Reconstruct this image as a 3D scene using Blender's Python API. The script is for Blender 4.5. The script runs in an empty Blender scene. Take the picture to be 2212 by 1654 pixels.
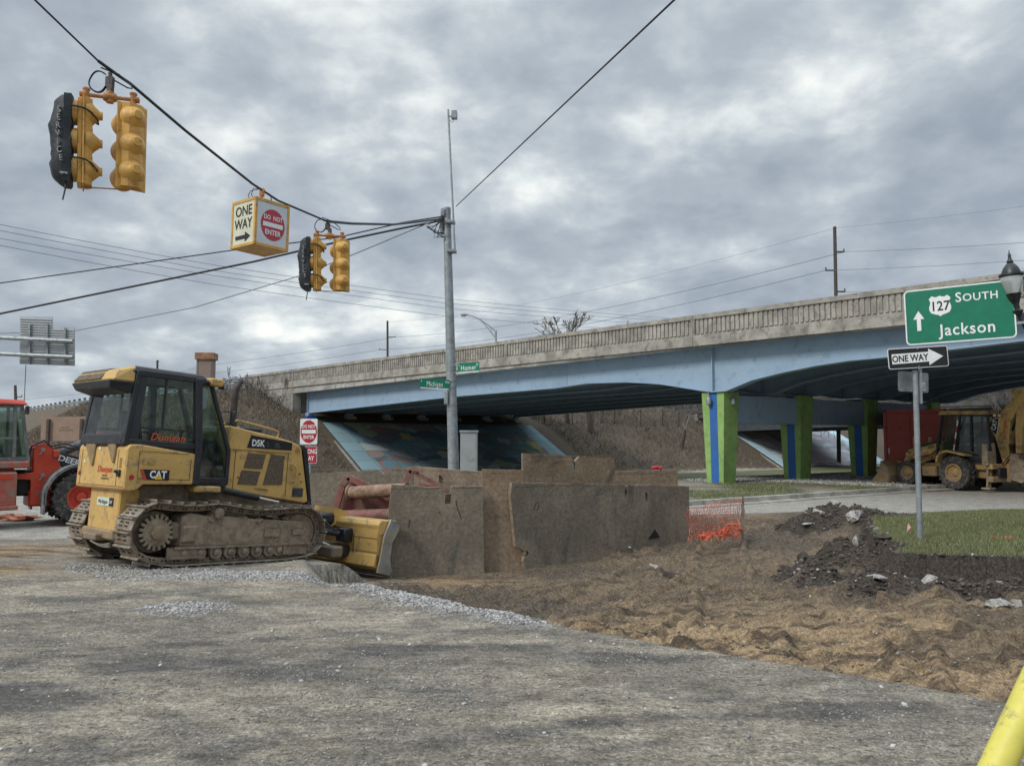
import bpy, bmesh, math, random
import numpy as np
from math import radians, sin, cos, pi, sqrt, atan2
from mathutils import Vector, Matrix
scene = bpy.context.scene
# ---------------------------------------------------------------- camera, sky, sun, exposure
EYE = 1.8
PITCH = math.atan((948-827)/1660.)
cam_d = bpy.data.cameras.new('camera'); cam = bpy.data.objects.new('camera', cam_d)
scene.collection.objects.link(cam)
cam.location = (0, 0, EYE); cam.rotation_euler = (pi/2+PITCH, 0, 0)
cam_d.sensor_width = 36; cam_d.lens = 36*1660/2212.; cam_d.clip_end = 3000; cam_d.clip_start = .05
scene.camera = cam
scene.view_settings.view_transform = 'Standard'; scene.view_settings.look = 'None'
scene.view_settings.exposure = 0.55; scene.view_settings.gamma = 1
SUN_EL, SUN_AZ = radians(40), radians(-128)      # azimuth from +Y towards +X
world = bpy.data.worlds.new('World'); scene.world = world; world.use_nodes = True
wn = world.node_tree.nodes; wl = world.node_tree.links; wn.clear()
def N(nt, typ, **kw):
    n = nt.nodes.new(typ)
    for k, v in kw.items():
        if k.startswith('i_'):
            n.inputs[k[2:].replace('_', ' ')].default_value = v
        else: setattr(n, k, v)
    return n
def build_world():
    nt = world.node_tree; L = nt.links.new
    out = N(nt, 'ShaderNodeOutputWorld'); bg = N(nt, 'ShaderNodeBackground'); bg.inputs[1].default_value = .1
    L(bg.outputs[0], out.inputs[0])
    sky = N(nt, 'ShaderNodeTexSky', sky_type='NISHITA'); sky.sun_disc = False
    sky.sun_elevation = SUN_EL; sky.sun_rotation = SUN_AZ
    tc = N(nt, 'ShaderNodeTexCoord'); sep = N(nt, 'ShaderNodeSeparateXYZ'); L(tc.outputs['Generated'], sep.inputs[0])
    zz = N(nt, 'ShaderNodeMath', operation='MAXIMUM'); L(sep.outputs[2], zz.inputs[0]); zz.inputs[1].default_value = 0
    za = N(nt, 'ShaderNodeMath', operation='ADD'); L(zz.outputs[0], za.inputs[0]); za.inputs[1].default_value = .34
    dx = N(nt, 'ShaderNodeMath', operation='DIVIDE'); L(sep.outputs[0], dx.inputs[0]); L(za.outputs[0], dx.inputs[1])
    dy = N(nt, 'ShaderNodeMath', operation='DIVIDE'); L(sep.outputs[1], dy.inputs[0]); L(za.outputs[0], dy.inputs[1])
    cmb = N(nt, 'ShaderNodeCombineXYZ'); L(dx.outputs[0], cmb.inputs[0]); L(dy.outputs[0], cmb.inputs[1])
    def noise(sc, det, ro, dist, off):
        mp = N(nt, 'ShaderNodeMapping'); L(cmb.outputs[0], mp.inputs[0]); mp.inputs['Location'].default_value = off
        n = N(nt, 'ShaderNodeTexNoise'); n.inputs['Scale'].default_value = sc; n.inputs['Detail'].default_value = det
        n.inputs['Roughness'].default_value = ro; n.inputs['Distortion'].default_value = dist
        L(mp.outputs[0], n.inputs['Vector']); return n.outputs[0]
    a = noise(2.6, 11, .52, .12, (3.1, 1.7, 0)); b = noise(7.0, 9, .56, .25, (7.3, 2.2, 3)); c = noise(1.1, 4, .5, 0, (1.3, 9.2, 5))
    m1 = N(nt, 'ShaderNodeMath', operation='MULTIPLY'); L(a, m1.inputs[0]); m1.inputs[1].default_value = .54
    m2 = N(nt, 'ShaderNodeMath', operation='MULTIPLY_ADD'); L(b, m2.inputs[0]); m2.inputs[1].default_value = .24; L(m1.outputs[0], m2.inputs[2])
    m3 = N(nt, 'ShaderNodeMath', operation='MULTIPLY_ADD'); L(c, m3.inputs[0]); m3.inputs[1].default_value = .24; L(m2.outputs[0], m3.inputs[2])
    # thin cloud round the hidden sun: brighter gaps there
    nrm = N(nt, 'ShaderNodeVectorMath', operation='DOT_PRODUCT'); L(tc.outputs['Generated'], nrm.inputs[0])
    d0 = Vector((-.10, .93, .36)).normalized(); nrm.inputs[1].default_value = d0
    sr = N(nt, 'ShaderNodeMapRange'); L(nrm.outputs['Value'], sr.inputs[0]); sr.inputs[1].default_value = .84; sr.inputs[2].default_value = 1
    sr.inputs[3].default_value = 0; sr.inputs[4].default_value = .06
    m4 = N(nt, 'ShaderNodeMath', operation='ADD'); L(m3.outputs[0], m4.inputs[0]); L(sr.outputs[0], m4.inputs[1])
    cr = N(nt, 'ShaderNodeValToRGB'); L(m4.outputs[0], cr.inputs[0]); e = cr.color_ramp.elements
    e[0].position = .38; e[0].color = (.27, .315, .38, 1); e[1].position = .68; e[1].color = (.98, 1.0, .95, 1)
    for p, col in ((.465, (.335, .385, .45, 1)), (.54, (.43, .485, .545, 1)), (.585, (.54, .595, .635, 1)), (.63, (.74, .79, .80, 1))):
        x = e.new(p); x.color = col
    # zenith of an overcast sky is brighter than its rim
    zr = N(nt, 'ShaderNodeMapRange'); L(sep.outputs[2], zr.inputs[0]); zr.inputs[1].default_value = .5; zr.inputs[2].default_value = .95
    zr.inputs[3].default_value = 7.2; zr.inputs[4].default_value = 27.
    sc = N(nt, 'ShaderNodeVectorMath', operation='SCALE'); L(cr.outputs[0], sc.inputs[0]); L(zr.outputs[0], sc.inputs['Scale'])
    mx = N(nt, 'ShaderNodeMix', data_type='RGBA'); mx.inputs[0].default_value = .97
    L(sky.outputs[0], mx.inputs[6]); L(sc.outputs[0], mx.inputs[7]); L(mx.outputs[2], bg.inputs[0])
build_world()
sun_d = bpy.data.lights.new('sun', 'SUN'); sun = bpy.data.objects.new('sun', sun_d); scene.collection.objects.link(sun)
sun_d.energy = 1.5; sun_d.angle = radians(16); sun_d.color = (1, .96, .9)
sv = Vector((sin(SUN_AZ)*cos(SUN_EL), cos(SUN_AZ)*cos(SUN_EL), sin(SUN_EL)))
sun.rotation_euler = sv.to_track_quat('Z', 'Y').to_euler()

# ---------------------------------------------------------------- measuring helpers
_c, _s = cos(PITCH), sin(PITCH)
def ray(px, py):
    a = (px-1106)/1660.; b = -(py-827)/1660.
    return Vector((a, _c-b*_s, _s+b*_c))
def G(px, py, z=0.):
    d = ray(px, py); return Vector((0, 0, EYE))+d*((z-EYE)/d.z)
def D(px, py, Y):
    d = ray(px, py); return Vector((0, 0, EYE))+d*(Y/d.y)
P1 = Vector((7.9, 29.9, 0)); SD = Vector((.697, -.717, 0)); UD = Vector((.83, .56, 0))
def SU(s, u, z=0.): return P1+SD*s+UD*u+Vector((0, 0, z))
_NN = Vector((-UD.y, UD.x, 0)); _SS = Vector((-SD.y, SD.x, 0))
def toSU(x, y):
    dx = x-P1.x; dy = y-P1.y; det = SD.x*UD.y-SD.y*UD.x
    return (dx*UD.y-dy*UD.x)/det, (SD.x*dy-SD.y*dx)/det
def FP(px, py, u=0.):
    d = ray(px, py); o = Vector((0, 0, EYE))
    # plane through P1+u*UD containing SD and z
    n = Vector((SD.y, -SD.x, 0)); p = P1+UD*u
    t = n.dot(p-o)/n.dot(d); q = o+d*t
    s = (q-p).dot(SD)/SD.dot(SD); return s, q.z

# ---------------------------------------------------------------- object helpers
col = scene.collection
def tag(o, label=None, cat=None, group=None, kind=None):
    if label: o['label'] = label
    if cat: o['category'] = cat
    if group: o['group'] = group
    if kind: o['kind'] = kind
    return o
def thing(name, label, cat, loc=(0, 0, 0), rz=0., group=None, rot=None):
    o = bpy.data.objects.new(name, None); col.objects.link(o); o.location = loc
    o.rotation_euler = rot if rot is not None else (0, 0, rz); o.empty_display_size = .2
    return tag(o, label, cat, group)
def link(name, me, mats, parent=None):
    o = bpy.data.objects.new(name, me); col.objects.link(o)
    for m in (mats if isinstance(mats, (list, tuple)) else [mats]): me.materials.append(m)
    if parent is not None: o.parent = parent
    return o
def copy_tree(o, parent=None):
    c = o.copy(); col.objects.link(c); c.parent = parent
    for ch in [x for x in o.children]: copy_tree(ch, c)
    return c
def basis(z, x=None):
    z = Vector(z).normalized()
    a = Vector((0, 0, 1)) if abs(z.z) < .95 else Vector((1, 0, 0))
    if x is not None: a = None; xx = Vector(x).normalized()
    else: xx = a.cross(z).normalized()
    return xx, z.cross(xx).normalized(), z
class MB:
    def __init__(s): s.bm = bmesh.new(); s.mi = 0
    def _fin(s, faces, bevel):
        if bevel:
            es = list({e for f in faces for e in f.edges})
            r = bmesh.ops.bevel(s.bm, geom=es, offset=bevel, segments=1, affect='EDGES', profile=.5)
            if s.mi:
                for f in r['faces']: f.material_index = s.mi
    def hull8(s, v, bevel=0):
        vs = [s.bm.verts.new(p) for p in v]
        fs = [s.bm.faces.new([vs[i] for i in q]) for q in ((0, 3, 2, 1), (4, 5, 6, 7), (0, 1, 5, 4), (1, 2, 6, 5), (2, 3, 7, 6), (3, 0, 4, 7))]
        for f in fs: f.material_index = s.mi
        s._fin(fs, bevel); return s
    def box(s, a, b, bevel=0, M=None):
        x0, y0, z0 = a; x1, y1, z1 = b
        if x0 > x1: x0, x1 = x1, x0
        if y0 > y1: y0, y1 = y1, y0
        if z0 > z1: z0, z1 = z1, z0
        v = [Vector(p) for p in ((x0, y0, z0), (x1, y0, z0), (x1, y1, z0), (x0, y1, z0), (x0, y0, z1), (x1, y0, z1), (x1, y1, z1), (x0, y1, z1))]
        if M: v = [M@p for p in v]
        return s.hull8(v, bevel)
    def bar(s, p, q, w, h, bevel=0, side=None):
        p = Vector(p); q = Vector(q); x, y, z = basis(q-p, side)
        v = [p-x*w/2-y*h/2, p+x*w/2-y*h/2, p+x*w/2+y*h/2, p-x*w/2+y*h/2]
        v += [a+(q-p) for a in v]; return s.hull8(v, bevel)
    def ex(s, prof, a, b, plane='xz', bevel=0):
        """extrude 2D profile between a and b along the missing axis"""
        def P(u, v, w):
            return {'xz': (u, w, v), 'xy': (u, v, w), 'yz': (w, u, v)}[plane]
        A = [s.bm.verts.new(P(u, v, a)) for u, v in prof]; B = [s.bm.verts.new(P(u, v, b)) for u, v in prof]
        n = len(prof); fs = [s.bm.faces.new(A), s.bm.faces.new(B[::-1])]
        for i in range(n): fs.append(s.bm.faces.new((A[i], B[i], B[(i+1) % n], A[(i+1) % n])))
        for f in fs: f.material_index = s.mi
        bmesh.ops.recalc_face_normals(s.bm, faces=fs)
        s._fin(fs, bevel); return s
    def loft(s, rings, closed=True, cap=True):
        R = [[s.bm.verts.new(p) for p in r] for r in rings]; n = len(R[0]); fs = []
        for i in range(len(R)-1):
            for j in range(n if closed else n-1):
                fs.append(s.bm.faces.new((R[i][j], R[i][(j+1) % n], R[i+1][(j+1) % n], R[i+1][j])))
        if cap and closed: fs += [s.bm.faces.new(R[0][::-1]), s.bm.faces.new(R[-1])]
        for f in fs: f.material_index = s.mi; f.smooth = True
        return s
    def tube(s, pts, r, n=8, cap=True):
        pts = [Vector(p) for p in pts]; rings = []
        rr = r if isinstance(r, (list, tuple)) else [r]*len(pts); px = None
        for i, p in enumerate(pts):
            t = (pts[min(i+1, len(pts)-1)]-pts[max(i-1, 0)])
            if t.length < 1e-9: t = Vector((0, 0, 1))
            t.normalize()
            if px is None: x, y, _ = basis(t)
            else:
                x = (px-t*px.dot(t)); x.normalize(); y = t.cross(x)
            px = x
            rings.append([p+(x*cos(2*pi*k/n)+y*sin(2*pi*k/n))*rr[i] for k in range(n)])
        return s.loft(rings, True, cap)
    def cyl(s, p, q, r, n=16, r2=None): return s.tube([p, q], [r, r if r2 is None else r2], n)
    def lathe(s, p, axis, prof, n=20, cap=True):
        """prof: (distance along axis, radius)"""
        p = Vector(p); x, y, z = basis(axis)
        return s.loft([[p+z*d+(x*cos(2*pi*k/n)+y*sin(2*pi*k/n))*max(r, 1e-4) for k in range(n)] for d, r in prof], True, cap)
    def poly(s, pts):
        f = s.bm.faces.new([s.bm.verts.new(p) for p in pts]); f.material_index = s.mi; return s
    def blob(s, c, r, seed=0, amp=.25, sub=2, sc=(1, 1, 1), rot=None):
        rnd = random.Random(seed); r0 = bmesh.ops.create_icosphere(s.bm, subdivisions=sub, radius=1)
        ph = [(rnd.uniform(0, 6), rnd.uniform(1.5, 4), Vector((rnd.gauss(0, 1), rnd.gauss(0, 1), rnd.gauss(0, 1))).normalized()) for _ in range(6)]
        R = rot or Matrix.Rotation(rnd.uniform(0, 6), 3, 'Z')
        for v in r0['verts']:
            d = sum(sin(a+f*v.co.dot(k)*2) for a, f, k in ph)/3
            q = v.co*(1+amp*d); v.co = Vector(c)+R@Vector((q.x*r*sc[0], q.y*r*sc[1], q.z*r*sc[2]))
        for f in {f for v in r0['verts'] for f in v.link_faces}: f.material_index = s.mi
        return s
    def build(s, name, mats, parent=None, smooth=None):
        me = bpy.data.meshes.new(name); s.bm.to_mesh(me); s.bm.free()
        if smooth:
            for p in me.polygons: p.use_smooth = True
        if any(p.use_smooth for p in me.polygons): me.set_sharp_from_angle(angle=radians(smooth if smooth and smooth > 1 else 38))
        return link(name, me, mats, parent)
def text(s, h, o, x, y, mat, name='lettering', parent=None, bold=.0, sx=1., shear=0., align='CENTER', depth=.001, sp=1.0):
    """text of cap height h, its centre (or left middle) at o, reading along x, upright along y"""
    c = bpy.data.curves.new(name, 'FONT'); c.body = s; c.size = h/.70; c.offset = bold*h; c.shear = shear
    c.align_x = align; c.extrude = depth; c.space_character = sp; c.resolution_u = 3
    t = bpy.data.objects.new(name, c); col.objects.link(t); bpy.context.view_layer.update()
    me = bpy.data.meshes.new_from_object(t); me.name = name; bpy.data.objects.remove(t); bpy.data.curves.remove(c)
    x = Vector(x).normalized(); y = Vector(y).normalized(); z = x.cross(y)
    M = Matrix((x*sx, y, z)).transposed().to_4x4(); M.translation = Vector(o)-y*h*.5
    me.transform(M)
    return link(name, me, mat, parent)

# ---------------------------------------------------------------- materials
def mat(name, c, rough=.6, metal=0., var=.12, vs=4., bump=0., bs=60., dirt=None, spec=.5, c2=None):
    """procedural surface: colour with mottling (c2, var, vs), optional dirt (colour, amount, scale, low z)"""
    m = bpy.data.materials.new(name); m.use_nodes = True; nt = m.node_tree; L = nt.links.new
    b = nt.nodes['Principled BSDF']; b.inputs['Roughness'].default_value = rough; b.inputs['Metallic'].default_value = metal
    b.inputs['Specular IOR Level'].default_value = spec
    tc = N(nt, 'ShaderNodeTexCoord')
    n = N(nt, 'ShaderNodeTexNoise'); n.inputs['Scale'].default_value = vs; n.inputs['Detail'].default_value = 8; n.inputs['Roughness'].default_value = .65
    L(tc.outputs['Object'], n.inputs['Vector'])
    mx = N(nt, 'ShaderNodeMix', data_type='RGBA')
    c2 = c2 or tuple(x*(1-var*1.6) for x in c[:3]); ca = tuple(min(1, x*(1+var)) for x in c[:3])
    mr = N(nt, 'ShaderNodeMapRange'); mr.inputs[1].default_value = .36; mr.inputs[2].default_value = .64; L(n.outputs[0], mr.inputs[0])
    L(mr.outputs[0], mx.inputs[0]); mx.inputs[6].default_value = (*c2, 1); mx.inputs[7].default_value = (*ca, 1); cur = mx.outputs[2]
    if dirt:
        dc, amt, ds = dirt[:3]
        d = N(nt, 'ShaderNodeTexNoise'); d.inputs['Scale'].default_value = ds; d.inputs['Detail'].default_value = 10; d.inputs['Roughness'].default_value = .7
        L(tc.outputs['Object'], d.inputs['Vector'])
        dr = N(nt, 'ShaderNodeMapRange'); dr.inputs[1].default_value = .72-amt*.5; dr.inputs[2].default_value = .86-amt*.5; L(d.outputs[0], dr.inputs[0])
        fac = dr.outputs[0]
        if len(dirt) > 3:            # mud thicker towards the bottom
            z0, z1 = dirt[3]; sp = N(nt, 'ShaderNodeSeparateXYZ'); L(tc.outputs['Object'], sp.inputs[0])
            ad = N(nt, 'ShaderNodeMath', operation='MULTIPLY_ADD'); L(d.outputs[0], ad.inputs[0]); ad.inputs[1].default_value = -(z1-z0)*1.6; L(sp.outputs[2], ad.inputs[2])
            zr = N(nt, 'ShaderNodeMapRange'); zr.inputs[1].default_value = z1-(z1-z0)*.8; zr.inputs[2].default_value = z0-(z1-z0)*.8
            L(ad.outputs[0], zr.inputs[0]); mxx = N(nt, 'ShaderNodeMath', operation='MAXIMUM'); L(zr.outputs[0], mxx.inputs[0]); L(fac, mxx.inputs[1]); fac = mxx.outputs[0]
        m2 = N(nt, 'ShaderNodeMix', data_type='RGBA'); L(fac, m2.inputs[0]); L(cur, m2.inputs[6]); m2.inputs[7].default_value = (*dc, 1); cur = m2.outputs[2]
        r2 = N(nt, 'ShaderNodeMapRange'); L(fac, r2.inputs[0]); r2.inputs[3].default_value = rough; r2.inputs[4].default_value = .9; L(r2.outputs[0], b.inputs['Roughness'])
    L(cur, b.inputs['Base Color'])
    if bump:
        n3 = N(nt, 'ShaderNodeTexNoise'); n3.inputs['Scale'].default_value = bs; n3.inputs['Detail'].default_value = 5; L(tc.outputs['Object'], n3.inputs['Vector'])
        bp = N(nt, 'ShaderNodeBump'); bp.inputs['Strength'].default_value = 1; bp.inputs['Distance'].default_value = bump; L(n3.outputs[0], bp.inputs['Height']); L(bp.outputs[0], b.inputs['Normal'])
    return m
def glass(name, tint=(.62, .70, .67), refl=.07):
    m = bpy.data.materials.new(name); m.use_nodes = True; nt = m.node_tree; L = nt.links.new; nt.nodes.clear()
    o = N(nt, 'ShaderNodeOutputMaterial'); t = N(nt, 'ShaderNodeBsdfTransparent'); t.inputs[0].default_value = (*tint, 1)
    g = N(nt, 'ShaderNodeBsdfGlossy'); g.inputs['Roughness'].default_value = .03; g.inputs[0].default_value = (1, 1, 1, 1)
    df = N(nt, 'ShaderNodeBsdfDiffuse'); df.inputs[0].default_value = (.25, .26, .24, 1)
    lw = N(nt, 'ShaderNodeLayerWeight'); lw.inputs[0].default_value = .5; fr = N(nt, 'ShaderNodeMath', operation='POWER'); L(lw.outputs['Facing'], fr.inputs[0]); fr.inputs[1].default_value = 5
    tc = N(nt, 'ShaderNodeTexCoord'); n = N(nt, 'ShaderNodeTexNoise'); n.inputs['Scale'].default_value = 6; n.inputs['Detail'].default_value = 6; L(tc.outputs['Object'], n.inputs['Vector'])
    mr = N(nt, 'ShaderNodeMapRange'); mr.inputs[1].default_value = .4; mr.inputs[2].default_value = .75; mr.inputs[3].default_value = .02; mr.inputs[4].default_value = .16; L(n.outputs[0], mr.inputs[0])
    m1 = N(nt, 'ShaderNodeMixShader'); L(mr.outputs[0], m1.inputs[0]); L(t.outputs[0], m1.inputs[1]); L(df.outputs[0], m1.inputs[2])
    ad = N(nt, 'ShaderNodeMath', operation='ADD'); L(fr.outputs[0], ad.inputs[0]); ad.inputs[1].default_value = refl-.04
    m2 = N(nt, 'ShaderNodeMixShader'); L(ad.outputs[0], m2.inputs[0]); L(m1.outputs[0], m2.inputs[1]); L(g.outputs[0], m2.inputs[2]); L(m2.outputs[0], o.inputs[0])
    return m
MUD = (.19, .15, .105)
Y_CAT = mat('yellow_paint', (.57, .36, .115), .45, var=.07, vs=3, dirt=(MUD, .38, 5), bump=.0006, bs=30)
Y_CATM = mat('muddy_yellow_paint', (.50, .32, .105), .5, var=.08, vs=3, dirt=(MUD, .50, 5, (.3, 1.2)))
TRACKM = mat('muddy_track_steel', (.27, .21, .145), .75, .0, var=.25, vs=9, dirt=((.15, .12, .09), .42, 14), bump=.004, bs=40, c2=(.18, .145, .105))
SHOE = mat('track_shoe_steel', (.33, .29, .24), .5, .35, var=.2, vs=8, dirt=((.21, .165, .115), .6, 7), bump=.002, bs=50)
FRAMEM = mat('mud_caked_frame', (.27, .21, .145), .85, 0, var=.22, vs=7, dirt=((.15, .12, .09), .40, 11), bump=.006, bs=22)
BLACK = mat('black_paint', (.022, .024, .028), .45, var=.2, vs=5, dirt=((.11, .10, .085), .28, 6))
RUBBER = mat('tyre_rubber', (.035, .034, .034), .85, var=.25, vs=8, dirt=((.13, .115, .095), .5, 9), bump=.003, bs=50)
GREY = mat('grey_steel', (.30, .31, .32), .45, .5, var=.15, vs=8)
CHROME = mat('chrome_rod', (.8, .8, .8), .12, 1, var=.03)
WHITE = mat('white_sheeting', (.78, .79, .78), .45, var=.05, vs=6)
BLK = mat('black_lettering', (.012, .012, .014), .5, var=.1)
REDS = mat('red_sheeting', (.42, .022, .035), .4, var=.1, vs=6)
REDL = mat('red_lettering', (.62, .09, .04), .5, var=.1)
GREENS = mat('green_sheeting', (.0, .165, .09), .4, var=.08, vs=4)
GALV = mat('galvanised_steel', (.27, .30, .31), .5, .3, var=.16, vs=5, bump=.0006, bs=60, dirt=((.20, .20, .19), .35, 3))
GLASS = glass('cab_glass'); GLASSG = glass('green_cab_glass', (.45, .60, .52), .12)
REDM = mat('red_orange_paint', (.55, .055, .022), .4, var=.1, vs=3, dirt=((.20, .12, .09), .38, 6))
REDD = mat('dusty_red_paint', (.42, .085, .055), .55, var=.15, vs=4, dirt=((.24, .17, .13), .55, 6))
YSIG = mat('signal_yellow', (.60, .335, .075), .5, var=.10, vs=6, dirt=((.30, .16, .04), .35, 8))
YSIGR = mat('rusty_signal_pipe', (.42, .18, .05), .6, var=.2, vs=9)
CLOTH = mat('black_nylon', (.012, .018, .022), .6, var=.3, vs=10, bump=.003, bs=30)
CONC = mat('weathered_concrete', (.33, .31, .27), .85, var=.22, vs=1.4, dirt=((.17, .155, .135), .42, 3.5), bump=.006, bs=12)
CONC2 = mat('patched_concrete', (.40, .39, .36), .85, var=.2, vs=.9, dirt=((.22, .205, .18), .45, 2.2), bump=.006, bs=10)
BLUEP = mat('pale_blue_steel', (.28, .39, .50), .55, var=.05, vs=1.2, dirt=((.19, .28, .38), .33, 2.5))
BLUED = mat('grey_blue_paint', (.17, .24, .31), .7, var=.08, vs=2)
GREENP = mat('lime_green_paint', (.25, .40, .12), .8, var=.10, vs=1.5, dirt=((.17, .27, .10), .40, 4), bump=.003, bs=20)
COBALT = mat('cobalt_blue_paint', (.025, .12, .36), .7, var=.08, vs=2, bump=.003, bs=20)
def mudsteel(name, base, dark, dust, seed):
    m = bpy.data.materials.new(name); m.use_nodes = True; nt = m.node_tree; L = nt.links.new; b = nt.nodes['Principled BSDF']; b.inputs['Roughness'].default_value = .8
    tc = N(nt, 'ShaderNodeTexCoord')
    def nz(sc, det, lo, hi, st=(1, 1, 1), ro=.6, ds=0):
        mp = N(nt, 'ShaderNodeMapping'); mp.inputs['Scale'].default_value = st; mp.inputs['Location'].default_value = (seed, seed*2, seed*.7); L(tc.outputs['Object'], mp.inputs[0])
        n = N(nt, 'ShaderNodeTexNoise'); n.inputs['Scale'].default_value = sc; n.inputs['Detail'].default_value = det; n.inputs['Roughness'].default_value = ro; n.inputs['Distortion'].default_value = ds; L(mp.outputs[0], n.inputs['Vector'])
        r = N(nt, 'ShaderNodeMapRange'); r.inputs[1].default_value = lo; r.inputs[2].default_value = hi; L(n.outputs[0], r.inputs[0]); return r.outputs[0], n.outputs[0]
    def mix(f, a, c):
        x = N(nt, 'ShaderNodeMix', data_type='RGBA'); L(f, x.inputs[0])
        for i, q in ((6, a), (7, c)):
            if isinstance(q, tuple): x.inputs[i].default_value = (*q, 1)
            else: L(q, x.inputs[i])
        return x.outputs[2]
    a, _ = nz(1.1, 9, .42, .58, ro=.66, ds=.6); st, _ = nz(2.2, 7, .50, .80, (2.2, 2.2, .6)); f, fr = nz(14, 8, .35, .65, ro=.7); sp, _ = nz(7, 7, .64, .70, (1, 1, 1.5), ds=1.5); dk, _ = nz(.9, 8, .54, .64, ro=.65, ds=1)
    c = mix(a, base, dust); c = mix(st, c, tuple(x*.72 for x in base)); c = mix(dk, c, dark); c = mix(sp, c, tuple(min(1, x*1.2) for x in dust))
    gm = N(nt, 'ShaderNodeMapRange'); L(f, gm.inputs[0]); gm.inputs[3].default_value = .68; gm.inputs[4].default_value = 1.25; sc = N(nt, 'ShaderNodeVectorMath', operation='SCALE'); L(c, sc.inputs[0]); L(gm.outputs[0], sc.inputs['Scale']); L(sc.outputs[0], b.inputs['Base Color'])
    bp = N(nt, 'ShaderNodeBump'); bp.inputs['Distance'].default_value = .012; L(fr, bp.inputs['Height']); L(bp.outputs[0], b.inputs['Normal']); return m
RUSTG = mudsteel('grey_mud_steel', (.155, .13, .098), (.085, .08, .07), (.225, .188, .138), 1.)
RUST = mudsteel('rusty_mud_steel', (.17, .125, .085), (.085, .07, .055), (.235, .18, .125), 4.)
RUST2 = mudsteel('brown_mud_steel', (.21, .15, .095), (.10, .073, .052), (.27, .20, .135), 8.)
PIPEM = mat('rusty_pipe', (.27, .175, .115), .7, .1, var=.25, vs=5, dirt=((.16, .10, .07), .45, 7))
REDRUST = mat('faded_red_steel', (.23, .085, .07), .75, 0, var=.25, vs=4, dirt=((.19, .14, .105), .5, 5))
WOOD = mat('weathered_wood', (.20, .175, .15), .9, var=.25, vs=6)
BARK = mat('bark', (.085, .068, .055), .95, var=.25, vs=6)
TWIG = mat('twigs', (.15, .13, .115), .95, var=.2, vs=6)
CABLE = mat('black_cable', (.012, .012, .014), .6, var=.1)
WIREG = mat('grey_wire', (.17, .185, .21), .6, var=.1)
ORANGE = mat('orange_netting', (.62, .12, .055), .6, var=.15, vs=5)
YPLAS = mat('yellow_plastic', (.60, .53, .10), .5, var=.08, vs=5, dirt=((.33, .29, .12), .36, 14))
# ---------------------------------------------------------------- terrain
_rs = np.random.RandomState(7); _tab = _rs.rand(256, 256)
def vnoise(x, y, f, o=0):
    x = x*f+o*17.3+300.5; y = y*f+o*9.1+300.5; xi = np.floor(x).astype(int); yi = np.floor(y).astype(int)
    fx = x-xi; fy = y-yi; fx = fx*fx*fx*(fx*(fx*6-15)+10); fy = fy*fy*fy*(fy*(fy*6-15)+10)
    a = _tab[xi & 255, yi & 255]; b = _tab[(xi+1) & 255, yi & 255]; c = _tab[xi & 255, (yi+1) & 255]; d = _tab[(xi+1) & 255, (yi+1) & 255]
    return (a*(1-fx)+b*fx)*(1-fy)+(c*(1-fx)+d*fx)*fy
def fbm(x, y, f, octv=4, o=0, g=.5):
    r = 0; a = 1; t = 0
    for i in range(octv):
        r = r+a*vnoise(x+i*3.7, y-i*5.1, f*2**i, o+i); t += a; a *= g
    return r/t
def sstep(a, b, x):
    t = np.clip((x-a)/(b-a), 0, 1); return t*t*(3-2*t)
def pdist(x, y, P, closed=False):
    d = np.full(x.shape, 1e9); n = len(P)
    for i in range(n if closed else n-1):
        a = P[i]; b = P[(i+1) % n]; ex, ey = b[0]-a[0], b[1]-a[1]
        t = np.clip(((x-a[0])*ex+(y-a[1])*ey)/(ex*ex+ey*ey), 0, 1)
        d = np.minimum(d, np.hypot(x-a[0]-t*ex, y-a[1]-t*ey))
    return d
def inside(x, y, P):
    c = np.zeros(x.shape, bool); n = len(P)
    for i in range(n):
        x0, y0 = P[i]; x1, y1 = P[(i+1) % n]
        if y0 == y1: continue
        c ^= ((y0 > y) != (y1 > y)) & (x < (x1-x0)*(y-y0)/(y1-y0)+x0)
    return c
def g2(px, py, z=0.): p = G(px, py, z); return (p.x, p.y)
PAVE_EDGE = [g2(690, 1252), g2(750, 1262), g2(830, 1283), g2(910, 1298), g2(1000, 1322), g2(1130, 1345), g2(1290, 1368), g2(1440, 1397), g2(1600, 1421), g2(1760, 1447), g2(1900, 1466), g2(2050, 1492), g2(2160, 1512), g2(2500, 1575), g2(3000, 1660)]
ISLE = [(5.55, 11.25), (6.2, 11.2), (6.9, 11.13), (7.6, 11.0), (9, 10.8), (12, 10.4), (19, 10.2), (19, 17.5), (11.6, 18.4), (9.2, 17.6), (7.6, 16.6), (6.5, 14.2), (5.75, 12.3)]
ROADNEAR = [g2(-900, 1150), g2(-300, 1150), g2(0, 1143), g2(150, 1150), g2(420, 1150), (-6.2, 17.6), (-4.5, 18.6), (-1, 19.3), (2, 19.4), (3.9, 18.6), g2(1600, 1109), g2(1700, 1107), g2(1850, 1113), g2(1950, 1118), g2(2100, 1108), g2(2212, 1103), g2(2700, 1088), g2(3200, 1080)]
def su2(s, u): p = SU(s, u); return (p.x, p.y)
CURB_S = 5.94
ROAD = ROADNEAR+[su2(CURB_S, 75), su2(CURB_S, -9.5), su2(3.0, -11), su2(1, -11.8), su2(-1.2, -10.8), su2(-2.5, -9), su2(-2.5, 90), su2(-14, 90), su2(-14, -14), su2(-9, -60), g2(-1500, 1085)]
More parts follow.
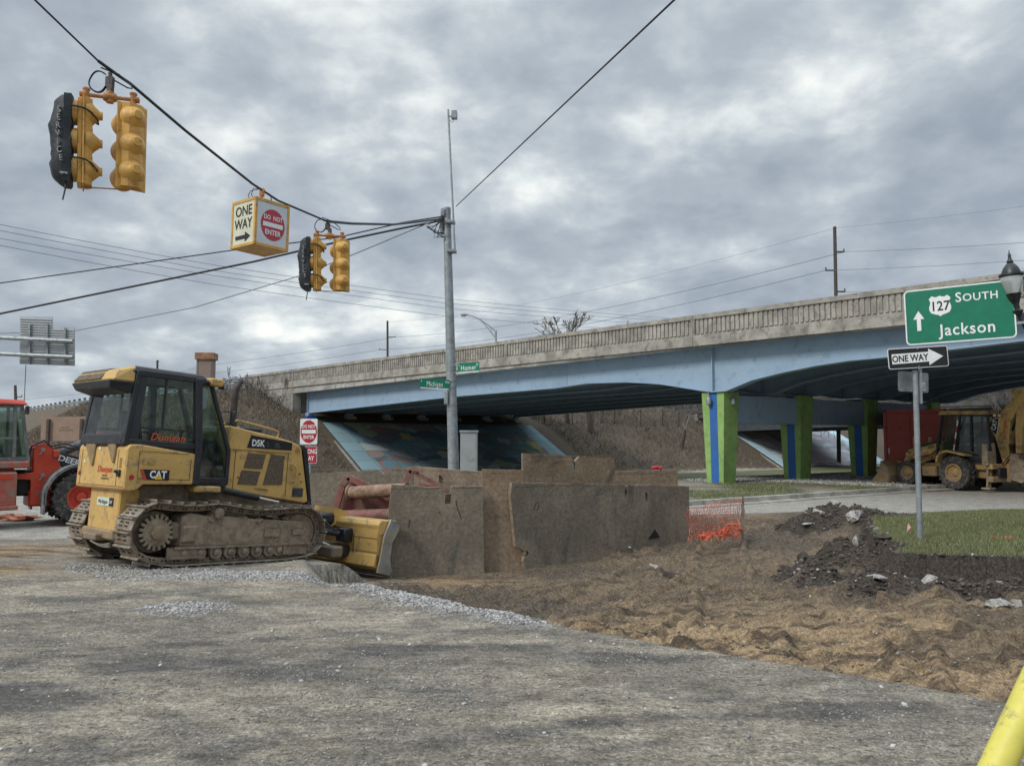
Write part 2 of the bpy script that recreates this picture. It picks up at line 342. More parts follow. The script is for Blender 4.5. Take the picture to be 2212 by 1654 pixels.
PIT = PAVE_EDGE+[(12, 6), (16, 8), (19, 10.2), (12, 10.4), (9, 10.8), (7.6, 11.0), (6.9, 11.13), (6.2, 11.2), (5.55, 11.25), (5.75, 12.3), (6.5, 14.2), (7.6, 16.6), (9.2, 17.6), g2(1850, 1113), g2(1700, 1107), (3.9, 18.6), (2, 19.4), (-1, 19.3), (-4.5, 18.6), (-6.2, 17.6), (-6.0, 15.8), (-3.7, 14.4), (-2.6, 12.9), (-2.4, 11.2)]
PIT_BACK = [(9.2, 17.6), g2(1850, 1113), g2(1700, 1107), (3.9, 18.6), (2, 19.4), (-1, 19.3), (-4.5, 18.6), (-6.2, 17.6), (-6.0, 15.8), (-3.7, 14.4), (-2.6, 12.9), (-2.4, 11.2), g2(690, 1252)]
DZ = (-5.127, 12.744, .8918, -.154, .0709)     # dozer pose: x, y, yaw, z, nose-down pitch
def bump_list():
    L = []
    for px, py, z, r, h, k in [(1520, 1375, -.2, .3, .09, 0), (1590, 1378, -.2, .32, .13, 0), (1640, 1392, -.2, .3, .07, 0), (1850, 1350, -.2, .35, .07, 0), (2000, 1420, -.15, .4, .08, 0),
                               (1420, 1368, -.2, .3, .05, 0), (2090, 1470, -.1, .35, .09, 0), 
                               (1730, 1215, -.1, .5, .20, 1), (1800, 1205, -.1, .5, .34, 1), (1850, 1195, -.1, .55, .40, 1), (1900, 1215, -.1, .5, .34, 1), (1870, 1245, -.1, .5, .24, 1), (1780, 1235, -.1, .5, .15, 1),
                               (1960, 1272, -.2, .42, .12, 1), (2030, 1275, -.2, .42, .10, 1), (2100, 1278, -.2, .42, .13, 1), (2180, 1276, -.2, .42, .11, 1), (2280, 1280, -.2, .5, .1, 1), (1900, 1275, -.2, .45, .10, 1),
                               (1740, 1122, 0, .8, .22, 1), (1800, 1118, 0, .9, .26, 1), (1870, 1122, 0, .8, .16, 1), (1930, 1128, 0, .8, .1, 1),
                               (1340, 1180, -.45, .3, .10, 1)]:
        p = G(px, py, z); L.append((p.x, p.y, r, h, k))
    return L
BUMPS = bump_list()
def _tr(P, z=-.25): return [g2(a, b, z) for a, b in P]
def _off(P, d):
    out = []
    for i in range(len(P)):
        a, b = P[max(i-1, 0)], P[min(i+1, len(P)-1)]; ex, ey = b[0]-a[0], b[1]-a[1]; L = math.hypot(ex, ey); out.append((P[i][0]-ey/L*d, P[i][1]+ex/L*d))
    return out
TRACKS = []
for P_, d_ in (([(900, 1262), (1100, 1248), (1300, 1222), (1480, 1196), (1640, 1165), (1800, 1150)], 1.5), ([(1150, 1310), (1350, 1325), (1600, 1345), (1850, 1350), (2100, 1340), (2400, 1330)], 1.4),
               ([(1250, 1352), (1450, 1385), (1700, 1420), (1950, 1450), (2300, 1490)], .0), ([(1000, 1285), (1300, 1275), (1500, 1240), (1620, 1190), (1680, 1140)], 1.5), ([(1500, 1300), (1750, 1300), (2000, 1320), (2300, 1370)], 1.3), ([(1380, 1400), (1500, 1370), (1700, 1375), (2000, 1400), (2300, 1400)], 0), ([(1330, 1360), (1400, 1310), (1470, 1250), (1560, 1180), (1600, 1130)], 1.2), ([(1800, 1450), (1760, 1370), (1720, 1300), (1660, 1210), (1640, 1160)], .9), ([(2150, 1500), (2100, 1420), (1980, 1340), (1850, 1300)], 1.0), ([(1600, 1410), (1650, 1340), (1640, 1260), (1560, 1200)], 0)):
    q_ = _tr(P_); TRACKS.append(q_)
    if d_: TRACKS.append(_off(q_, d_))
def terrain(x, y, zones=False):
    x = np.asarray(x, float); y = np.asarray(y, float)
    s, u = toSU(x, y)
    hill = np.minimum(np.interp(np.abs(s), [24.2, 29.7, 37, 60, 400], [-.8, 2.8, 5.45, 5.6, 5.6]),
                      np.interp(u, [-1.2-13.5, -1.2, 18.5+45, 18.5+56], [-.9, 5.6, 5.6, -.9]))
    dip = -.8*sstep(-3, -14, s)*sstep(-16, -4, u)
    far = hill > dip
    hz = np.maximum(hill, dip)
    hz = hz+np.where(far, .35*(fbm(x, y, .35, 4, 3)-.5)+.12*(fbm(x, y, 1.6, 3, 4)-.5), 0)*sstep(-.9, .2, hz)*(1-((u > -.6) & (u < 18.9)))
    hz = hz+np.where((s > -2.45) & (s < CURB_S-.05) & (u > -10) & (u < 76), .11, 0)
    # --- near ground
    ip = inside(x, y, PIT); isl0 = inside(x, y, ISLE); di = pdist(x, y, ISLE, True); ip = ip | (~isl0 & (di < .14) & (y < 17.4) & (x > 4) & (x < 15)); near = (y < 24) & (np.abs(x) < 24)
    de = pdist(x, y, PAVE_EDGE); db = pdist(x, y, PIT_BACK)
    wob = .12*(fbm(x, y, 2.2, 3, 9)-.5)
    pit = np.where(ip, sstep(0, .28, de+wob)*sstep(0, 1.4, db), 0.)*np.where(near, 1, 0)
    deep = .40*sstep(8.0, 1.6, np.hypot((x+1.2)*.85, y-14.9))*sstep(.1, 1.6, de)
    isl = isl0
    ish = np.where(isl, .13+.06*sstep(0, 1.2, di)+.03*(fbm(x, y, 1.2, 3, 8)-.5), 0)
    z = hz+.02*(fbm(x, y, .6, 4, 1)-.5)+.014*(fbm(x, y, 4, 3, 2)-.5)+.03*(fbm(x*.7, y*1.5, 5.5, 3, 71)-.5)*sstep(.42, .62, fbm(x, y, .8, 2, 72))*(y < 18)
    gq = G(800, 1270, 0); deep = deep+.16*np.exp(-((x-gq.x)**2+(y-gq.y)**2)/.7)
    z = z-(.26+deep)*pit
    rid = 1-np.abs(2*fbm(x, y, 1.9, 4, 5)-1)
    ang = .35+.8*(fbm(x, y, .13, 2, 12)-.5); c_ = np.cos(ang); s_ = np.sin(ang)
    tread = np.sin((y*c_+x*s_*.55)*2*np.pi/.26+3*fbm(x, y, .7, 2, 6))
    tm = sstep(.42, .56, fbm(x*.6, y*1.6, .8, 2, 7))
    fine = (fbm(x, y, 7, 3, 11)-.5)
    sc_ = fbm(x, y, .5, 2, 33)
    trk = np.zeros(x.shape); tr2 = np.zeros(x.shape); msk = ip & near
    xm, ym = x[msk], y[msk]; T1 = np.zeros(xm.shape); T2 = np.zeros(xm.shape)
    for pth in TRACKS:
        best = np.full(xm.shape, 1e9); al = np.zeros(xm.shape); acc = 0.
        for a, b in zip(pth, pth[1:]):
            ex, ey = b[0]-a[0], b[1]-a[1]; L2 = ex*ex+ey*ey; t = np.clip(((xm-a[0])*ex+(ym-a[1])*ey)/L2, 0, 1); d = np.hypot(xm-a[0]-t*ex, ym-a[1]-t*ey); u_ = d < best
            best = np.where(u_, d, best); al = np.where(u_, acc+t*L2**.5, al); acc += L2**.5
        wv = sstep(.30, .20, best+.08*(fbm(xm, ym, 2.5, 2, 51)-.5)); T1 = T1*(1-wv)+wv*np.sin(al*2*np.pi/.27+1.2*fbm(xm, ym, 1.1, 2, 52)*3)
        T2 = T2*(1-wv)+wv*(-.5)+.9*sstep(.12, .0, np.abs(best-.33))
    trk[msk] = T1; tr2[msk] = T2
    z = z+pit*(.036*trk*(.5+sc_)+.05*tr2)+pit*(1-.5*np.abs(trk))*(.10*(rid-.75)*(.35+1.3*sc_)+.13*(tread*.5)*tm*(.45+fine)+.085*fine+.12*(fbm(x*.40+.1*y, y*1.7-.25*x, 3.4, 3, 34)-.5))
    z = np.where(isl, ish+0*z, z)
    bz = 0*x; bd = 0*x
    for bx, by, r, h, k in BUMPS:
        q = np.exp(-((x-bx)**2+(y-by)**2)/(2*(r*.6)**2)); bz = bz+h*q
        if k: bd = np.maximum(bd, q)
    lump = fbm(x, y, 3.2, 4, 13)
    bz = np.where(isl, bz*.25, bz)
    z = z+bz*(.35+1.3*lump)+np.where(bz > .04, .10*(fbm(x, y, 6, 3, 14)-.5), 0)*sstep(.02, .12, bz)
    # gravel heaps
    gp = G(560, 1246, 0); gv = np.exp(-(((x-gp.x)/1.35)**2+((y-gp.y)/.28)**2)); z = z+.05*gv
    g3 = [g2(800, 1279), g2(900, 1300), g2(1000, 1318), g2(1080, 1332), g2(1150, 1347)]; dg = pdist(x, y, [(a, b+.22) for a, b in g3])
    gv2 = sstep(.62, .12, dg+.3*(fbm(x, y, 2.5, 2, 15)-.5)); z = z+.06*gv2
    g4 = G(400, 1316, 0); gv3 = np.exp(-(((x-g4.x)/.5)**2+((y-g4.y)/.35)**2)); z = z+.035*gv3
    # ground under the dozer, following its stance
    lx = (x-DZ[0])*cos(DZ[2])+(y-DZ[1])*sin(DZ[2]); ly = -(x-DZ[0])*sin(DZ[2])+(y-DZ[1])*cos(DZ[2])
    dz = DZ[3]-DZ[4]*np.clip(lx, -1.6, 3.0)-.36*sstep(1.55, 2.3, lx+.25*np.maximum(0, ly))
    w = sstep(1.0, .35, np.maximum(np.abs(lx-.55)-2.0, np.abs(ly)-1.25)); z = z*(1-w)+(dz+.012*(lump-.5)+.01)*w
    lw_ = (x+2.5)*.967+(y-9.7)*.255; zt_ = -.175*np.clip(y-9.55, 0, 4.2); ws = sstep(-.12, .30, lw_)*sstep(1.6, -.6, x)*sstep(18.5, 16.8, y)*(y > 9.5)
    z = np.where(w < .98, z*(1-ws)+np.minimum(z, zt_+.05*(lump-.5)+.03*fine)*ws, z)
    z = z-.23*sstep(6.5, 2.5, np.hypot(x+10.8, y-19))
    z = z-.04*sstep(3.2, 1.2, np.hypot(x-16.2, y-28.3))
    if not zones: return z
    rd = inside(x, y, ROAD) & ~isl & (pit < .2) & (hz < .3)
    med = (s > -2.5) & (s < CURB_S) & (u > -11) & (u < 75)
    zn = {}
    sn = fbm(x, y, .45, 3, 20)
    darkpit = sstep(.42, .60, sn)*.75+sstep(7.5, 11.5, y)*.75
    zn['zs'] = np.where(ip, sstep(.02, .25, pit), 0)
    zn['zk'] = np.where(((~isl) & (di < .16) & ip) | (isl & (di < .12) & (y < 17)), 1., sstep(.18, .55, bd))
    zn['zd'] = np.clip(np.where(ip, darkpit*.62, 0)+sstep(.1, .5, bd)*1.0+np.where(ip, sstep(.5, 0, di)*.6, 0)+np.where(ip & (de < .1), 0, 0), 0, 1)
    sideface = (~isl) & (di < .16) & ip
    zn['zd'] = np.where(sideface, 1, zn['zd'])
    zn['zg'] = np.where(isl & (di > .10), 1., 0.)*np.clip(1-sstep(.25, .6, bd), 0, 1)
    gr_med = med & (y < 31) & (u < 2.2) | (med & (s > CURB_S-1.0) & (u < 3))
    zn['zg'] = np.maximum(zn['zg'], np.where(gr_med, .25+.5*fbm(x, y, .5, 3, 61), 0))
    zn['zg'] = np.maximum(zn['zg'], np.where((s < -14) & (s > -22) & (hz < 0) & (u > -14), .6, 0))
    zn['zr'] = rd.astype(float)
    zb = 0*x
    for px, py, rx, ry, k in ((60, 1500, .75, .42, .30), (40, 1400, .9, .45, .2), (330, 1430, .9, .35, .22), (620, 1460, .7, .22, .26), (820, 1420, .9, .3, .18), (1000, 1500, .7, .3, .16), (400, 1560, .6, .2, .15), (1320, 1420, .9, .25, .2), (1450, 1480, .8, .25, .16), (1800, 1530, .7, .15, .14), (150, 1620, .5, .2, .18), (250, 1290, 1.2, .5, .14)):
        p_ = G(px, py, 0); zb = np.maximum(zb, k*np.exp(-(((x-p_.x)/rx)**2+((y-p_.y)/ry)**2)))
    for P_l in ([(-200, 1520), (300, 1440), (800, 1400), (1200, 1400)], [(-200, 1470), (300, 1400), (800, 1366), (1150, 1364)], [(200, 1700), (700, 1560), (1200, 1500), (1700, 1500)], [(500, 1700), (1000, 1590), (1450, 1545), (1850, 1545)], [(0, 1330), (500, 1300), (900, 1320), (1300, 1385)]):
        d_ = pdist(x, y, [g2(a, b) for a, b in P_l])+.10*(fbm(x, y, 1.5, 2, 81)-.5); zb = np.maximum(zb, .15*sstep(.22, .05, d_))
    zn['zb'] = zb
    for px, py, z_, rx, ry, k in ((40, 1190, 0, 1.6, 1.0, .75), (-60, 1230, 0, 1.5, .6, .6), (620, 1285, 0, .9, .16, .42), (1000, 1375, 0, .8, .2, .3)):
        p_ = G(px, py, z_); g_ = k*np.exp(-(((x-p_.x)/rx)**2+((y-p_.y)/ry)**2)); zn['zs'] = np.maximum(zn['zs'], g_*(y < 17.5))
    p_ = G(930, 1248, -.62); g_ = np.exp(-(((x-p_.x)/1.4)**2+((y-p_.y)/.8)**2)); zn['zd'] = zn['zd']*(1-g_)
    zn['zv'] = np.clip(np.maximum(np.maximum(gv*1.3, gv2), gv3*.9)+np.where(med & ~gr_med, .9, 0), 0, 1)
    zn['zv'] = np.where(w > .5, np.maximum(zn['zv'], .35), zn['zv'])
    zn['zh'] = np.where(far, 1., 0.)
    zn['road'] = rd
    zn['hillc'] = far & (hz > -.6)
    return z, zn
def tz(x, y): return float(terrain(np.array([x]), np.array([y]))[0])
def grow(a, segs):
    out = [a]
    for end, st in segs:
        n = max(1, int(round(abs(end-out[-1])/st))); out += list(np.linspace(out[-1], end, n+1)[1:])
    return out
def zone_mix(nt, cur, attr, c1, c2, nz, sharp=3., thr=.5, amp=.7):
    L = nt.links.new
    at = N(nt, 'ShaderNodeAttribute', attribute_name=attr)
    a = N(nt, 'ShaderNodeMath', operation='SUBTRACT'); L(nz[0], a.inputs[0]); a.inputs[1].default_value = .5
    b = N(nt, 'ShaderNodeMath', operation='MULTIPLY_ADD'); L(a.outputs[0], b.inputs[0]); b.inputs[1].default_value = amp; L(at.outputs['Fac'], b.inputs[2])
    r = N(nt, 'ShaderNodeMapRange'); L(b.outputs[0], r.inputs[0]); r.inputs[1].default_value = thr-.5/sharp; r.inputs[2].default_value = thr+.5/sharp
    cm = N(nt, 'ShaderNodeMix', data_type='RGBA'); L(nz[1], cm.inputs[0]); cm.inputs[6].default_value = (*c1, 1); cm.inputs[7].default_value = (*c2, 1)
    m = N(nt, 'ShaderNodeMix', data_type='RGBA'); L(r.outputs[0], m.inputs[0]); L(cur, m.inputs[6]); L(cm.outputs[2], m.inputs[7])
    return m.outputs[2], r.outputs[0]
def ground_material():
    m = bpy.data.materials.new('ground_surface'); m.use_nodes = True; nt = m.node_tree; L = nt.links.new
    b = nt.nodes['Principled BSDF']; b.inputs['Roughness'].default_value = .92; b.inputs['Specular IOR Level'].default_value = .25
    tc = N(nt, 'ShaderNodeTexCoord'); O = tc.outputs['Object']
    def nz(sc, det=6, ro=.6, lo=.3, hi=.7, st=None, dist=0):
        n = N(nt, 'ShaderNodeTexNoise'); n.inputs['Scale'].default_value = sc; n.inputs['Detail'].default_value = det; n.inputs['Roughness'].default_value = ro; n.inputs['Distortion'].default_value = dist
        if st:
            mp = N(nt, 'ShaderNodeMapping'); mp.inputs['Scale'].default_value = st; mp.inputs['Rotation'].default_value = (0, 0, .12); L(O, mp.inputs[0]); L(mp.outputs[0], n.inputs['Vector'])
        else: L(O, n.inputs['Vector'])
        r = N(nt, 'ShaderNodeMapRange'); L(n.outputs[0], r.inputs[0]); r.inputs[1].default_value = lo; r.inputs[2].default_value = hi; return r.outputs[0], n.outputs[0]
    big, bigr = nz(.42, 8, .66, .44, .57, (.8, 1.7, 1)); mid, midr = nz(2.6, 8, .7, .36, .64, (1, 1.8, 1)); fin, finr = nz(22, 6, .7, .3, .7, (1, 1.5, 1)); vf, vfr = nz(110, 3, .6, .3, .7)
    vo = N(nt, 'ShaderNodeTexVoronoi'); vo.inputs['Scale'].default_value = 42; L(O, vo.inputs['Vector'])
    vo2 = N(nt, 'ShaderNodeTexVoronoi'); vo2.inputs['Scale'].default_value = 85; L(O, vo2.inputs['Vector'])
    sv = N(nt, 'ShaderNodeSeparateColor'); L(vo.outputs['Color'], sv.inputs[0]); sv2 = N(nt, 'ShaderNodeSeparateColor'); L(vo2.outputs['Color'], sv2.inputs[0])
    def mix(f, a, c):
        x = N(nt, 'ShaderNodeMix', data_type='RGBA'); L(f, x.inputs[0])
        for i, q in ((6, a), (7, c)):
            if isinstance(q, tuple): x.inputs[i].default_value = (*q, 1)
            else: L(q, x.inputs[i])
        return x.outputs[2]
    base = mix(mid, (.145, .127, .102), (.28, .247, .197)); base2 = mix(mid, (.255, .222, .172), (.45, .392, .30)); cur = mix(big, base, base2)
    spk, _ = nz(9, 9, .75, .56, .62, (1, 2.2, 1)); cur = mix(spk, cur, (.085, .08, .075)); spl, _ = nz(7, 9, .75, .58, .66, (1.1, 2, 1.7)); cur = mix(spl, cur, (.36, .335, .29))
    bl0, blr = nz(.8, 8, .7, .52, .64, (.7, 1.8, 1)); ab = N(nt, 'ShaderNodeAttribute', attribute_name='zb'); b1 = N(nt, 'ShaderNodeMath', operation='ADD'); L(ab.outputs['Fac'], b1.inputs[0]); L(blr, b1.inputs[1]); b2 = N(nt, 'ShaderNodeMapRange'); L(b1.outputs[0], b2.inputs[0]); b2.inputs[1].default_value = .56; b2.inputs[2].default_value = .72; b2.inputs[4].default_value = .88; bl = b2.outputs[0]; cur = mix(bl, cur, mix(mid, (.062, .060, .058), (.15, .14, .128)))
    cur, f1 = zone_mix(nt, cur, 'zh', (.065, .052, .038), (.17, .137, .10), (finr, midr and fin), 2.5)
    cur, f2 = zone_mix(nt, cur, 'zr', (.26, .245, .215), (.42, .395, .34), (midr, mid), 6, .5, .35)
    stk, stkr = nz(2.2, 9, .72, .43, .57, (.5, 1.9, 1)); cur, f3 = zone_mix(nt, cur, 'zs', (.10, .074, .050), (.40, .285, .165), (midr, stk), 4, .4, .5)
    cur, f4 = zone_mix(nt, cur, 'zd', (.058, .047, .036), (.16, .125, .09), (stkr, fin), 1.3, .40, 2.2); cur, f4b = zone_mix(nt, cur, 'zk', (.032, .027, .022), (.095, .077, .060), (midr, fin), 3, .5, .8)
    cur, f5 = zone_mix(nt, cur, 'zv', (.20, .195, .18), (.42, .41, .385), (midr, sv.outputs[0]), 1.6, .55, 1.3)
    cur, f6 = zone_mix(nt, cur, 'zg', (.05, .06, .026), (.13, .14, .065), (finr, fin), 4, .5, .5)
    # grain: stones of two sizes, lighter and darker
    gr = N(nt, 'ShaderNodeMapRange'); L(sv.outputs[1], gr.inputs[0]); gr.inputs[3].default_value = .76; gr.inputs[4].default_value = 1.24
    gr2 = N(nt, 'ShaderNodeMapRange'); L(sv2.outputs[1], gr2.inputs[0]); gr2.inputs[3].default_value = .72; gr2.inputs[4].default_value = 1.28
    gm = N(nt, 'ShaderNodeMath', operation='MULTIPLY'); L(gr.outputs[0], gm.inputs[0]); L(gr2.outputs[0], gm.inputs[1])
    gf = N(nt, 'ShaderNodeMapRange'); L(fin, gf.inputs[0]); gf.inputs[3].default_value = .72; gf.inputs[4].default_value = 1.2
    gm2 = N(nt, 'ShaderNodeMath', operation='MULTIPLY'); L(gm.outputs[0], gm2.inputs[0]); L(gf.outputs[0], gm2.inputs[1])
    sc = N(nt, 'ShaderNodeVectorMath', operation='SCALE'); L(cur, sc.inputs[0]); L(gm2.outputs[0], sc.inputs['Scale']); L(sc.outputs[0], b.inputs['Base Color'])
    h1 = N(nt, 'ShaderNodeMath', operation='MULTIPLY_ADD'); L(finr, h1.inputs[0]); h1.inputs[1].default_value = 1.0; L(vfr, h1.inputs[2])
    h2 = N(nt, 'ShaderNodeMath', operation='MULTIPLY_ADD'); L(vo.outputs['Distance'], h2.inputs[0]); h2.inputs[1].default_value = -.55; L(h1.outputs[0], h2.inputs[2])
    h3 = N(nt, 'ShaderNodeMath', operation='MULTIPLY_ADD'); L(midr, h3.inputs[0]); h3.inputs[1].default_value = 1.8; L(h2.outputs[0], h3.inputs[2])
    bp = N(nt, 'ShaderNodeBump'); bp.inputs['Strength'].default_value = 1; bp.inputs['Distance'].default_value = .014; L(h3.outputs[0], bp.inputs['Height']); L(bp.outputs[0], b.inputs['Normal'])
    return m
GROUND = ground_material()
def build_terrain():
    xp = grow(0., [(9, .045), (16, .1), (60, .4), (140, 2), (420, 10)]); xn = grow(0., [(-7, .05), (-14, .12), (-70, .4), (-150, 2), (-420, 10)])
    xs = np.array(xn[::-1]+xp[1:]); ys = np.array(grow(-12., [(2.5, .6), (7.2, .05), (13, .038), (14, .05), (20, .1), (46, .25), (105, .5), (160, 2), (520, 10)]))
    X, Y = np.meshgrid(xs, ys); Z, zn = terrain(X.ravel(), Y.ravel(), True)
    nx, ny = len(xs), len(ys); V = np.stack([X.ravel(), Y.ravel(), Z], 1)
    i = np.arange(nx*ny).reshape(ny, nx); F = np.stack([i[:-1, :-1], i[:-1, 1:], i[1:, 1:], i[1:, :-1]], -1).reshape(-1, 4)
    cls = np.where(zn['hillc'], 2, np.where(zn['road'], 1, 0))[F[:, 0]]
    for k, nm in ((0, 'ground'), (1, 'road'), (2, 'hillside')):
        f = F[cls == k]; used = np.unique(f); mp = np.zeros(len(V), int); mp[used] = np.arange(len(used)); f = mp[f]
        me = bpy.data.meshes.new(nm); me.vertices.add(len(used)); me.vertices.foreach_set('co', V[used].ravel())
        me.loops.add(f.size); me.loops.foreach_set('vertex_index', f.ravel().astype(np.int32))
        me.polygons.add(len(f)); me.polygons.foreach_set('loop_start', (np.arange(len(f))*4).astype(np.int32))
        me.polygons.foreach_set('use_smooth', np.ones(len(f), bool)); me.update(calc_edges=True)
        for a in ('zs', 'zd', 'zk', 'zb', 'zg', 'zr', 'zv', 'zh'):
            at = me.attributes.new(a, 'FLOAT', 'POINT'); at.data.foreach_set('value', zn[a][used].astype(np.float32))
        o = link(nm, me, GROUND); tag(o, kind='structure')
build_terrain()
def fast_mesh(name, V, F, mats, n=3):
    me = bpy.data.meshes.new(name); V = np.asarray(V, np.float32); F = np.asarray(F, np.int32)
    me.vertices.add(len(V)); me.vertices.foreach_set('co', V.ravel()); me.loops.add(F.size); me.loops.foreach_set('vertex_index', F.ravel())
    me.polygons.add(len(F)); me.polygons.foreach_set('loop_start', (np.arange(len(F))*n).astype(np.int32)); me.update(calc_edges=True)
    return link(name, me, mats)
# loose stones: octahedron-like chips scattered where the photo shows them
def chips(name, label, cat, pts, size, m, seed=1, flat=.65):
    rs = np.random.RandomState(seed); n = len(pts)
    base = np.array([(1, 0, 0), (0, 1, 0), (-1, 0, 0), (0, -1, 0), (.55, .6, .7), (-.6, .5, .75), (-.1, -.6, .8), (0, 0, -.6)], float)
    tri = np.array([(0, 1, 4), (1, 5, 4), (1, 2, 5), (2, 6, 5), (2, 3, 6), (3, 0, 6), (0, 4, 6), (4, 5, 6), (0, 7, 1), (1, 7, 2), (2, 7, 3), (3, 7, 0)])
    V = base[None]*(1+.5*(rs.rand(n, 8, 3)-.5)); a = rs.rand(n)*6.28; ca, sa = np.cos(a), np.sin(a)
    sx = size*(.55+1.1*rs.rand(n)**2); V[..., 0] *= sx[:, None]; V[..., 1] *= (sx*(.5+.5*rs.rand(n)))[:, None]; V[..., 2] *= (sx*flat*(.6+.6*rs.rand(n)))[:, None]
    t = (rs.rand(n)-.5)*.9; z = V[..., 2]+V[..., 0]*t[:, None]
    x = V[..., 0]*ca[:, None]-V[..., 1]*sa[:, None]; y = V[..., 0]*sa[:, None]+V[..., 1]*ca[:, None]
    V = np.stack([x+pts[:, 0, None], y+pts[:, 1, None], z+pts[:, 2, None]], -1).reshape(-1, 3)
    F = (tri[None]+(np.arange(n)*8)[:, None, None]).reshape(-1, 3)
    o = fast_mesh(name, V, F, m); tag(o, label, cat, kind='stuff'); return o
def chipmat(name, a, b):
    m = bpy.data.materials.new(name); m.use_nodes = True; nt = m.node_tree; p = nt.nodes['Principled BSDF']; p.inputs['Roughness'].default_value = .9
    ge = N(nt, 'ShaderNodeNewGeometry'); r = N(nt, 'ShaderNodeValToRGB'); nt.links.new(ge.outputs['Random Per Island'], r.inputs[0])
    r.color_ramp.elements[0].color = (*a, 1); r.color_ramp.elements[1].color = (*b, 1); nt.links.new(r.outputs[0], p.inputs['Base Color']); return m
STONE = chipmat('crushed_stone', (.10, .095, .09), (.36, .345, .31)); STONEL = chipmat('pale_crushed_stone', (.18, .175, .165), (.50, .49, .46))
STONEM = chipmat('mid_crushed_stone', (.13, .125, .12), (.48, .465, .44)); CLOD = chipmat('soil_clods', (.06, .045, .032), (.26, .19, .115)); CLODD = chipmat('dark_soil_clods', (.028, .023, .019), (.12, .095, .073))
def scatter():
    rs = np.random.RandomState(3)
    def samp(n, x0, x1, y0, y1, keep, p=1.):
        y = y0+(y1-y0)*rs.rand(n)**p; x = x0+(x1-x0)*rs.rand(n); ok = np.abs(x)/np.maximum(y, .1) < .78; x, y = x[ok], y[ok]
        z, zn = terrain(x, y, True); k = keep(x, y, z, zn); return np.stack([x[k], y[k], z[k]], 1)
    dens = lambda x, y: fbm(x, y, .9, 3, 31)
    P = samp(90000, -8, 8, 3.2, 11.5, lambda x, y, z, q: (q['zs'] < .3) & (q['zg'] < .2) & (rs.rand(len(x)) < sstep(.35, .7, dens(x, y))*.8+.1), 1.4)
    chips('loose_gravel', 'small grey stones loose on the broken pavement', 'gravel', P, .0085, STONE, 1)
    P = samp(5000, -8, 8, 3.2, 13, lambda x, y, z, q: (q['zg'] < .2) & (rs.rand(len(x)) < .2), 1.3)
    chips('scattered_stones', 'pale stones strewn thinly over pavement and dirt', 'gravel', P, .016, STONEL, 2)
    P = samp(150000, -6.5, 4, 7.5, 11.5, lambda x, y, z, q: (q['zv'] > .3) & (rs.rand(len(x)) < q['zv']**1.6*.9))
    chips('crushed_stone_heap', 'pale crushed stone heaped along the edge by the bulldozer', 'gravel', P, .017, STONEM, 3)
    P = samp(60000, -3, 11, 5, 15, lambda x, y, z, q: (q['zs'] > .5) & (q['zd'] < .75) & (q['zg'] < .2) & (rs.rand(len(x)) < .2*sstep(.45, .65, dens(x, y))+.03))
    chips('soil_crumbs', 'crumbs of tan soil over the dug up dirt', 'soil', P, .018, CLOD, 4)
    P = samp(60000, 0, 12, 9, 19, lambda x, y, z, q: (q['zk'] > .5) & (q['zg'] < .3) & (rs.rand(len(x)) < .6))
    chips('dark_soil_clods', 'clods of dark topsoil in the heaps beside the grass', 'soil', P, .032, CLODD, 5)
    P = samp(9000, 2, 11, 8, 19, lambda x, y, z, q: (q['zk'] > .6) & (rs.rand(len(x)) < .12))
    chips('rubble', 'bits of pale broken concrete in the dark soil', 'rubble', P, .030, STONEM, 6)
    P = samp(60000, 6, 26, 20, 44, lambda x, y, z, q: (q['zv'] > .5))
    chips('median_gravel', 'pale gravel round the green bridge piers', 'gravel', P, .05, STONEL, 7)
scatter()
# grass blades and dry grass
def blades(name, label, P, h, w, m, seed, lean=.5, cat='grass'):
    rs = np.random.RandomState(seed); n = len(P); a = rs.rand(n)*6.28; hh = h*(.4+.9*rs.rand(n)); dx = np.cos(a)*w; dy = np.sin(a)*w
    lx = (rs.rand(n)-.5)*2*lean*hh; ly = (rs.rand(n)-.5)*2*lean*hh
    V = np.stack([P[:, 0]-dx, P[:, 1]-dy, P[:, 2]-.01, P[:, 0]+dx, P[:, 1]+dy, P[:, 2]-.01, P[:, 0]+lx, P[:, 1]+ly, P[:, 2]+hh], 1).reshape(-1, 3)
    o = fast_mesh(name, V, np.arange(n*3).reshape(-1, 3), m); tag(o, label, cat, kind='stuff'); return o
GRASSM = chipmat('grass_blades', (.075, .095, .035), (.26, .265, .13)); DRYM = chipmat('dry_grass', (.10, .078, .052), (.27, .22, .15)); WEEDM = chipmat('brush_stems', (.055, .042, .03), (.16, .125, .09))
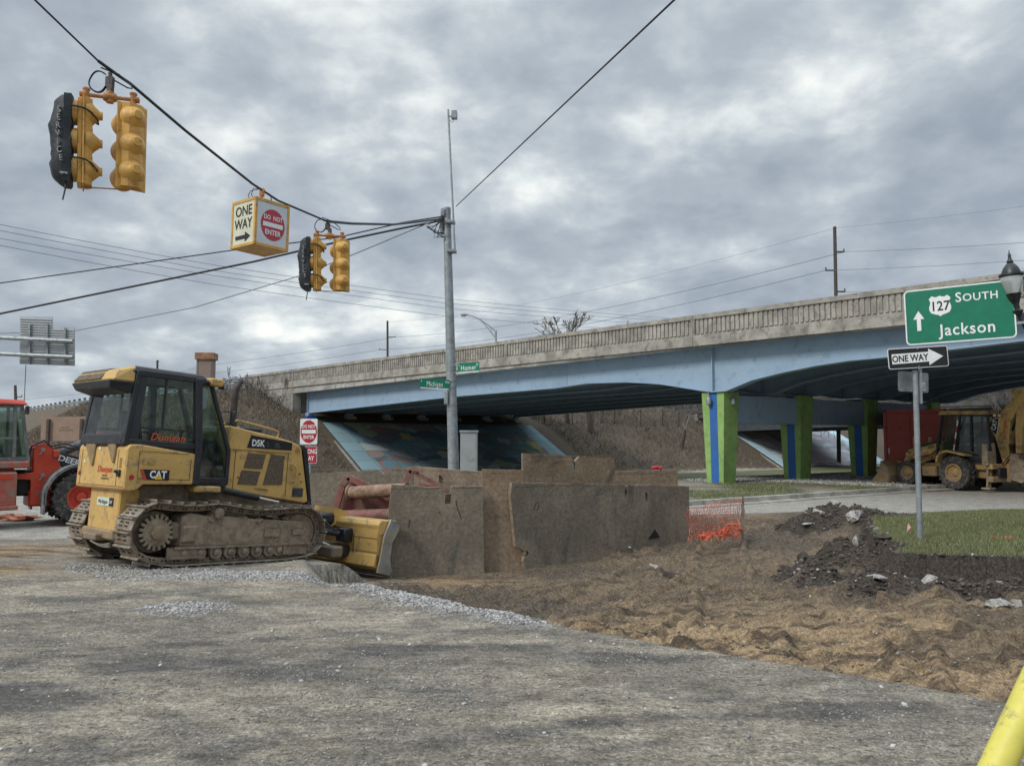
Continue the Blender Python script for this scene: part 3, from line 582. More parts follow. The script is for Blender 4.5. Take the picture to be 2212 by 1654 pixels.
def grasses():
    rs = np.random.RandomState(5)
    n = 170000; x = 5.4+8*rs.rand(n); y = 10.6+8*rs.rand(n); z, q = terrain(x, y, True); k = (q['zg'] > .7) & (rs.rand(n) < .3+1.1*fbm(x, y, 1.3, 3, 40)); P = np.stack([x, y, z], 1)[k]
    blades('grass', 'short green grass on the kerbless traffic island', P, .05, .006, GRASSM, 1)
    n = 60000; x = 4+14*rs.rand(n); y = 20+12*rs.rand(n); z, q = terrain(x, y, True); k = (q['zg'] > .5) & (rs.rand(n) < -.25+1.3*fbm(x, y, .6, 3, 41)); P = np.stack([x, y, z], 1)[k]
    blades('grass', 'patchy grass on the median before the piers', P, .07, .012, GRASSM, 2)
    n = 420000; x = -48+75*rs.rand(n); y = 38+55*rs.rand(n); z, q = terrain(x, y, True); s, u = toSU(x, y)
    k = q['hillc'] & ~((u > -.4) & (u < 18.8)) & ~((u > 39) & (u < 59.5)) & (np.abs(s) < 90) & (rs.rand(n) < .15+1.3*fbm(x, y, .5, 3, 42)); P = np.stack([x, y, z], 1)[k]
    a = rs.rand(len(P)) < .55
    blades('dry_grass', 'dry winter grass matted over the embankments', P[a], .28, .02, DRYM, 3, 1.1)
    blades('brush', 'brown dead brush over the embankments', P[~a], .38, .013, WEEDM, 4, 1.0, 'brush')
grasses()
# kerbs
def kerb():
    mb = MB(); pr = [SU(CURB_S, u) for u in np.linspace(-9.5, 75, 60)]+[]
    nose = [SU(3.0, -11), SU(1, -11.8), SU(-1.2, -10.8), SU(-2.5, -9)]; far_ = [SU(-2.5, u) for u in np.linspace(-6, 80, 50)]
    P = pr[::-1]+nose+far_; R = []
    for i, p in enumerate(P):
        t = (P[min(i+1, len(P)-1)]-P[max(i-1, 0)]).normalized(); n = Vector((t.y, -t.x, 0)); z = float(np.where(True, -.8*sstep(-3, -14, np.array([toSU(p.x, p.y)[0]]))*sstep(-16, -4, np.array([toSU(p.x, p.y)[1]])), 0)[0])
        R.append([p+n*a+Vector((0, 0, z+b)) for a, b in ((-.42, .02), (-.08, .03), (-.06, .15), (.10, .16), (.12, -.1), (-.42, -.1))])
    mb.loft(R); o = mb.build('kerb', CONC); 
    for p in o.data.polygons: p.use_smooth = False
    tag(o, kind='structure')
kerb()
# ---------------------------------------------------------------- bridge
def wbuild(mb, name, m, root, smooth=None):
    o = mb.build(name, m, root, smooth); o.matrix_parent_inverse = Matrix.Translation(-Vector(root.location)); return o
GB = sorted([FP(*p) for p in [(665, 893), (997, 856), (1202, 839), (1274, 828.5), (1358, 826), (1430, 830), (1482, 838), (1524, 845), (1545, 847.5), (1575.6, 845), (1631, 822), (1701, 804.6), (1770, 790.6), (1840, 780), (1916, 773)]])
GB += [(GB[-1][0]+7, GB[-1][1]+.35), (GB[-1][0]+13, GB[-1][1]+.35), (31.3, GB[-1][1])]
_t0 = FP(665, 849); _t1 = FP(1944, 703.7); _p0 = FP(555, 812); _p1 = FP(2188, 597.6)
def lin(a, b): return lambda s: a[1]+(b[1]-a[1])*(s-a[0])/(b[0]-a[0])
GT = lin(_t0, _t1); PT = lin(_p0, _p1)
S0 = FP(655, 850)[0]; SL = FP(556, 815)[0]
def prism_su(mb, prof, u0, u1):     # prof: (s, z)
    A = [mb.bm.verts.new(SU(s, u0, z)) for s, z in prof]; B = [mb.bm.verts.new(SU(s, u1, z)) for s, z in prof]; n = len(prof)
    fs = [mb.bm.faces.new(A), mb.bm.faces.new(B[::-1])]+[mb.bm.faces.new((A[i], B[i], B[(i+1) % n], A[(i+1) % n])) for i in range(n)]
    bmesh.ops.recalc_face_normals(mb.bm, faces=fs); return mb
def box_su(mb, s0, s1, u0, u1, z0, z1): return prism_su(mb, [(s0, z0), (s1, z0), (s1, z1), (s0, z1)], u0, u1)
def mural_material(name, border, cols, seed):
    m = bpy.data.materials.new(name); m.use_nodes = True; nt = m.node_tree; L = nt.links.new; b = nt.nodes['Principled BSDF']; b.inputs['Roughness'].default_value = .85
    u = N(nt, 'ShaderNodeAttribute', attribute_name='mu'); s = N(nt, 'ShaderNodeAttribute', attribute_name='ms')
    c = N(nt, 'ShaderNodeCombineXYZ'); L(u.outputs['Fac'], c.inputs[0]); L(s.outputs['Fac'], c.inputs[1])
    uh = N(nt, 'ShaderNodeMath', operation='MULTIPLY'); L(u.outputs['Fac'], uh.inputs[0]); uh.inputs[1].default_value = .55; c3 = N(nt, 'ShaderNodeCombineXYZ'); L(uh.outputs[0], c3.inputs[0]); L(s.outputs['Fac'], c3.inputs[1])
    n = N(nt, 'ShaderNodeTexNoise'); n.inputs['Scale'].default_value = .5; n.inputs['Detail'].default_value = 2; L(c.outputs[0], n.inputs['Vector'])
    ad = N(nt, 'ShaderNodeMix', data_type='VECTOR'); ad.inputs[0].default_value = .25; L(c3.outputs[0], ad.inputs[4]); 
    ns = N(nt, 'ShaderNodeVectorMath', operation='SCALE'); L(n.outputs['Color'], ns.inputs[0]); ns.inputs['Scale'].default_value = 7; L(ns.outputs[0], ad.inputs[5])
    v = N(nt, 'ShaderNodeTexVoronoi', voronoi_dimensions='2D'); v.inputs['Scale'].default_value = 1.7; L(ad.outputs[1], v.inputs['Vector'])
    sp = N(nt, 'ShaderNodeSeparateColor'); L(v.outputs['Color'], sp.inputs[0]); r = N(nt, 'ShaderNodeValToRGB'); r.color_ramp.interpolation = 'CONSTANT'; L(sp.outputs[0], r.inputs[0])
    e = r.color_ramp.elements; e[0].color = (*cols[0], 1); e[1].position = 1/len(cols); e[1].color = (*cols[1], 1)
    for i in range(2, len(cols)): x = e.new(i/len(cols)); x.color = (*cols[i], 1)
    # plain painted border along both edges, wavy
    w = N(nt, 'ShaderNodeTexNoise'); w.inputs['Scale'].default_value = .8; L(c.outputs[0], w.inputs['Vector'])
    bd = N(nt, 'ShaderNodeAttribute', attribute_name='mb'); a2 = N(nt, 'ShaderNodeMath', operation='MULTIPLY_ADD'); L(w.outputs[0], a2.inputs[0]); a2.inputs[1].default_value = .9; L(bd.outputs['Fac'], a2.inputs[2])
    r2 = N(nt, 'ShaderNodeMapRange'); L(a2.outputs[0], r2.inputs[0]); r2.inputs[1].default_value = 1.75; r2.inputs[2].default_value = 1.85
    mx = N(nt, 'ShaderNodeMix', data_type='RGBA'); L(r2.outputs[0], mx.inputs[0]); mx.inputs[6].default_value = (*border, 1); L(r.outputs[0], mx.inputs[7])
    # slab joints
    br = N(nt, 'ShaderNodeTexBrick'); br.inputs['Scale'].default_value = 1; br.inputs['Mortar Size'].default_value = .02; br.inputs['Brick Width'].default_value = 1.5; br.inputs['Row Height'].default_value = 1.1
    br.inputs['Color1'].default_value = (1, 1, 1, 1); br.inputs['Color2'].default_value = (.86, .86, .86, 1); br.inputs['Mortar'].default_value = (.45, .45, .45, 1); br.offset = 0; L(c.outputs[0], br.inputs['Vector'])
    m2 = N(nt, 'ShaderNodeMix', data_type='RGBA', blend_type='MULTIPLY'); m2.inputs[0].default_value = 1; L(mx.outputs[2], m2.inputs[6]); L(br.outputs[0], m2.inputs[7]); L(m2.outputs[2], b.inputs['Base Color'])
    return m
MUR1 = mural_material('mural_paint', (.24, .37, .41), [(0.117, 0.195, 0.234), (0.468, 0.416, 0.169), (0.143, 0.247, 0.286), (0.130, 0.169, 0.195), (0.286, 0.351, 0.208), (0.169, 0.221, 0.247), (0.130, 0.260, 0.312), (0.312, 0.260, 0.247), (0.182, 0.260, 0.286), (0.104, 0.143, 0.182), (0.286, 0.182, 0.169), (0.221, 0.299, 0.325), (0.364, 0.416, 0.429), (0.156, 0.195, 0.208)], 1)
MUR2 = mural_material('mural_paint_far', (.45, .62, .68), [(.46, .46, .46), (.36, .36, .38), (.52, .45, .47), (.26, .27, .28), (.50, .55, .58), (.40, .38, .41)], 2)
def slope_paving(u0, u1, m, label):
    root = thing('slope_paving', label, 'paved slope', SU(-24, u0, -.8)); nu, ns = 40, 12; V = []; at = []
    for i in range(nu+1):
        for j in range(ns+1):
            u = u0+(u1-u0)*i/nu; f = j/ns; s = -23.9-5.8*f; V.append(SU(s, u, -.8+3.63*f+.07)); at.append((u, f*6.8, min(u-u0, u1-u)))
    V += [SU(-29.7, u0, 2.9), SU(-31.2, u0, 2.9), SU(-31.2, u1, 2.9), SU(-29.7, u1, 2.9)]; at += [(u0, 7, 0)]*4
    me = bpy.data.meshes.new('paving'); F = [(i*(ns+1)+j, i*(ns+1)+j+1, (i+1)*(ns+1)+j+1, (i+1)*(ns+1)+j) for i in range(nu) for j in range(ns)]; b = len(V)-4; F.append((b, b+1, b+2, b+3))
    me.from_pydata(V, [], F)
    for k, nm in enumerate(('mu', 'ms', 'mb')):
        a = me.attributes.new(nm, 'FLOAT', 'POINT'); a.data.foreach_set('value', [q[k] for q in at])
    o = link('painted_slabs', me, m, root); o.matrix_parent_inverse = Matrix.Translation(-Vector(root.location))
    mb = MB()
    for u in (u0-.18, u1+.02): mb = MB(); prism_su(mb, [(-23.8, -.9), (-29.8, 2.80), (-31.2, 2.86), (-31.2, 2.5), (-29.8, 2.5), (-23.8, -1.4)], u, u+.16); wbuild(mb, 'edge_kerb', CONC, root)
    return root
def column(root, s, u, dz, k):
    mb = MB(); top = 3.62+dz; bot = -.1 if k == 0 else -.1
    def ring(z, f): # f 0 bottom .. 1 top
        a0, a1, b0, b1 = -.36-.14*f, .34+.14*f, .05-.05*f, .72+.14*f; g = .17
        # notch for the blue strip on the face looking along -u
        q = [(a0, b0), (-g, b0), (-g, b0+.06), (g, b0+.06), (g, b0), (a1, b0), (a1, b1), (a0, b1)]
        return [SU(s+a, u+b, z) for a, b in q]
    R = [ring(bot, 0), ring((top+bot)/2, .55), ring(top-.06, 1), ring(top, .93)]
    for a, b in zip(R, R[1:]):
        for i in range(8): mb.bm.faces.new([mb.bm.verts.new(p) for p in (a[i], a[(i+1) % 8], b[(i+1) % 8], b[i])])
    mb.bm.faces.new([mb.bm.verts.new(p) for p in R[-1]])
    o = wbuild(mb, 'pier', GREENP, root)
    mb = MB(); g = .168
    A = [SU(s-g, u+.052, bot), SU(s+g, u+.052, bot), SU(s+g, u+.10, bot), SU(s-g, u+.10, bot)]; B = [SU(s-g, u+.005, top-.02), SU(s+g, u+.005, top-.02), SU(s+g, u+.06, top-.02), SU(s-g, u+.06, top-.02)]
    mb.hull8(A+B); wbuild(mb, 'stripe', COBALT, root).parent = o
    for a, b in ((-.1, -.12), (.54, .45)):     # lamps hung near the top
        mb = MB(); p = SU(s+a, u+b, top-.18); mb.tube([p+Vector((0, 0, .22)), p+Vector((0, 0, .02))], .02, 6); mb.lathe(p-Vector((0, 0, .33)), (0, 0, 1), [(0, .03), (.03, .09), (.2, .11), (.3, .07), (.34, .03)], 10)
        if k < 1: wbuild(mb, 'lamp', GALV, root).parent = o
GROOVE = mat('recess_concrete', (.34, .315, .27), .9, var=.25, vs=2)  # mottled concrete for the parapet recesses, close in tone to the ribs
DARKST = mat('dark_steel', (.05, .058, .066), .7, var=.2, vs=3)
DCONC = mat('dark_concrete', (.085, .085, .08), .9, var=.25, vs=2)  # even dark tone for the second bridge's deck and parapets
def bridge(u0, dz, label, cols, width, first):
    root = thing('road_bridge', label, 'bridge', SU(0, u0, 0)); SR = 31.3
    gb = [(s, z+dz) for s, z in GB]; ng = 7
    for i in range(ng):
        u = u0+(width-.4)*i/(ng-1)
        mb = MB(); prof = [(s, z+.03) for s, z in gb]+[(s, GT(s)+dz) for s in (SR, S0-.0)][0:2]
        prof = [(s, z+.03) for s, z in gb]+[(SR, GT(SR)+dz-.03), (gb[0][0], GT(gb[0][0])+dz-.03)]; prism_su(mb, prof, u, u+.03)
        for (s, z), (s2, z2) in zip(gb, gb[1:]): prism_su(mb, [(s, z), (s2, z2), (s2, z2+.04), (s, z+.04)], u-.2, u+.2)
        prism_su(mb, [(gb[0][0], GT(gb[0][0])+dz-.04), (SR, GT(SR)+dz-.04), (SR, GT(SR)+dz), (gb[0][0], GT(gb[0][0])+dz)], u-.16, u+.16)
        zb = lambda s: np.interp(s, [q[0] for q in gb], [q[1] for q in gb])
        sts = [0., gb[0][0]+.15] if i else [0., gb[0][0]+.15]
        for s in sts: box_su(mb, s-.02, s+.02, u-.15, u+.18, zb(s)+.03, GT(s)+dz-.03)
        if i == 0:      # splice plate rows
            s = FP(1208, 800)[0]
            for j, z in enumerate(np.linspace(zb(s)+.12, GT(s)+dz-.12, 9)): box_su(mb, s-.45, s+.45, u-.012, u-.002, z-.02, z+.02)
            box_su(mb, s+.47, s+.50, u-.02, u, zb(s)+.03, GT(s)+dz-.05)
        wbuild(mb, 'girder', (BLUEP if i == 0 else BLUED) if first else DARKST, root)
        if i % 1 == 0:
            mb = MB(); box_su(mb, gb[0][0]-.1, gb[0][0]+.6, u-.35, u+.35, 2.85, gb[0][1]-.16); o = wbuild(mb, 'bearing_block', COBALT if i == 0 else CONC, root)
            mb = MB(); box_su(mb, gb[0][0]+.05, gb[0][0]+.45, u-.2, u+.2, gb[0][1]-.16, gb[0][1]); wbuild(mb, 'bearing', BLUEP, root).parent = o
    e0, e1 = -.75, width+.35
    mb = MB(); 
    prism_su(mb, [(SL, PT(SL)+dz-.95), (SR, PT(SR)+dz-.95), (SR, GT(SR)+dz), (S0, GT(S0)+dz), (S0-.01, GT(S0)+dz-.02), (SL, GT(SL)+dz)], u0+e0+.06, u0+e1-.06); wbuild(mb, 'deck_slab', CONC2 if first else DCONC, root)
    for side in (0, 1):
        mb = MB(); ua = u0+(e0 if side == 0 else e1-.34); ub = ua+.34
        zt = lambda s: PT(s)+dz
        for a, b in [(SL, S0-.02)]+[(S0+.02+(SR-S0)*k/6, S0+(SR-S0)*(k+1)/6) for k in range(6)]:
            n0 = len(mb.bm.faces); prism_su(mb, [(a, zt(a)-1.25), (b, zt(b)-1.25), (b, zt(b)), (a, zt(a))], ua+.09, ub); mb.bm.faces.ensure_lookup_table()
            for f in mb.bm.faces[n0:]: f.material_index = 1
            prism_su(mb, [(a, zt(a)-.17), (b, zt(b)-.17), (b, zt(b)), (a, zt(a))], ua-.005, ua+.09)
            lo = 1.22 if first else 1.2
            prism_su(mb, [(a, zt(a)-lo), (b, zt(b)-lo), (b, zt(b)-.80), (a, zt(a)-.80)], ua-.03, ua+.09)
            for e, ew in ((a, .05), (b-.10, .10)): prism_su(mb, [(e, zt(e)-.80), (e+ew, zt(e)-.80), (e+ew, zt(e)-.17), (e, zt(e)-.17)], ua-.004, ua+.09)
            if side == 0:
                for s in np.arange(a+.08, b-.16, .19): prism_su(mb, [(s, zt(s)-.74), (s+.125, zt(s)-.74), (s+.125, zt(s)-.17), (s, zt(s)-.17)], ua+.045, ua+.09)
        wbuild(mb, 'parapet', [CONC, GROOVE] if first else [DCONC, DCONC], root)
    # wing wall and abutment
    w = [(556, 815), (646, 799), (668, 849), (666, 893), (637, 896), (609, 878), (580, 864), (560, 846)]
    pr = [FP(x, y) for x, y in w]; 
    mb = MB(); prism_su(mb, [(SL, PT(SL)+dz-.9), (S0, PT(S0)+dz-.9), (S0, 2.6), (S0-1.5, 2.6), (SL, 4.2)], u0-.72, u0-.30)
    q = MB(); prism_su(q, [(SL, PT(SL)+dz-1.), (S0, PT(S0)+dz-1.), (S0, 2.6), (SL, 2.6)], u0+width, u0+width+.4); wbuild(q, 'wing_wall', CONC, root)
    box_su(mb, S0-.35, S0+.1, u0-.78, u0-.2, 2.5, GT(S0)+dz-.02); wbuild(mb, 'wing_wall', CONC, root)
    mb = MB(); box_su(mb, S0-.6, S0-.1, u0-.3, u0+width, 2.4, GT(S0)+dz-.03); wbuild(mb, 'abutment', CONC, root)
    mb = MB(); box_su(mb, SR, SR+.6, u0-.3, u0+width, -.3, GT(SR)+dz-.03); wbuild(mb, 'abutment', CONC, root)
    for k, c in enumerate(cols): column(root, 0, u0+c, dz, k if first else 3)
    mb = MB()
    for a, b in zip(cols, cols[1:]): box_su(mb, -.36, .30, u0+a+.84, u0+b+.04, 2.42+dz, 3.5+dz)
    wbuild(mb, 'cap_beam', BLUEP, root)
    return root
bridge(0., 0., 'long road bridge with ribbed concrete parapet and pale blue girders on green and blue piers', [-.1, 4.65, 9.55, 15.1], 17.3, True)
bridge(39.7, -1.1, 'second parallel road bridge seen through the span of the pale blue bridge', [0, 4.5, 9], 11.2, False)
slope_paving(.2, 17.2, MUR1, 'slope of painted slabs with blue border and coloured mural under the near bridge')
slope_paving(39.9, 57, MUR2, 'pale mural painted slope under the second bridge beyond the piers')
# guard rails on the approach embankment
def guardrail(s0, s1, u, label, z0=5.6):
    root = thing('guardrail', label, 'guardrail', SU(s0, u, 5.5)); mb = MB(); n = max(2, int(abs(s1-s0)/2.0))
    zt = lambda s: PT(s) if s > -75 else PT(-75)+(s+75)*.012
    P = []
    for i in range(n+1):
        s = s0+(s1-s0)*i/n; P.append(s)
        q = MB(); q.box((-.12, -.12, 0), (.12, .12, 1.33), .01, Matrix.Translation(SU(s, u, zt(s)-1.28))@Matrix.Rotation(-.8, 4, 'Z')); wbuild(q, 'post', WOOD, root)
    prof = [(.0, -.16), (-.05, -.12), (-.05, -.06), (0, 0), (-.05, .06), (-.05, .12), (0, .16), (.02, .16), (.02, -.16)]
    for dz in (-.22, -.62):
        mb.loft([[SU(s, u-.11+a, zt(s)+dz+b*1.0) for a, b in prof] for s in (s0, s1)], True, True)
    o = wbuild(mb, 'rail', GALV, root)
    for p in o.data.polygons: p.use_smooth = False
guardrail(SL-.3, -125, -.6, 'long steel guardrail on wooden posts along the top of the left embankment')
guardrail(SL-.3, -90, 17.6, 'steel guardrail on the far side of the left embankment road')
def approach():
    mb = MB(); A = [SU(SL, -.3, PT(SL)-1.0), SU(-130, -.3, 5.62), SU(-130, 17.2, 5.62), SU(SL, 17.2, PT(SL)-1.0)]
    mb.poly(A); tag(mb.build('highway', CONC2), kind='structure')
approach()
# chain link fence along the bench between the bridges
def fence(u0, u1, s, z, label, h=1.5, step=2.6):
    root = thing('chain_link_fence', label, 'fence', SU(s, u0, z)); n = int((u1-u0)/step); mb = MB(); prev = None
    for i in range(n+1):
        u = u0+i*step; p = SU(s+.3*sin(i*1.7), u, 0); p.z = tz(p.x, p.y); q = MB(); q.cyl(p-Vector((0, 0, .2)), p+Vector((0, 0, h)), .05, 6); wbuild(q, 'post', BARK, root)
        if prev is not None:
            mb.tube([prev+Vector((0, 0, h)), p+Vector((0, 0, h))], .022, 5)
            L = 12
            for k in range(L+1):
                a = prev.lerp(p, k/L); 
                for d in (-1, 1):
                    f = min(1, max(0, k/L+d*.45)); c = prev.lerp(p, f); mb.tube([a+Vector((0, 0, .05)), c+Vector((0, 0, h-.02))], .0035, 3)
        prev = p
    wbuild(mb, 'mesh', GALV, root)
fence(19., 38, -30.2, 2.8, 'chain link fence on dark posts across the brown slope between the bridges')

# ---------------------------------------------------------------- trees
def skel(rnd, p, d, L, r, depth, out, up=.15, spread=.5, kids=(2, 3), seg=3, decay=.72, tw=0):
    pts = [p]; rr = [r]; q = Vector(p); dd = Vector(d)
    for i in range(seg):
        dd = (dd+Vector((rnd.gauss(0, .12), rnd.gauss(0, .12), rnd.gauss(0, .08)+up*.3))).normalized(); q = q+dd*(L/seg); pts.append(Vector(q)); rr.append(r*(1-.4*(i+1)/seg))
    out.append((pts, rr, depth))
    if depth <= 0: return
    for k in range(rnd.randint(*kids)):
        t = rnd.uniform(.45, 1) if k else 1.; b = pts[min(seg, max(1, int(round(t*seg))))]
        a = rnd.uniform(0, 2*pi); x, y, z = basis(dd); nd = (z+(x*cos(a)+y*sin(a))*spread*rnd.uniform(.6, 1.3)+Vector((0, 0, up))).normalized()
        skel(rnd, b, nd, L*decay*rnd.uniform(.75, 1.1), max(rr[-1]*.68, .006), depth-1, out, up, spread, kids, seg, decay)
def tree(base, h, seed, label, depth=5, r=.2, trunk=.35, name='bare_tree', spread=.55, up=.12, kids=(2, 3), lean=(0, 0), group=None, minr=.012):
    rnd = random.Random(seed); out = []; L0 = h*trunk
    skel(rnd, Vector((0, 0, -.3)), Vector((lean[0], lean[1], 1)).normalized(), L0, r, depth, out, up, spread, kids)
    top = max(p.z for q in out for p in q[0]); f = h/top
    root = thing(name, label, 'tree' if h > 3 else 'shrub', base, group=group)
    a, b = MB(), MB()
    for pts, rr, d in out:
        t = a if d >= depth-0 else b
        t.tube([p*f for p in pts], [max(x, minr) for x in rr], 6 if d > 2 else 4, False)
    a.build('trunk', BARK, root); b.build('crown', TWIG, root)
def on_terrain(px, py, y0=35, y1=110):
    Y = y0
    while Y < y1:
        p = D(px, py, Y)
        if p.z <= tz(p.x, p.y): return Vector((p.x, p.y, tz(p.x, p.y)))
        Y += .25
    p = D(px, py, y1); return Vector((p.x, p.y, tz(p.x, p.y)))
def htop(p, py): return EYE+(948-py)/1660.*p.y-p.z
p = on_terrain(1279, 935, 60); tree(p, htop(p, 668), 11, 'tall bare tree whose crown shows above the bridge parapet', 7, .30, .40, spread=.7, kids=(2, 3), minr=.022)
p = on_terrain(1228, 930, 64); tree(p, htop(p, 692), 5, 'wide bare tree behind the bridge, left of the tallest crown', 7, .2, .42, spread=.9, kids=(2, 3), minr=.022)
p = on_terrain(1300, 930, 66); tree(p, htop(p, 690), 8, 'bare tree behind the bridge, right of the tallest crown', 7, .2, .42, spread=.8, kids=(2, 3), minr=.022)
p = on_terrain(1470, 968, 50); tree(p, 5.0, 23, 'small bare tree on the brown slope left of the nearest green pier', 6, .2, .38, spread=.8, kids=(2, 4), minr=.016)
p = on_terrain(1432, 900, 60); tree(p, 3.0, 24, 'thin crooked sapling by the chain link fence', 4, .06, .3, spread=.7)
p = on_terrain(607, 882, 38); tree(p, htop(p, 803), 31, 'leafless shrub growing before the concrete wing wall', 5, .03, .22, 'shrub', .42, .5, (2, 3), minr=.007)
p = on_terrain(490, 858, 45); tree(p, 2.2, 32, 'wispy bare sapling beside the guardrail end', 4, .03, .22, 'shrub', .3, .6, (2, 3), minr=.012)
for i, (px, Y, h, sd, lb) in enumerate([(2080, 62, 7.5, 41, 'bare tree behind the backhoe cab, beyond the bridge'), (2135, 56, 8.0, 42, 'broad bare tree above the backhoe boom base, beyond the bridge'), (2190, 66, 9, 43, 'bare tree at the right edge beyond the bridge'), (2040, 75, 7, 44, 'bare tree beyond the last green pier'), (2260, 58, 9, 45, 'bare tree just outside the right of the road')]):
    p = D(px, 948, Y); p.z = tz(p.x, p.y); tree(p, h, sd, lb, 6, .17, .36, spread=.75, kids=(2, 4), group='bare trees beyond the bridge', minr=.02)
def thicket(name, label, x0, x1, y0, y1, n, h, seed):
    rs = np.random.RandomState(seed); mb = MB(); rnd = random.Random(seed)
    for i in range(n):
        x = x0+(x1-x0)*rs.rand(); y = y0+(y1-y0)*rs.rand(); z = tz(x, y); hh = h*(.5+.6*rs.rand()); out = []
        skel(rnd, Vector((x, y, z-.1)), Vector((rnd.gauss(0, .2), rnd.gauss(0, .2), 1)).normalized(), hh*.45, .03, 3, out, .1, .7, (2, 3), 2, .75)
        for pts, rr, d in out: mb.tube(pts, [max(q, .014) for q in rr], 3, False)
    tag(mb.build(name, TWIG), label, 'brush', kind='stuff')
thicket('thicket', 'leafless wood beyond the second bridge', 30, 75, 78, 110, 260, 7, 3)
p = SU(-34, -1.5); thicket('thicket', 'tangled brown brush under the guardrail end by the bridge', p.x-5, p.x+1.5, p.y-2, p.y+3, 50, 1.2, 4)
# ---------------------------------------------------------------- crawler bulldozer (x forward, y left, z up)
def sign_disc(mb, c, n, r, k=18):
    x, y, z = basis(n); mb.poly([Vector(c)+(x*cos(2*pi*i/k)+y*sin(2*pi*i/k))*r for i in range(k)])
def track_path():
    pts = []; 
    rc, rr = Vector((-1.20, .52)), .43; fc, fr = Vector((1.30, .47)), .41
    for a in np.linspace(100, 255, 14): pts.append((rc.x+rr*cos(radians(a)), rc.y+rr*sin(radians(a))))
    pts += [(-1.05, .05), (1.05, .05)]
    for a in np.linspace(-65, 82, 13): pts.append((fc.x+fr*cos(radians(a)), fc.y+fr*sin(radians(a))))
    pts += [(1.1, .875), (.7, .85), (.35, .84), (0., .885), (-.28, .935), (-.6, .90), (-.9, .905)]
    return pts
def resample(pts, n):
    P = [Vector((x, 0, z)) for x, z in pts]; P.append(P[0]); d = [0]
    for a, b in zip(P, P[1:]): d.append(d[-1]+(b-a).length)
    T = d[-1]; out = []
    for i in range(n):
        t = T*i/n; k = max(j for j in range(len(d)) if d[j] <= t+1e-9); k = min(k, len(P)-2); f = (t-d[k])/max(1e-9, d[k+1]-d[k]); out.append(P[k].lerp(P[k+1], f))
    return out
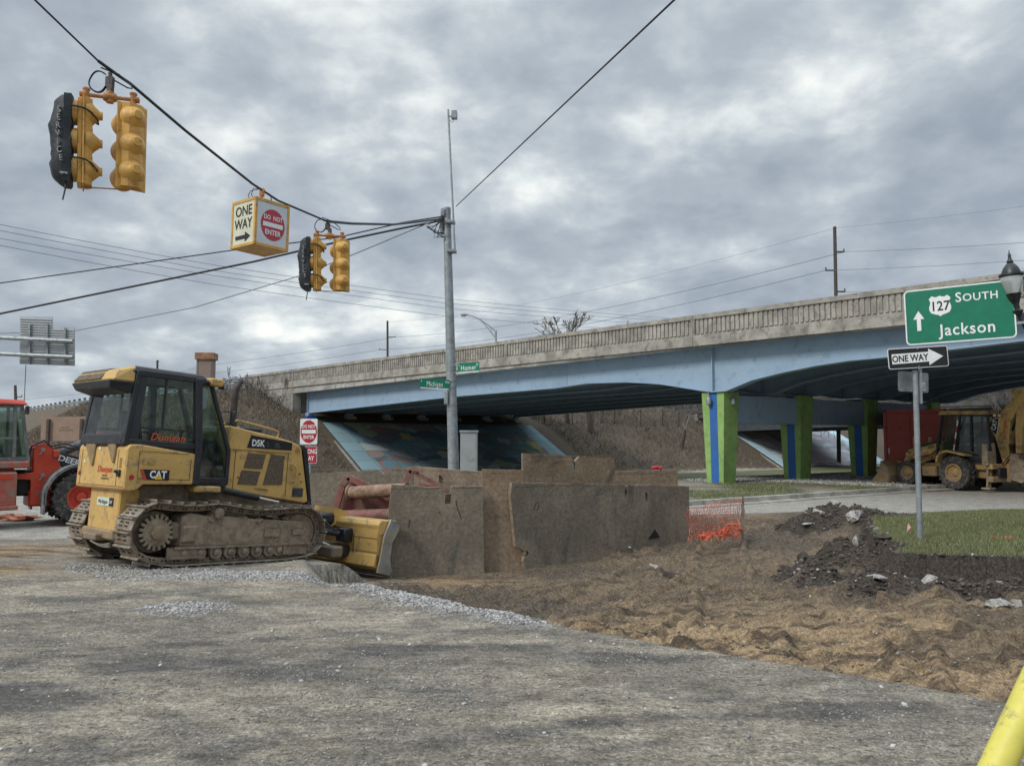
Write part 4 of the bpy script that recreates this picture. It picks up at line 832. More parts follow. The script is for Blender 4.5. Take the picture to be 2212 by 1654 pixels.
def build_dozer():
    R = Matrix.Rotation(DZ[2], 4, 'Z')@Matrix.Rotation(DZ[4], 4, 'Y')
    root = thing('bulldozer', 'muddy yellow crawler bulldozer with glazed cab, seen from behind its right side', 'bulldozer', (DZ[0], DZ[1], DZ[3]), rot=R.to_euler())
    N_ = 40
    for sd in (-1, 1):
        yc = .775*sd; pp = resample(track_path(), N_); shoe = MB(); chain = MB()
        for i in range(N_):
            a, b = pp[i], pp[(i+1) % N_]; t = (b-a).normalized(); n = Vector((t.z, 0, -t.x)); c = (a+b)/2
            if n.dot(c-Vector((0, 0, .48))) < 0: n = -n
            M = Matrix((t, Vector((0, 1, 0)), n)).transposed().to_4x4(); M.translation = c+Vector((0, yc, 0))
            L = (b-a).length*.5
            shoe.box((-L+.006, -.255, .0), (L-.006, .255, .018), .004, M); shoe.box((-L+.002, -.255, .018), (-L+.022, .255, .062), .003, M)
            shoe.box((L-.03, -.25, .018), (L-.008, .25, .026), 0, M)
            shoe.mi = 1
            for yy in (-.11, -.06, .06, .11):
                for xx in (-.025, .03): shoe.cyl(M@Vector((xx, yy, .018)), M@Vector((xx, yy, .034)), .011, 6)
            shoe.mi = 0
            for yy in (-.085*sd, .085*sd):
                chain.box((-L-.012, yy-.02, -.085), (L+.012, yy+.02, 0), .01, M)
            if yy*sd > 0:
                chain.mi = 1
                for xx in (-.03, .03): chain.cyl(M@Vector((xx, yy+.020*sd, -.045)), M@Vector((xx, yy+.0225*sd, -.045)), .016, 8)
                chain.mi = 0
            for xx in (-L,): chain.cyl(M@Vector((xx, -.11, -.045)), M@Vector((xx, .11, -.045)), .028, 8)
        o = shoe.build('track', [SHOE, BLK], root); chain.build('links', [TRACKM, BLK], root).parent = o
        # undercarriage
        y0, y1 = yc-.17, yc+.17
        mb = MB(); mb.ex([(-.85, .30), (1.44, .28), (1.46, .60), (1.2, .66), (.4, .70), (.0, .74), (-.5, .76), (-.72, .80), (-.86, .74)], y0, y1, bevel=.02)
        yo = yc+.18*sd; mb.box((-.95, yo-.015, .275), (1.45, yo+.03*sd, .31)); mb.box((.55, yo-.005, .42), (.85, yo+.012*sd, .56), .01); mb.box((1.08, yo-.005, .44), (1.3, yo+.012*sd, .54), .01)
        mb.box((-1.05, y0, .12), (-.55, yo, .30), .015); mb.box((.95, y0, .12), (1.40, yo, .28), .015); mb.box((-1.0, yo-.01, .13), (-.5, yo+.02*sd, .17)); mb.box((.93, yo-.01, .12), (.97, yo+.02*sd, .29))
        mb.box((-.86, y0+.02, .36), (-.62, yo+.035*sd, .62), .03)
        rs = random.Random(5)
        for i in range(26): mb.blob((rs.uniform(-.7, 1.2), yc+rs.uniform(-.15, .17)*1, .70+rs.uniform(-.03, .05)), rs.uniform(.04, .10), i, .3, 1, (1.4, 1, .6))
        mb.build('track_frame', FRAMEM, root)
        sp = MB(); c = Vector((-1.20, yc, .52)); ya = .17*sd
        sp.lathe(c-Vector((0, .10, 0)), (0, 1, 0), [(0, .10), (.02, .20), (.06, .215), (.14, .215), (.18, .20), (.20, .10)], 30)
        for k in range(19):
            a = 2*pi*k/19; e = Vector((cos(a), 0, sin(a))); sp.bar(c+e*.18+Vector((0, .10*sd, 0)), c+e*.262+Vector((0, .10*sd, 0)), .05, .075, .008, side=(-e.z, 0, e.x))
        sp.lathe(c, (0, sd, 0), [(.08, .205), (.13, .20), (.145, .15), (.15, .11), (.19, .10), (.20, .06)], 24)
        sp.mi = 1
        for k in range(19):
            a = 2*pi*(k+.5)/19; e = Vector((cos(a), 0, sin(a))); sp.bar(c+e*.205+Vector((0, .10*sd, 0)), c+e*.235+Vector((0, .10*sd, 0)), .026, .07, side=(-e.z, 0, e.x))
        sp.mi = 0; sp.box((-1.02, yc-.1, .40), (-.80, yc+.12, .66), .03)
        o = sp.build('sprocket', [FRAMEM, BLK], root); h = MB(); h.lathe(c, (0, sd, 0), [(.17, .085), (.202, .075), (.21, .02)], 18); h.build('hub', Y_CATM, root).parent = o
        q = MB(); q.lathe(c-Vector((0, .05, 0)), (0, 1, 0), [(0, .15), (.06, .30), (.065, .30), (.1, .1)], 24); q.build('inner_case', FRAMEM, root)
        mb = MB(); mb.lathe(Vector((1.30, yc-.09, .47)), (0, 1, 0), [(0, .10), (.01, .30), (.06, .32), (.07, .34), (.11, .34), (.12, .32), (.17, .30), (.18, .1)], 28); mb.build('idler', FRAMEM, root)
        for x in (-.78, -.52, -.26, -.02, .22, .45, .68, .86):
            mb = MB(); mb.lathe(Vector((x, yc-.17, .20)), (0, 1, 0), [(0, .04), (.0, .10), (.06, .105), (.08, .085), (.26, .085), (.28, .105), (.34, .10), (.34, .04), (.37, .05), (.38, .03)] if sd > 0 else [(-.04, .03), (-.03, .05), (0, .04), (0, .10), (.06, .105), (.08, .085), (.26, .085), (.28, .105), (.34, .10), (.34, .04)], 16); mb.build('track_roller', TRACKM, root)
        mb = MB(); mb.lathe(Vector((-.28, yc-.13, .80)), (0, 1, 0), [(0, .03), (0, .085), (.26, .085), (.26, .05)] if sd > 0 else [(-.1, .03), (-.08, .08), (-.02, .085), (.26, .085), (.26, .03)], 18); mb.box((-.34, yc-.02, .66), (-.22, yc+.1, .8)); mb.build('carrier_roller', TRACKM, root)
    # hull
    mb = MB(); mb.ex([(-1.45, .5), (1.3, .42), (1.55, .6), (1.6, 1.0), (.0, 1.22), (-1.45, 1.22)], -.38, .38, bevel=.02); mb.box((-1.35, -.45, .8), (-.5, .45, 1.2), .03); mb.build('belly_frame', FRAMEM, root)
    mb = MB(); mb.box((-1.3, -.72, .42), (-1.1, .72, .62), .03); mb.box((.2, -.7, .5), (.35, .7, .62), .03); mb.build('axle', FRAMEM, root)
    body = MB()
    body.ex([(-1.70, 1.12), (-1.62, 1.10), (-1.50, 1.12), (-1.42, 1.20), (-.60, 1.22), (-.60, 1.58), (-.66, 1.68), (-1.50, 1.775), (-1.66, 1.765), (-1.70, 1.71)], -.80, .80, bevel=.018)
    body.box((-1.60, -.50, .50), (-1.30, .47, 1.13), .02); body.build('rear_body', Y_CAT, root)
    b2 = MB(); b2.box((-1.66, -.56, .38), (-1.20, .52, .53), .03); b2.box((-1.76, -.2, .36), (-1.6, .2, .46), .02); b2.build('drawbar', Y_CATM, root)
    # rear sheet: panel seams, marks, lamps
    mb = MB()
    for y in (-.55,): mb.box((-1.704, y-.004, 1.16), (-1.698, y+.004, 1.68))
    mb.box((-1.704, -.78, 1.155), (-1.698, .74, 1.162)); mb.box((-1.704, .66, 1.16), (-1.698, .667, 1.68))
    for z in np.linspace(1.43, 1.55, 5): mb.box((-1.706, -.68, z), (-1.697, -.61, z+.012))
    for x0, x1, z0, z1 in ((-1.52, -1.517, 1.30, 1.68), (-.73, -.727, 1.28, 1.6), (-1.52, -.73, 1.285, 1.289), (-1.52, -.76, 1.675, 1.679)): mb.box((x0, -.808, z0), (x1, -.802, z1))
    mb.build('panel_seam', BLK, root)
    LGM = mat('muddy_guard', (.27, .19, .095), .7, var=.15, vs=9)
    for yc_, s_ in ((.36, 1.25), (-.35, 1.0)):
        mb = MB(); w = .13*s_
        mb.ex([(yc_-w, 1.79), (yc_-w*.95, 1.60), (yc_-.75*w, 1.71-.22*s_), (yc_-.5*w, 1.71-.22*s_), (yc_+.9*w, 1.71), (yc_+w, 1.76), (yc_+.5*w, 1.79)], -1.73, -1.69, 'yz', .012); mb.build('lamp_guard', LGM, root)
    for y, z, s in ((.07, 1.70, .022), (.55, 1.5, .02)):
        mb = MB(); mb.box((-1.708, y-s, z-s), (-1.70, y+s, z+s)); mb.build('sticker', WHITE, root)
    for y in (.70,): mb = MB(); mb.lathe((-1.70, y, 1.32), (-1, 0, 0), [(0, .03), (.01, .03), (.012, .001)], 14); mb.build('reflector', REDS, root)
    mb = MB(); mb.lathe((-1.60, -.802, 1.30), (0, -1, 0), [(0, .035), (.01, .035), (.012, .001)], 16); mb.build('reflector', REDS, root)
    mb = MB(); mb.box((-1.74, -.68, 1.30), (-1.695, -.60, 1.40), .01); mb.cyl((-1.74, -.64, 1.36), (-1.78, -.64, 1.38), .02, 8); mb.build('socket', BLACK, root)
    X_, Z_ = (0, -1, 0), (0, 0, 1)
    text('Dunigan', .10, (-1.708, -.16, 1.40), X_, (-.1, -.06, 1), REDL, 'lettering', root, .01, .95, .3, sp=1.08)
    text('BROS. INC.', .026, (-1.708, -.19, 1.305), X_, Z_, BLK, 'lettering', root, .0, .9); text('JACKSON, MICH.', .026, (-1.708, -.2, 1.262), X_, Z_, BLK, 'lettering', root, 0, .9)
    mb = MB(); mb.box((-1.608, -.20, .86), (-1.602, .20, .98)); mb.build('sticker', mat('pale_green_sticker', (.55, .66, .55), .5, var=.04), root)
    mb = MB(); mb.box((-1.609, -.33, .86), (-1.6025, -.198, .98)); mb.build('sticker', BLK, root)
    text('Michigan', .058, (-1.611, .0, .92), X_, Z_, BLK, 'lettering', root, .0, .95, sp=1.1); text('CAT', .04, (-1.612, -.265, .92), X_, Z_, WHITE, 'lettering', root, .03, .7)
    # side decal
    y = -.806; X_ = (1, 0, 0)
    mb = MB(); mb.ex([(-1.40, 1.27), (-1.05, 1.27), (-1.05, 1.42), (-1.47, 1.42)], y-.003, y+.004); mb.build('decal', BLK, root)
    mb = MB(); mb.ex([(-1.49, 1.42), (-1.45, 1.42), (-1.38, 1.27), (-1.40, 1.27), (-1.43, 1.27)], y-.006, y); mb.build('decal', mat('decal_red', (.5, .06, .03), .5), root)
    text('CAT', .105, (-1.22, y-.006, 1.352), X_, Z_, WHITE, 'lettering', root, .05, .85)
    mb = MB(); mb.ex([(-1.27, 1.28), (-1.15, 1.28), (-1.21, 1.35)], y-.010, y-.007); mb.build('decal', mat('decal_yellow', (.8, .45, .03), .5), root)
    mb = MB(); mb.box((-1.46, -.812, 1.49), (-1.28, -.80, 1.59), .004); mb.cyl((-1.37, -.815, 1.54), (-1.37, -.83, 1.54), .022, 12); mb.build('latch', Y_CATM, root)
    # hood
    mb = MB(); mb.ex([(.08, 1.14), (1.66, .93), (1.74, .96), (1.52, 1.90), (1.45, 1.955), (1.25, 2.015), (.95, 2.07), (.08, 2.185)], -.45, .45, bevel=.022); mb.build('hood', Y_CAT, root)
    mb = MB(); mb.ex([(1.70, .90), (1.81, .90), (1.635, 1.88), (1.58, 1.94), (1.51, 1.965), (1.535, 1.90), (1.745, .97)], -.47, .47, bevel=.015); mb.build('grille', BLACK, root)
    y = -.456
    mb = MB(); mb.ex([(.42, 1.845), (1.30, 1.85), (1.30, 1.985), (.48, 2.06)], y-.003, y+.004); mb.build('decal', BLK, root)
    text('D5K', .105, (.62, y-.006, 1.935), X_, Z_, WHITE, 'lettering', root, .045, .85); text('2', .075, (.81, y-.006, 1.925), X_, Z_, mat('faded_lettering', (.09, .10, .11), .5), 'lettering', root, .03, .8)
    text('XL', .075, (1.0, y-.006, 1.92), X_, Z_, bpy.data.materials['faded_lettering'], 'lettering', root, .03, .9); text('322', .05, (1.42, y-.006, 1.845), X_, (.1, 0, 1), REDL, 'lettering', root, .02, 1.1)
    mesh_ = mat('grille_mesh', (.12, .09, .06), .8, var=.25, vs=30, bump=.003, bs=120)
    for q in ([(.45, 1.76), (.79, 1.75), (.74, 1.50), (.39, 1.51)], [(.36, 1.47), (.71, 1.46), (.66, 1.23), (.30, 1.24)], [(.89, 1.76), (1.16, 1.75), (1.16, 1.25), (.78, 1.24)]):
        mb = MB(); mb.ex(q, y-.004, y+.004, bevel=.0); mb.build('vent', mesh_, root)
    mb = MB()
    for a, b in (((.10, 1.80), (1.30, 1.80)), ((.22, 1.79), (.22, 1.14)), ((1.24, 1.80), (1.24, 1.05)), ((.62, 1.18), (.9, 1.15)), ((.95, 1.77), (.6, 1.79))): mb.bar((a[0], y, a[1]), (b[0], y, b[1]), .008, .006)
    for x, z in ((1.16, 1.72), (1.5, 1.45), (1.54, 1.31), (1.45, 1.38), (.30, 1.35)): mb.cyl((x, y-.012, z), (x, y, z), .014, 8)
    mb.build('panel_seam', mat('seam', (.10, .07, .03), .7), root)
    mb = MB(); mb.tube([(1.30, y, 1.60), (1.30, y-.05, 1.605), (1.36, y-.06, 1.58), (1.38, y-.06, 1.54), (1.40, y-.06, 1.36), (1.38, y-.05, 1.31), (1.36, y, 1.29)], .014, 8); mb.build('handle', Y_CAT, root)
    mb = MB(); mb.box((1.38, y-.006, 1.05), (1.60, y, 1.20)); mb.build('decal', mat('info_plate', (.05, .055, .06), .5, var=.6, vs=40), root)
    for s in (-1, 1):
        mb = MB(); mb.tube([(.12, .40*s, 2.16), (.14, .40*s, 2.25), (.22, .40*s, 2.285), (.5, .40*s, 2.255), (.95, .40*s, 2.185), (1.04, .40*s, 2.16), (1.04, .40*s, 2.10), (1.0, .40*s, 2.04)], .016, 8); mb.build('grab_rail', Y_CAT, root)
    mb = MB(); mb.tube([(.27, -.2, 2.12), (.27, -.2, 2.70), (.27, -.2, 2.80), (.29, -.2, 2.86), (.34, -.2, 2.94), (.36, -.2, 2.97)], [.055, .055, .055, .053, .05, .048], 14); mb.cyl((.27, -.2, 2.1), (.27, -.2, 2.25), .07); mb.build('exhaust_stack', mat('sooty_pipe', (.07, .055, .05), .7, .3, var=.25), root)
    mb = MB(); mb.box((.5, -.2, 2.08), (.85, .1, 2.20), .02); mb.build('air_intake', BLACK, root)
    # cab: base 1.76, roof 2.86
    zb, zt = 1.775, 2.84
    base = [(-1.70, -.70), (-.62, -.76), (.05, -.52), (.12, 0), (.05, .52), (-.62, .76), (-1.70, .70)]; topp = [(-1.60, -.68), (-.70, -.72), (-.36, -.50), (-.30, 0), (-.36, .50), (-.70, .72), (-1.60, .68)]
    lowz = [zb, 1.22, 1.22, 1.22, 1.22, 1.22, zb]
    mb = MB()
    def P(l, i, z): return Vector((l[i][0], l[i][1], z))
    def lerp_pt(i, z):
        f = (z-zb)/(zt-zb); return P(base, i, zb).lerp(P(topp, i, zt), f) if f > 0 else Vector((base[i][0], base[i][1], z))
    post = {0: .07, 1: .11, 2: .06, 4: .06, 5: .11, 6: .07}
    for s in (-1, 1):     # wide rear corner pillars
        mb.hull8([(-1.72, .66*s, zb), (-1.54, .69*s, zb), (-1.54, .73*s, zb), (-1.72, .71*s, zb), (-1.64, .62*s, zt), (-1.46, .66*s, zt), (-1.46, .70*s, zt), (-1.64, .68*s, zt)] if s > 0 else [(-1.72, .71*s, zb), (-1.54, .73*s, zb), (-1.54, .69*s, zb), (-1.72, .66*s, zb), (-1.64, .68*s, zt), (-1.46, .70*s, zt), (-1.46, .66*s, zt), (-1.64, .62*s, zt)])
    for i, w in post.items():
        mb.bar(lerp_pt(i, lowz[i]), lerp_pt(i, zb), w, w, .01); mb.bar(lerp_pt(i, zb-.01), lerp_pt(i, zt), w, w, .01)
    for i in range(7):
        j = (i+1) % 7
        if 3 in (i, j): continue
        for z, w in ((zt-.02, .09), (zb+(.02 if i not in (1, 4) else -.49), .09)): mb.bar(lerp_pt(i, z), lerp_pt(j, z), .06, w, .01)
    mb.bar(lerp_pt(2, zt-.02), lerp_pt(4, zt-.02), .06, .09); mb.bar(lerp_pt(2, 1.27), lerp_pt(4, 1.27), .06, .09)
    for s, (i, j) in ((-1, (0, 1)), (1, (6, 5))):     # sill under the side glass, and the low glass line
        a, b = lerp_pt(i, zb), lerp_pt(j, zb-.10); mb.hull8([a+Vector((0, 0, -.02)), b+Vector((0, 0, -.06)), b+Vector((0, -.05*s, -.06)), a+Vector((0, -.05*s, -.02)), a+Vector((0, 0, .09)), b+Vector((0, 0, .13)), b+Vector((0, -.05*s, .13)), a+Vector((0, -.05*s, .09))])
        mb.bar(lerp_pt(i, 2.02), lerp_pt(j, 2.02), .03, .03)
        m0 = lerp_pt(i, 2.02).lerp(lerp_pt(j, 2.02), .47); m1 = lerp_pt(i, zt).lerp(lerp_pt(j, zt), .47); mb.bar(m0, m1, .028, .03)
    # rear lower wall and door skirt
    mb.box((-1.74, -.66, zb-.02), (-1.62, .66, zb+.14), .02)
    for (i, j) in ((1, 2), (4, 5)):
        a, b = lerp_pt(i, 1.20), lerp_pt(j, 1.20); n = Vector((0, .03 if a.y < 0 else -.03, 0)); mb.hull8([a, b, b+n, a+n, lerp_pt(i, 1.34), lerp_pt(j, 1.34), lerp_pt(j, 1.34)+n, lerp_pt(i, 1.34)+n])
        mb.bar(lerp_pt(i, 1.9)+Vector((-.03, -.01 if a.y < 0 else .01, 0)), lerp_pt(i, 2.75), .03, .08)
    mb.build('cab_frame', BLACK, root)
    def pane(pts, name='window', m=GLASS, ins=.0): 
        q = MB(); q.poly(pts); return q.build(name, m, root)
    for (i, j) in ((0, 1), (6, 5)):
        pane([lerp_pt(i, zb+.08), lerp_pt(j, zb+.02), lerp_pt(j, zt), lerp_pt(i, zt)])
    pane([Vector((-1.71, -.66, zb+.1)), Vector((-1.71, .66, zb+.1)), Vector((-1.625, .64, zt)), Vector((-1.625, -.64, zt))])
    for (i, j) in ((1, 2), (4, 5)): pane([lerp_pt(i, 1.33), lerp_pt(j, 1.33), lerp_pt(j, zb), lerp_pt(j, zt), lerp_pt(i, zt), lerp_pt(i, zb)], 'door_glass', GLASSG)
    pane([lerp_pt(2, 1.33), lerp_pt(4, 1.33), lerp_pt(4, zb), lerp_pt(4, zt), lerp_pt(2, zt), lerp_pt(2, zb)], 'windscreen', GLASSG)
    mb = MB(); mb.hull8([(-1.70, -.72, 2.82), (-.40, -.66, 2.80), (-.40, .66, 2.80), (-1.70, .72, 2.82), (-1.66, -.66, 2.92), (-.55, -.60, 2.93), (-.55, .60, 2.93), (-1.66, .66, 2.92)], .025); mb.build('roof', BLACK, root)
    mb = MB(); mb.hull8([(-1.99, -.70, 2.66), (-1.64, -.71, 2.66), (-1.64, .71, 2.66), (-1.99, .62, 2.66), (-1.90, -.64, 2.83), (-1.62, -.68, 2.925), (-1.62, .68, 2.925), (-1.90, .58, 2.83)], .03); o = mb.build('roof_cowl', Y_CAT, root)
    for a, b in ((-.34, .10), (.12, .56)):
        q = MB(); q.hull8([(-1.992, a, 2.70), (-1.98, a, 2.69), (-1.98, b, 2.69), (-1.992, b, 2.70), (-1.87, a, 2.858), (-1.75, a, 2.88), (-1.75, b, 2.88), (-1.87, b, 2.858)]); q.build('grille', mesh_, root).parent = o
    mb = MB(); mb.hull8([(-1.96, -.62, 2.56), (-1.66, -.66, 2.50), (-1.66, .66, 2.50), (-1.96, .56, 2.56), (-2.0, -.70, 2.67), (-1.64, -.71, 2.67), (-1.64, .71, 2.67), (-2.0, .63, 2.67)], .015); mb.build('roof_underside', BLACK, root)
    for s in (-1, 1):
        mb = MB(); mb.box((-.44, .42*s, 2.78), (-.22, .66*s, 2.90), .02); mb.build('lamp_pod', Y_CAT, root)
        mb = MB(); mb.cyl((-.2, .50*s, 2.80), (-.14, .50*s, 2.79), .05, 12); mb.build('work_lamp', BLACK, root)
    mb = MB(); mb.box((.02, -.60, 2.18), (.08, -.52, 2.42), .02); mb.bar((-.1, -.5, 2.4), (.05, -.56, 2.4), .02, .02); mb.bar((-.05, -.5, 2.2), (.05, -.56, 2.2), .02, .02); mb.build('mirror', BLACK, root)
    # inside the cab
    mb = MB(); mb.box((-1.25, -.27, 1.35), (-.75, .27, 1.65), .06); mb.build('seat', mat('seat_vinyl', (.02, .02, .022), .7), root)
    mb = MB(); mb.hull8([(-1.32, -.25, 1.6), (-1.16, -.25, 1.6), (-1.16, .25, 1.6), (-1.32, .25, 1.6), (-1.42, -.22, 2.3), (-1.30, -.22, 2.3), (-1.30, .22, 2.3), (-1.42, .22, 2.3)], .04); mb.build('seat_back', bpy.data.materials['seat_vinyl'], root)
    mb = MB(); mb.box((-.25, -.3, 1.25), (0, .3, 1.95), .04); mb.box((-1.2, .35, 1.4), (-.7, .5, 1.85), .04); mb.box((-1.2, -.5, 1.4), (-.75, -.36, 1.85), .04); mb.tube([(-.75, -.42, 1.85), (-.72, -.42, 2.05)], .02, 6); mb.tube([(-.7, .42, 1.85), (-.68, .42, 2.1)], .02, 6); mb.box((-1.6, -.6, 1.2), (0, .6, 1.3)); mb.build('console', BLACK, root)
    # blade: C shaped, curved mouldboard
    prof = []
    for t in np.linspace(0, 1, 9):
        z = .68-.92*t; x = 2.98-.20*sin(pi*min(1, t*1.02))-.02*t; prof.append((x, z))
    front = prof; back = [(x-.045, z) for x, z in prof]
    mb = MB(); mb.ex(front+back[::-1], -1.46, 1.42); mb.build('blade', Y_CATM, root, 30)
    mb = MB(); mb.ex([(2.55, .60), (2.60, .68), (2.93, .69), (2.90, .62), (2.78, .45), (2.60, .42)], -1.44, 1.40, bevel=.012); mb.ex([(2.50, -.12), (2.55, .08), (2.78, .10), (2.82, -.14), (2.70, -.22)], -1.42, 1.38, bevel=.012)
    mb.box((2.57, -1.42, -.1), (2.74, 1.38, .62)); mb.ex([(2.45, .50), (2.5, .86), (2.72, .80), (2.85, .68)], -.25, .35); mb.build('blade_back', Y_CAT, root)
    mb = MB()
    mb.ex([(2.80, .71), (3.01, .60), (3.0, .50), (2.86, .30), (2.83, 0), (2.90, -.30), (2.55, -.22), (2.60, 0), (2.66, .40)], -1.50, -1.46); mb.ex([(2.80, .71), (3.01, .60), (3.0, .50), (2.86, .30), (2.83, 0), (2.90, -.30), (2.55, -.22), (2.60, 0), (2.66, .40)], 1.42, 1.46); mb.box((2.86, -1.5, -.32), (2.90, 1.46, -.18)); mb.build('end_bit', mat('worn_steel', (.30, .29, .27), .55, .2, var=.2, vs=3, dirt=((.36, .26, .13), .42, 4)), root)
    mb = MB()
    for z in (.36, .12, -.06): mb.bar((2.568, -1.42, z), (2.568, -.2, z), .006, .01)
    x = 2.56; mb.tube([(x, -.15, .50), (x, -.60, .50), (x, -.72, .46), (x, -.78, .38), (x, -.78, .0), (x, -.72, -.08), (x, -.6, -.12), (x, -.15, -.12)], .012, 6)
    mb.build('weld_rib', bpy.data.materials['seam'], root)
    mb = MB(); mb.hull8([(1.2, -.55, .18), (2.6, -.42, .0), (2.6, -.22, .0), (1.2, -.35, .18), (1.2, -.55, .38), (2.6, -.42, .22), (2.6, -.22, .22), (1.2, -.35, .38)], .02); mb.hull8([(1.2, .35, .18), (2.6, .22, .0), (2.6, .42, .0), (1.2, .55, .18), (1.2, .35, .38), (2.6, .22, .22), (2.6, .42, .22), (1.2, .55, .38)], .02); mb.box((2.0, -.9, .0), (2.25, .9, .2), .03); mb.build('push_frame', Y_CATM, root)
    mb = MB(); mb.cyl((1.9, -.45, .48), (2.35, -.60, .40), .055); mb.cyl((1.9, .45, .48), (2.35, .6, .40), .055); mb.box((2.36, -.75, .26), (2.57, -.5, .50), .02); mb.box((2.36, -.7, .0), (2.57, -.48, .18), .02); mb.box((2.36, .5, .26), (2.57, .75, .50), .02); mb.tube([(1.75, -.35, .75), (2.0, -.5, .68), (2.2, -.6, .5), (2.35, -.62, .42)], .02, 6); mb.tube([(1.75, -.3, .7), (2.0, -.45, .6), (2.3, -.55, .45)], .02, 6); mb.box((1.9, -.3, .55), (2.5, .2, .75), .04); mb.build('tilt_cylinder', BLACK, root)
    mb = MB(); mb.cyl((1.85, -.48, .32), (2.38, -.62, .12), .022, 10); mb.build('chrome_rod', CHROME, root)
    for s in (-1, 1):
        mb = MB(); mb.cyl((.0, .5*s, 1.14), (.68, .5*s, 1.02), .052); mb.lathe((-.06, .5*s-.05, 1.16), (0, 1, 0), [(0, .05), (0, .09), (.1, .09), (.1, .05)], 14); o = mb.build('lift_cylinder', BLACK, root)
        q = MB(); q.cyl((.68, .5*s, 1.02), (1.08, .5*s, .95), .026, 10); q.build('rod', CHROME, root).parent = o
    mb = MB(); mb.box((-.6, -.75, 1.10), (-.15, -.45, 1.2), .02); mb.build('step', Y_CATM, root)
    text('Dunigan', .105, (-1.10, -.748, 1.905), (1, -.055, .0), (.0, 0, 1), REDL, 'lettering', root, .012, .98, .3, sp=1.08)
    return root
build_dozer()
# ---------------------------------------------------------------- trench shoring plates and spreader
def plate(label, bl, br, tl, tr, Yl, Yr, m, thick=.09, holes=(), name='shoring_plate', out=None, slots=(), zb=None):
    """steel plate standing between two plan points; outline in metres along it, holes cut as polygons"""
    A = D(tl[0], tl[1], Yl); B = D(tr[0], tr[1], Yr); A0 = D(bl[0], bl[1], Yl); B0 = D(br[0], br[1], Yr)
    o = Vector((A0.x, A0.y, 0)); ax = Vector((B.x-A0.x, B.y-A0.y, 0)); W = ax.length; ax.normalize()
    def loc(px, py):   # px on the plate plane -> (a, z)
        d = ray(px, py); n = Vector((-ax.y, ax.x, 0)); e = Vector((0, 0, EYE)); t = n.dot(o-e)/n.dot(d); q = e+d*t; return ((q-o).dot(ax), q.z)
    pts = [loc(*q) for q in out] if out else [loc(*bl), loc(*br), loc(*tr), loc(*tl)]
    root = thing(name, label, 'steel plate', o, atan2(ax.y, ax.x), 'trench shoring plates')
    # grid-free outline with holes: triangulated with mathutils
    from mathutils.geometry import tessellate_polygon
    loops = [[Vector((a, 0, z)) for a, z in pts]]+[[Vector((loc(*q)[0], 0, loc(*q)[1])) for q in h] for h in holes]
    tri = tessellate_polygon([[Vector((p.x, p.z, 0)) for p in l] for l in loops]); flat = [p for l in loops for p in l]
    mb = MB(); F = [mb.bm.verts.new(p) for p in flat]; K = [mb.bm.verts.new(p+Vector((0, thick, 0))) for p in flat]
    for t in tri:
        try: mb.bm.faces.new([F[i] for i in t]); mb.bm.faces.new([K[i] for i in t[::-1]])
        except ValueError: pass
    k = 0
    for l in loops:
        n = len(l)
        for i in range(n): f = mb.bm.faces.new((F[k+i], F[k+(i+1) % n], K[k+(i+1) % n], K[k+i])); f.material_index = 1
        k += n
    bmesh.ops.recalc_face_normals(mb.bm, faces=mb.bm.faces[:])
    mb.build('panel', [m, RIMM], root)
    mb = MB(); aa = [p[0] for p in pts]; zz = [p[1] for p in pts]; rr = random.Random(len(label)); a0, a1, z1 = min(aa)+.06, max(aa)-.06, max(zz)
    q = MB(); P_s = []
    for i in range(40): P_s.append((a0+(a1-a0)*i/39, z1-.075+rr.uniform(-.002, .002)))
    for (x0, z0), (x1, z1_) in zip(P_s, P_s[1:]): q.bar((x0, -.001, z0), (x1, -.001, z1_), .008, .012)
    q.build('weld_seam', m, root)
    return root, loc
def circ(x, y, rx, ry, n=10): return [(x+rx*cos(2*pi*i/n), y+ry*sin(2*pi*i/n)) for i in range(n)]
def jag(a, b, n, amp, seed):
    r = random.Random(seed); return [(a[0]+(b[0]-a[0])*i/n, a[1]+(b[1]-a[1])*i/n+(r.uniform(-amp, amp) if 0 < i < n else 0)) for i in range(n+1)]
RIMM = mat('worn_plate_edge', (.25, .19, .13), .75, var=.25, vs=12)
SLASH = mat('gouge', (.06, .05, .04), .8)
pl1, loc1 = plate('square grey brown steel plate beside the bulldozer blade', (836, 1250), (1044, 1240), (843, 1050), (1044, 1049), 14.35, 14.75, RUSTG,
      out=[(834, 1252), (1046, 1244)]+jag((1043, 1050), (978, 1049), 6, .8, 1)+[(974, 1054), (972, 1066), (963, 1066), (958, 1056), (952, 1051)]+jag((940, 1052), (846, 1046), 8, .8, 2)+[(840, 1100), (838, 1160), (830, 1200)],
      holes=[[(961, 1089), (974, 1089), (975, 1068), (970, 1066), (962, 1068)]])
pl2, _ = plate('tall narrow rusty brown steel plate between the two widest plates', (1042, 1250), (1129, 1246), (1042, 1014), (1129, 1015), 14.95, 15.1, RUST2,
      out=[(1045, 1250), (1132, 1246)]+jag((1130, 1015), (1042, 1013), 6, .7, 3))
pl3, loc3 = plate('widest grey steel plate, half buried in dirt at its right end', (1108, 1240), (1487, 1170), (1104, 1043), (1487, 1050), 14.85, 17.3, RUSTG,
      out=[(1138, 1250), (1490, 1176)]+jag((1488, 1050), (1356, 1047), 8, .7, 4)+[(1354, 1055), (1351, 1055), (1350, 1047)]+jag((1340, 1046.5), (1106, 1042), 10, .6, 5)+[(1103, 1070), (1108, 1120), (1112, 1160), (1114, 1180), (1124, 1184), (1132, 1190), (1134, 1200), (1130, 1212)],
      holes=[circ(1137, 1195.5, 6, 7), circ(1352, 1066, 3.6, 10), [(1391, 1064), (1399, 1064), (1401, 1080), (1391, 1079)][::1]])
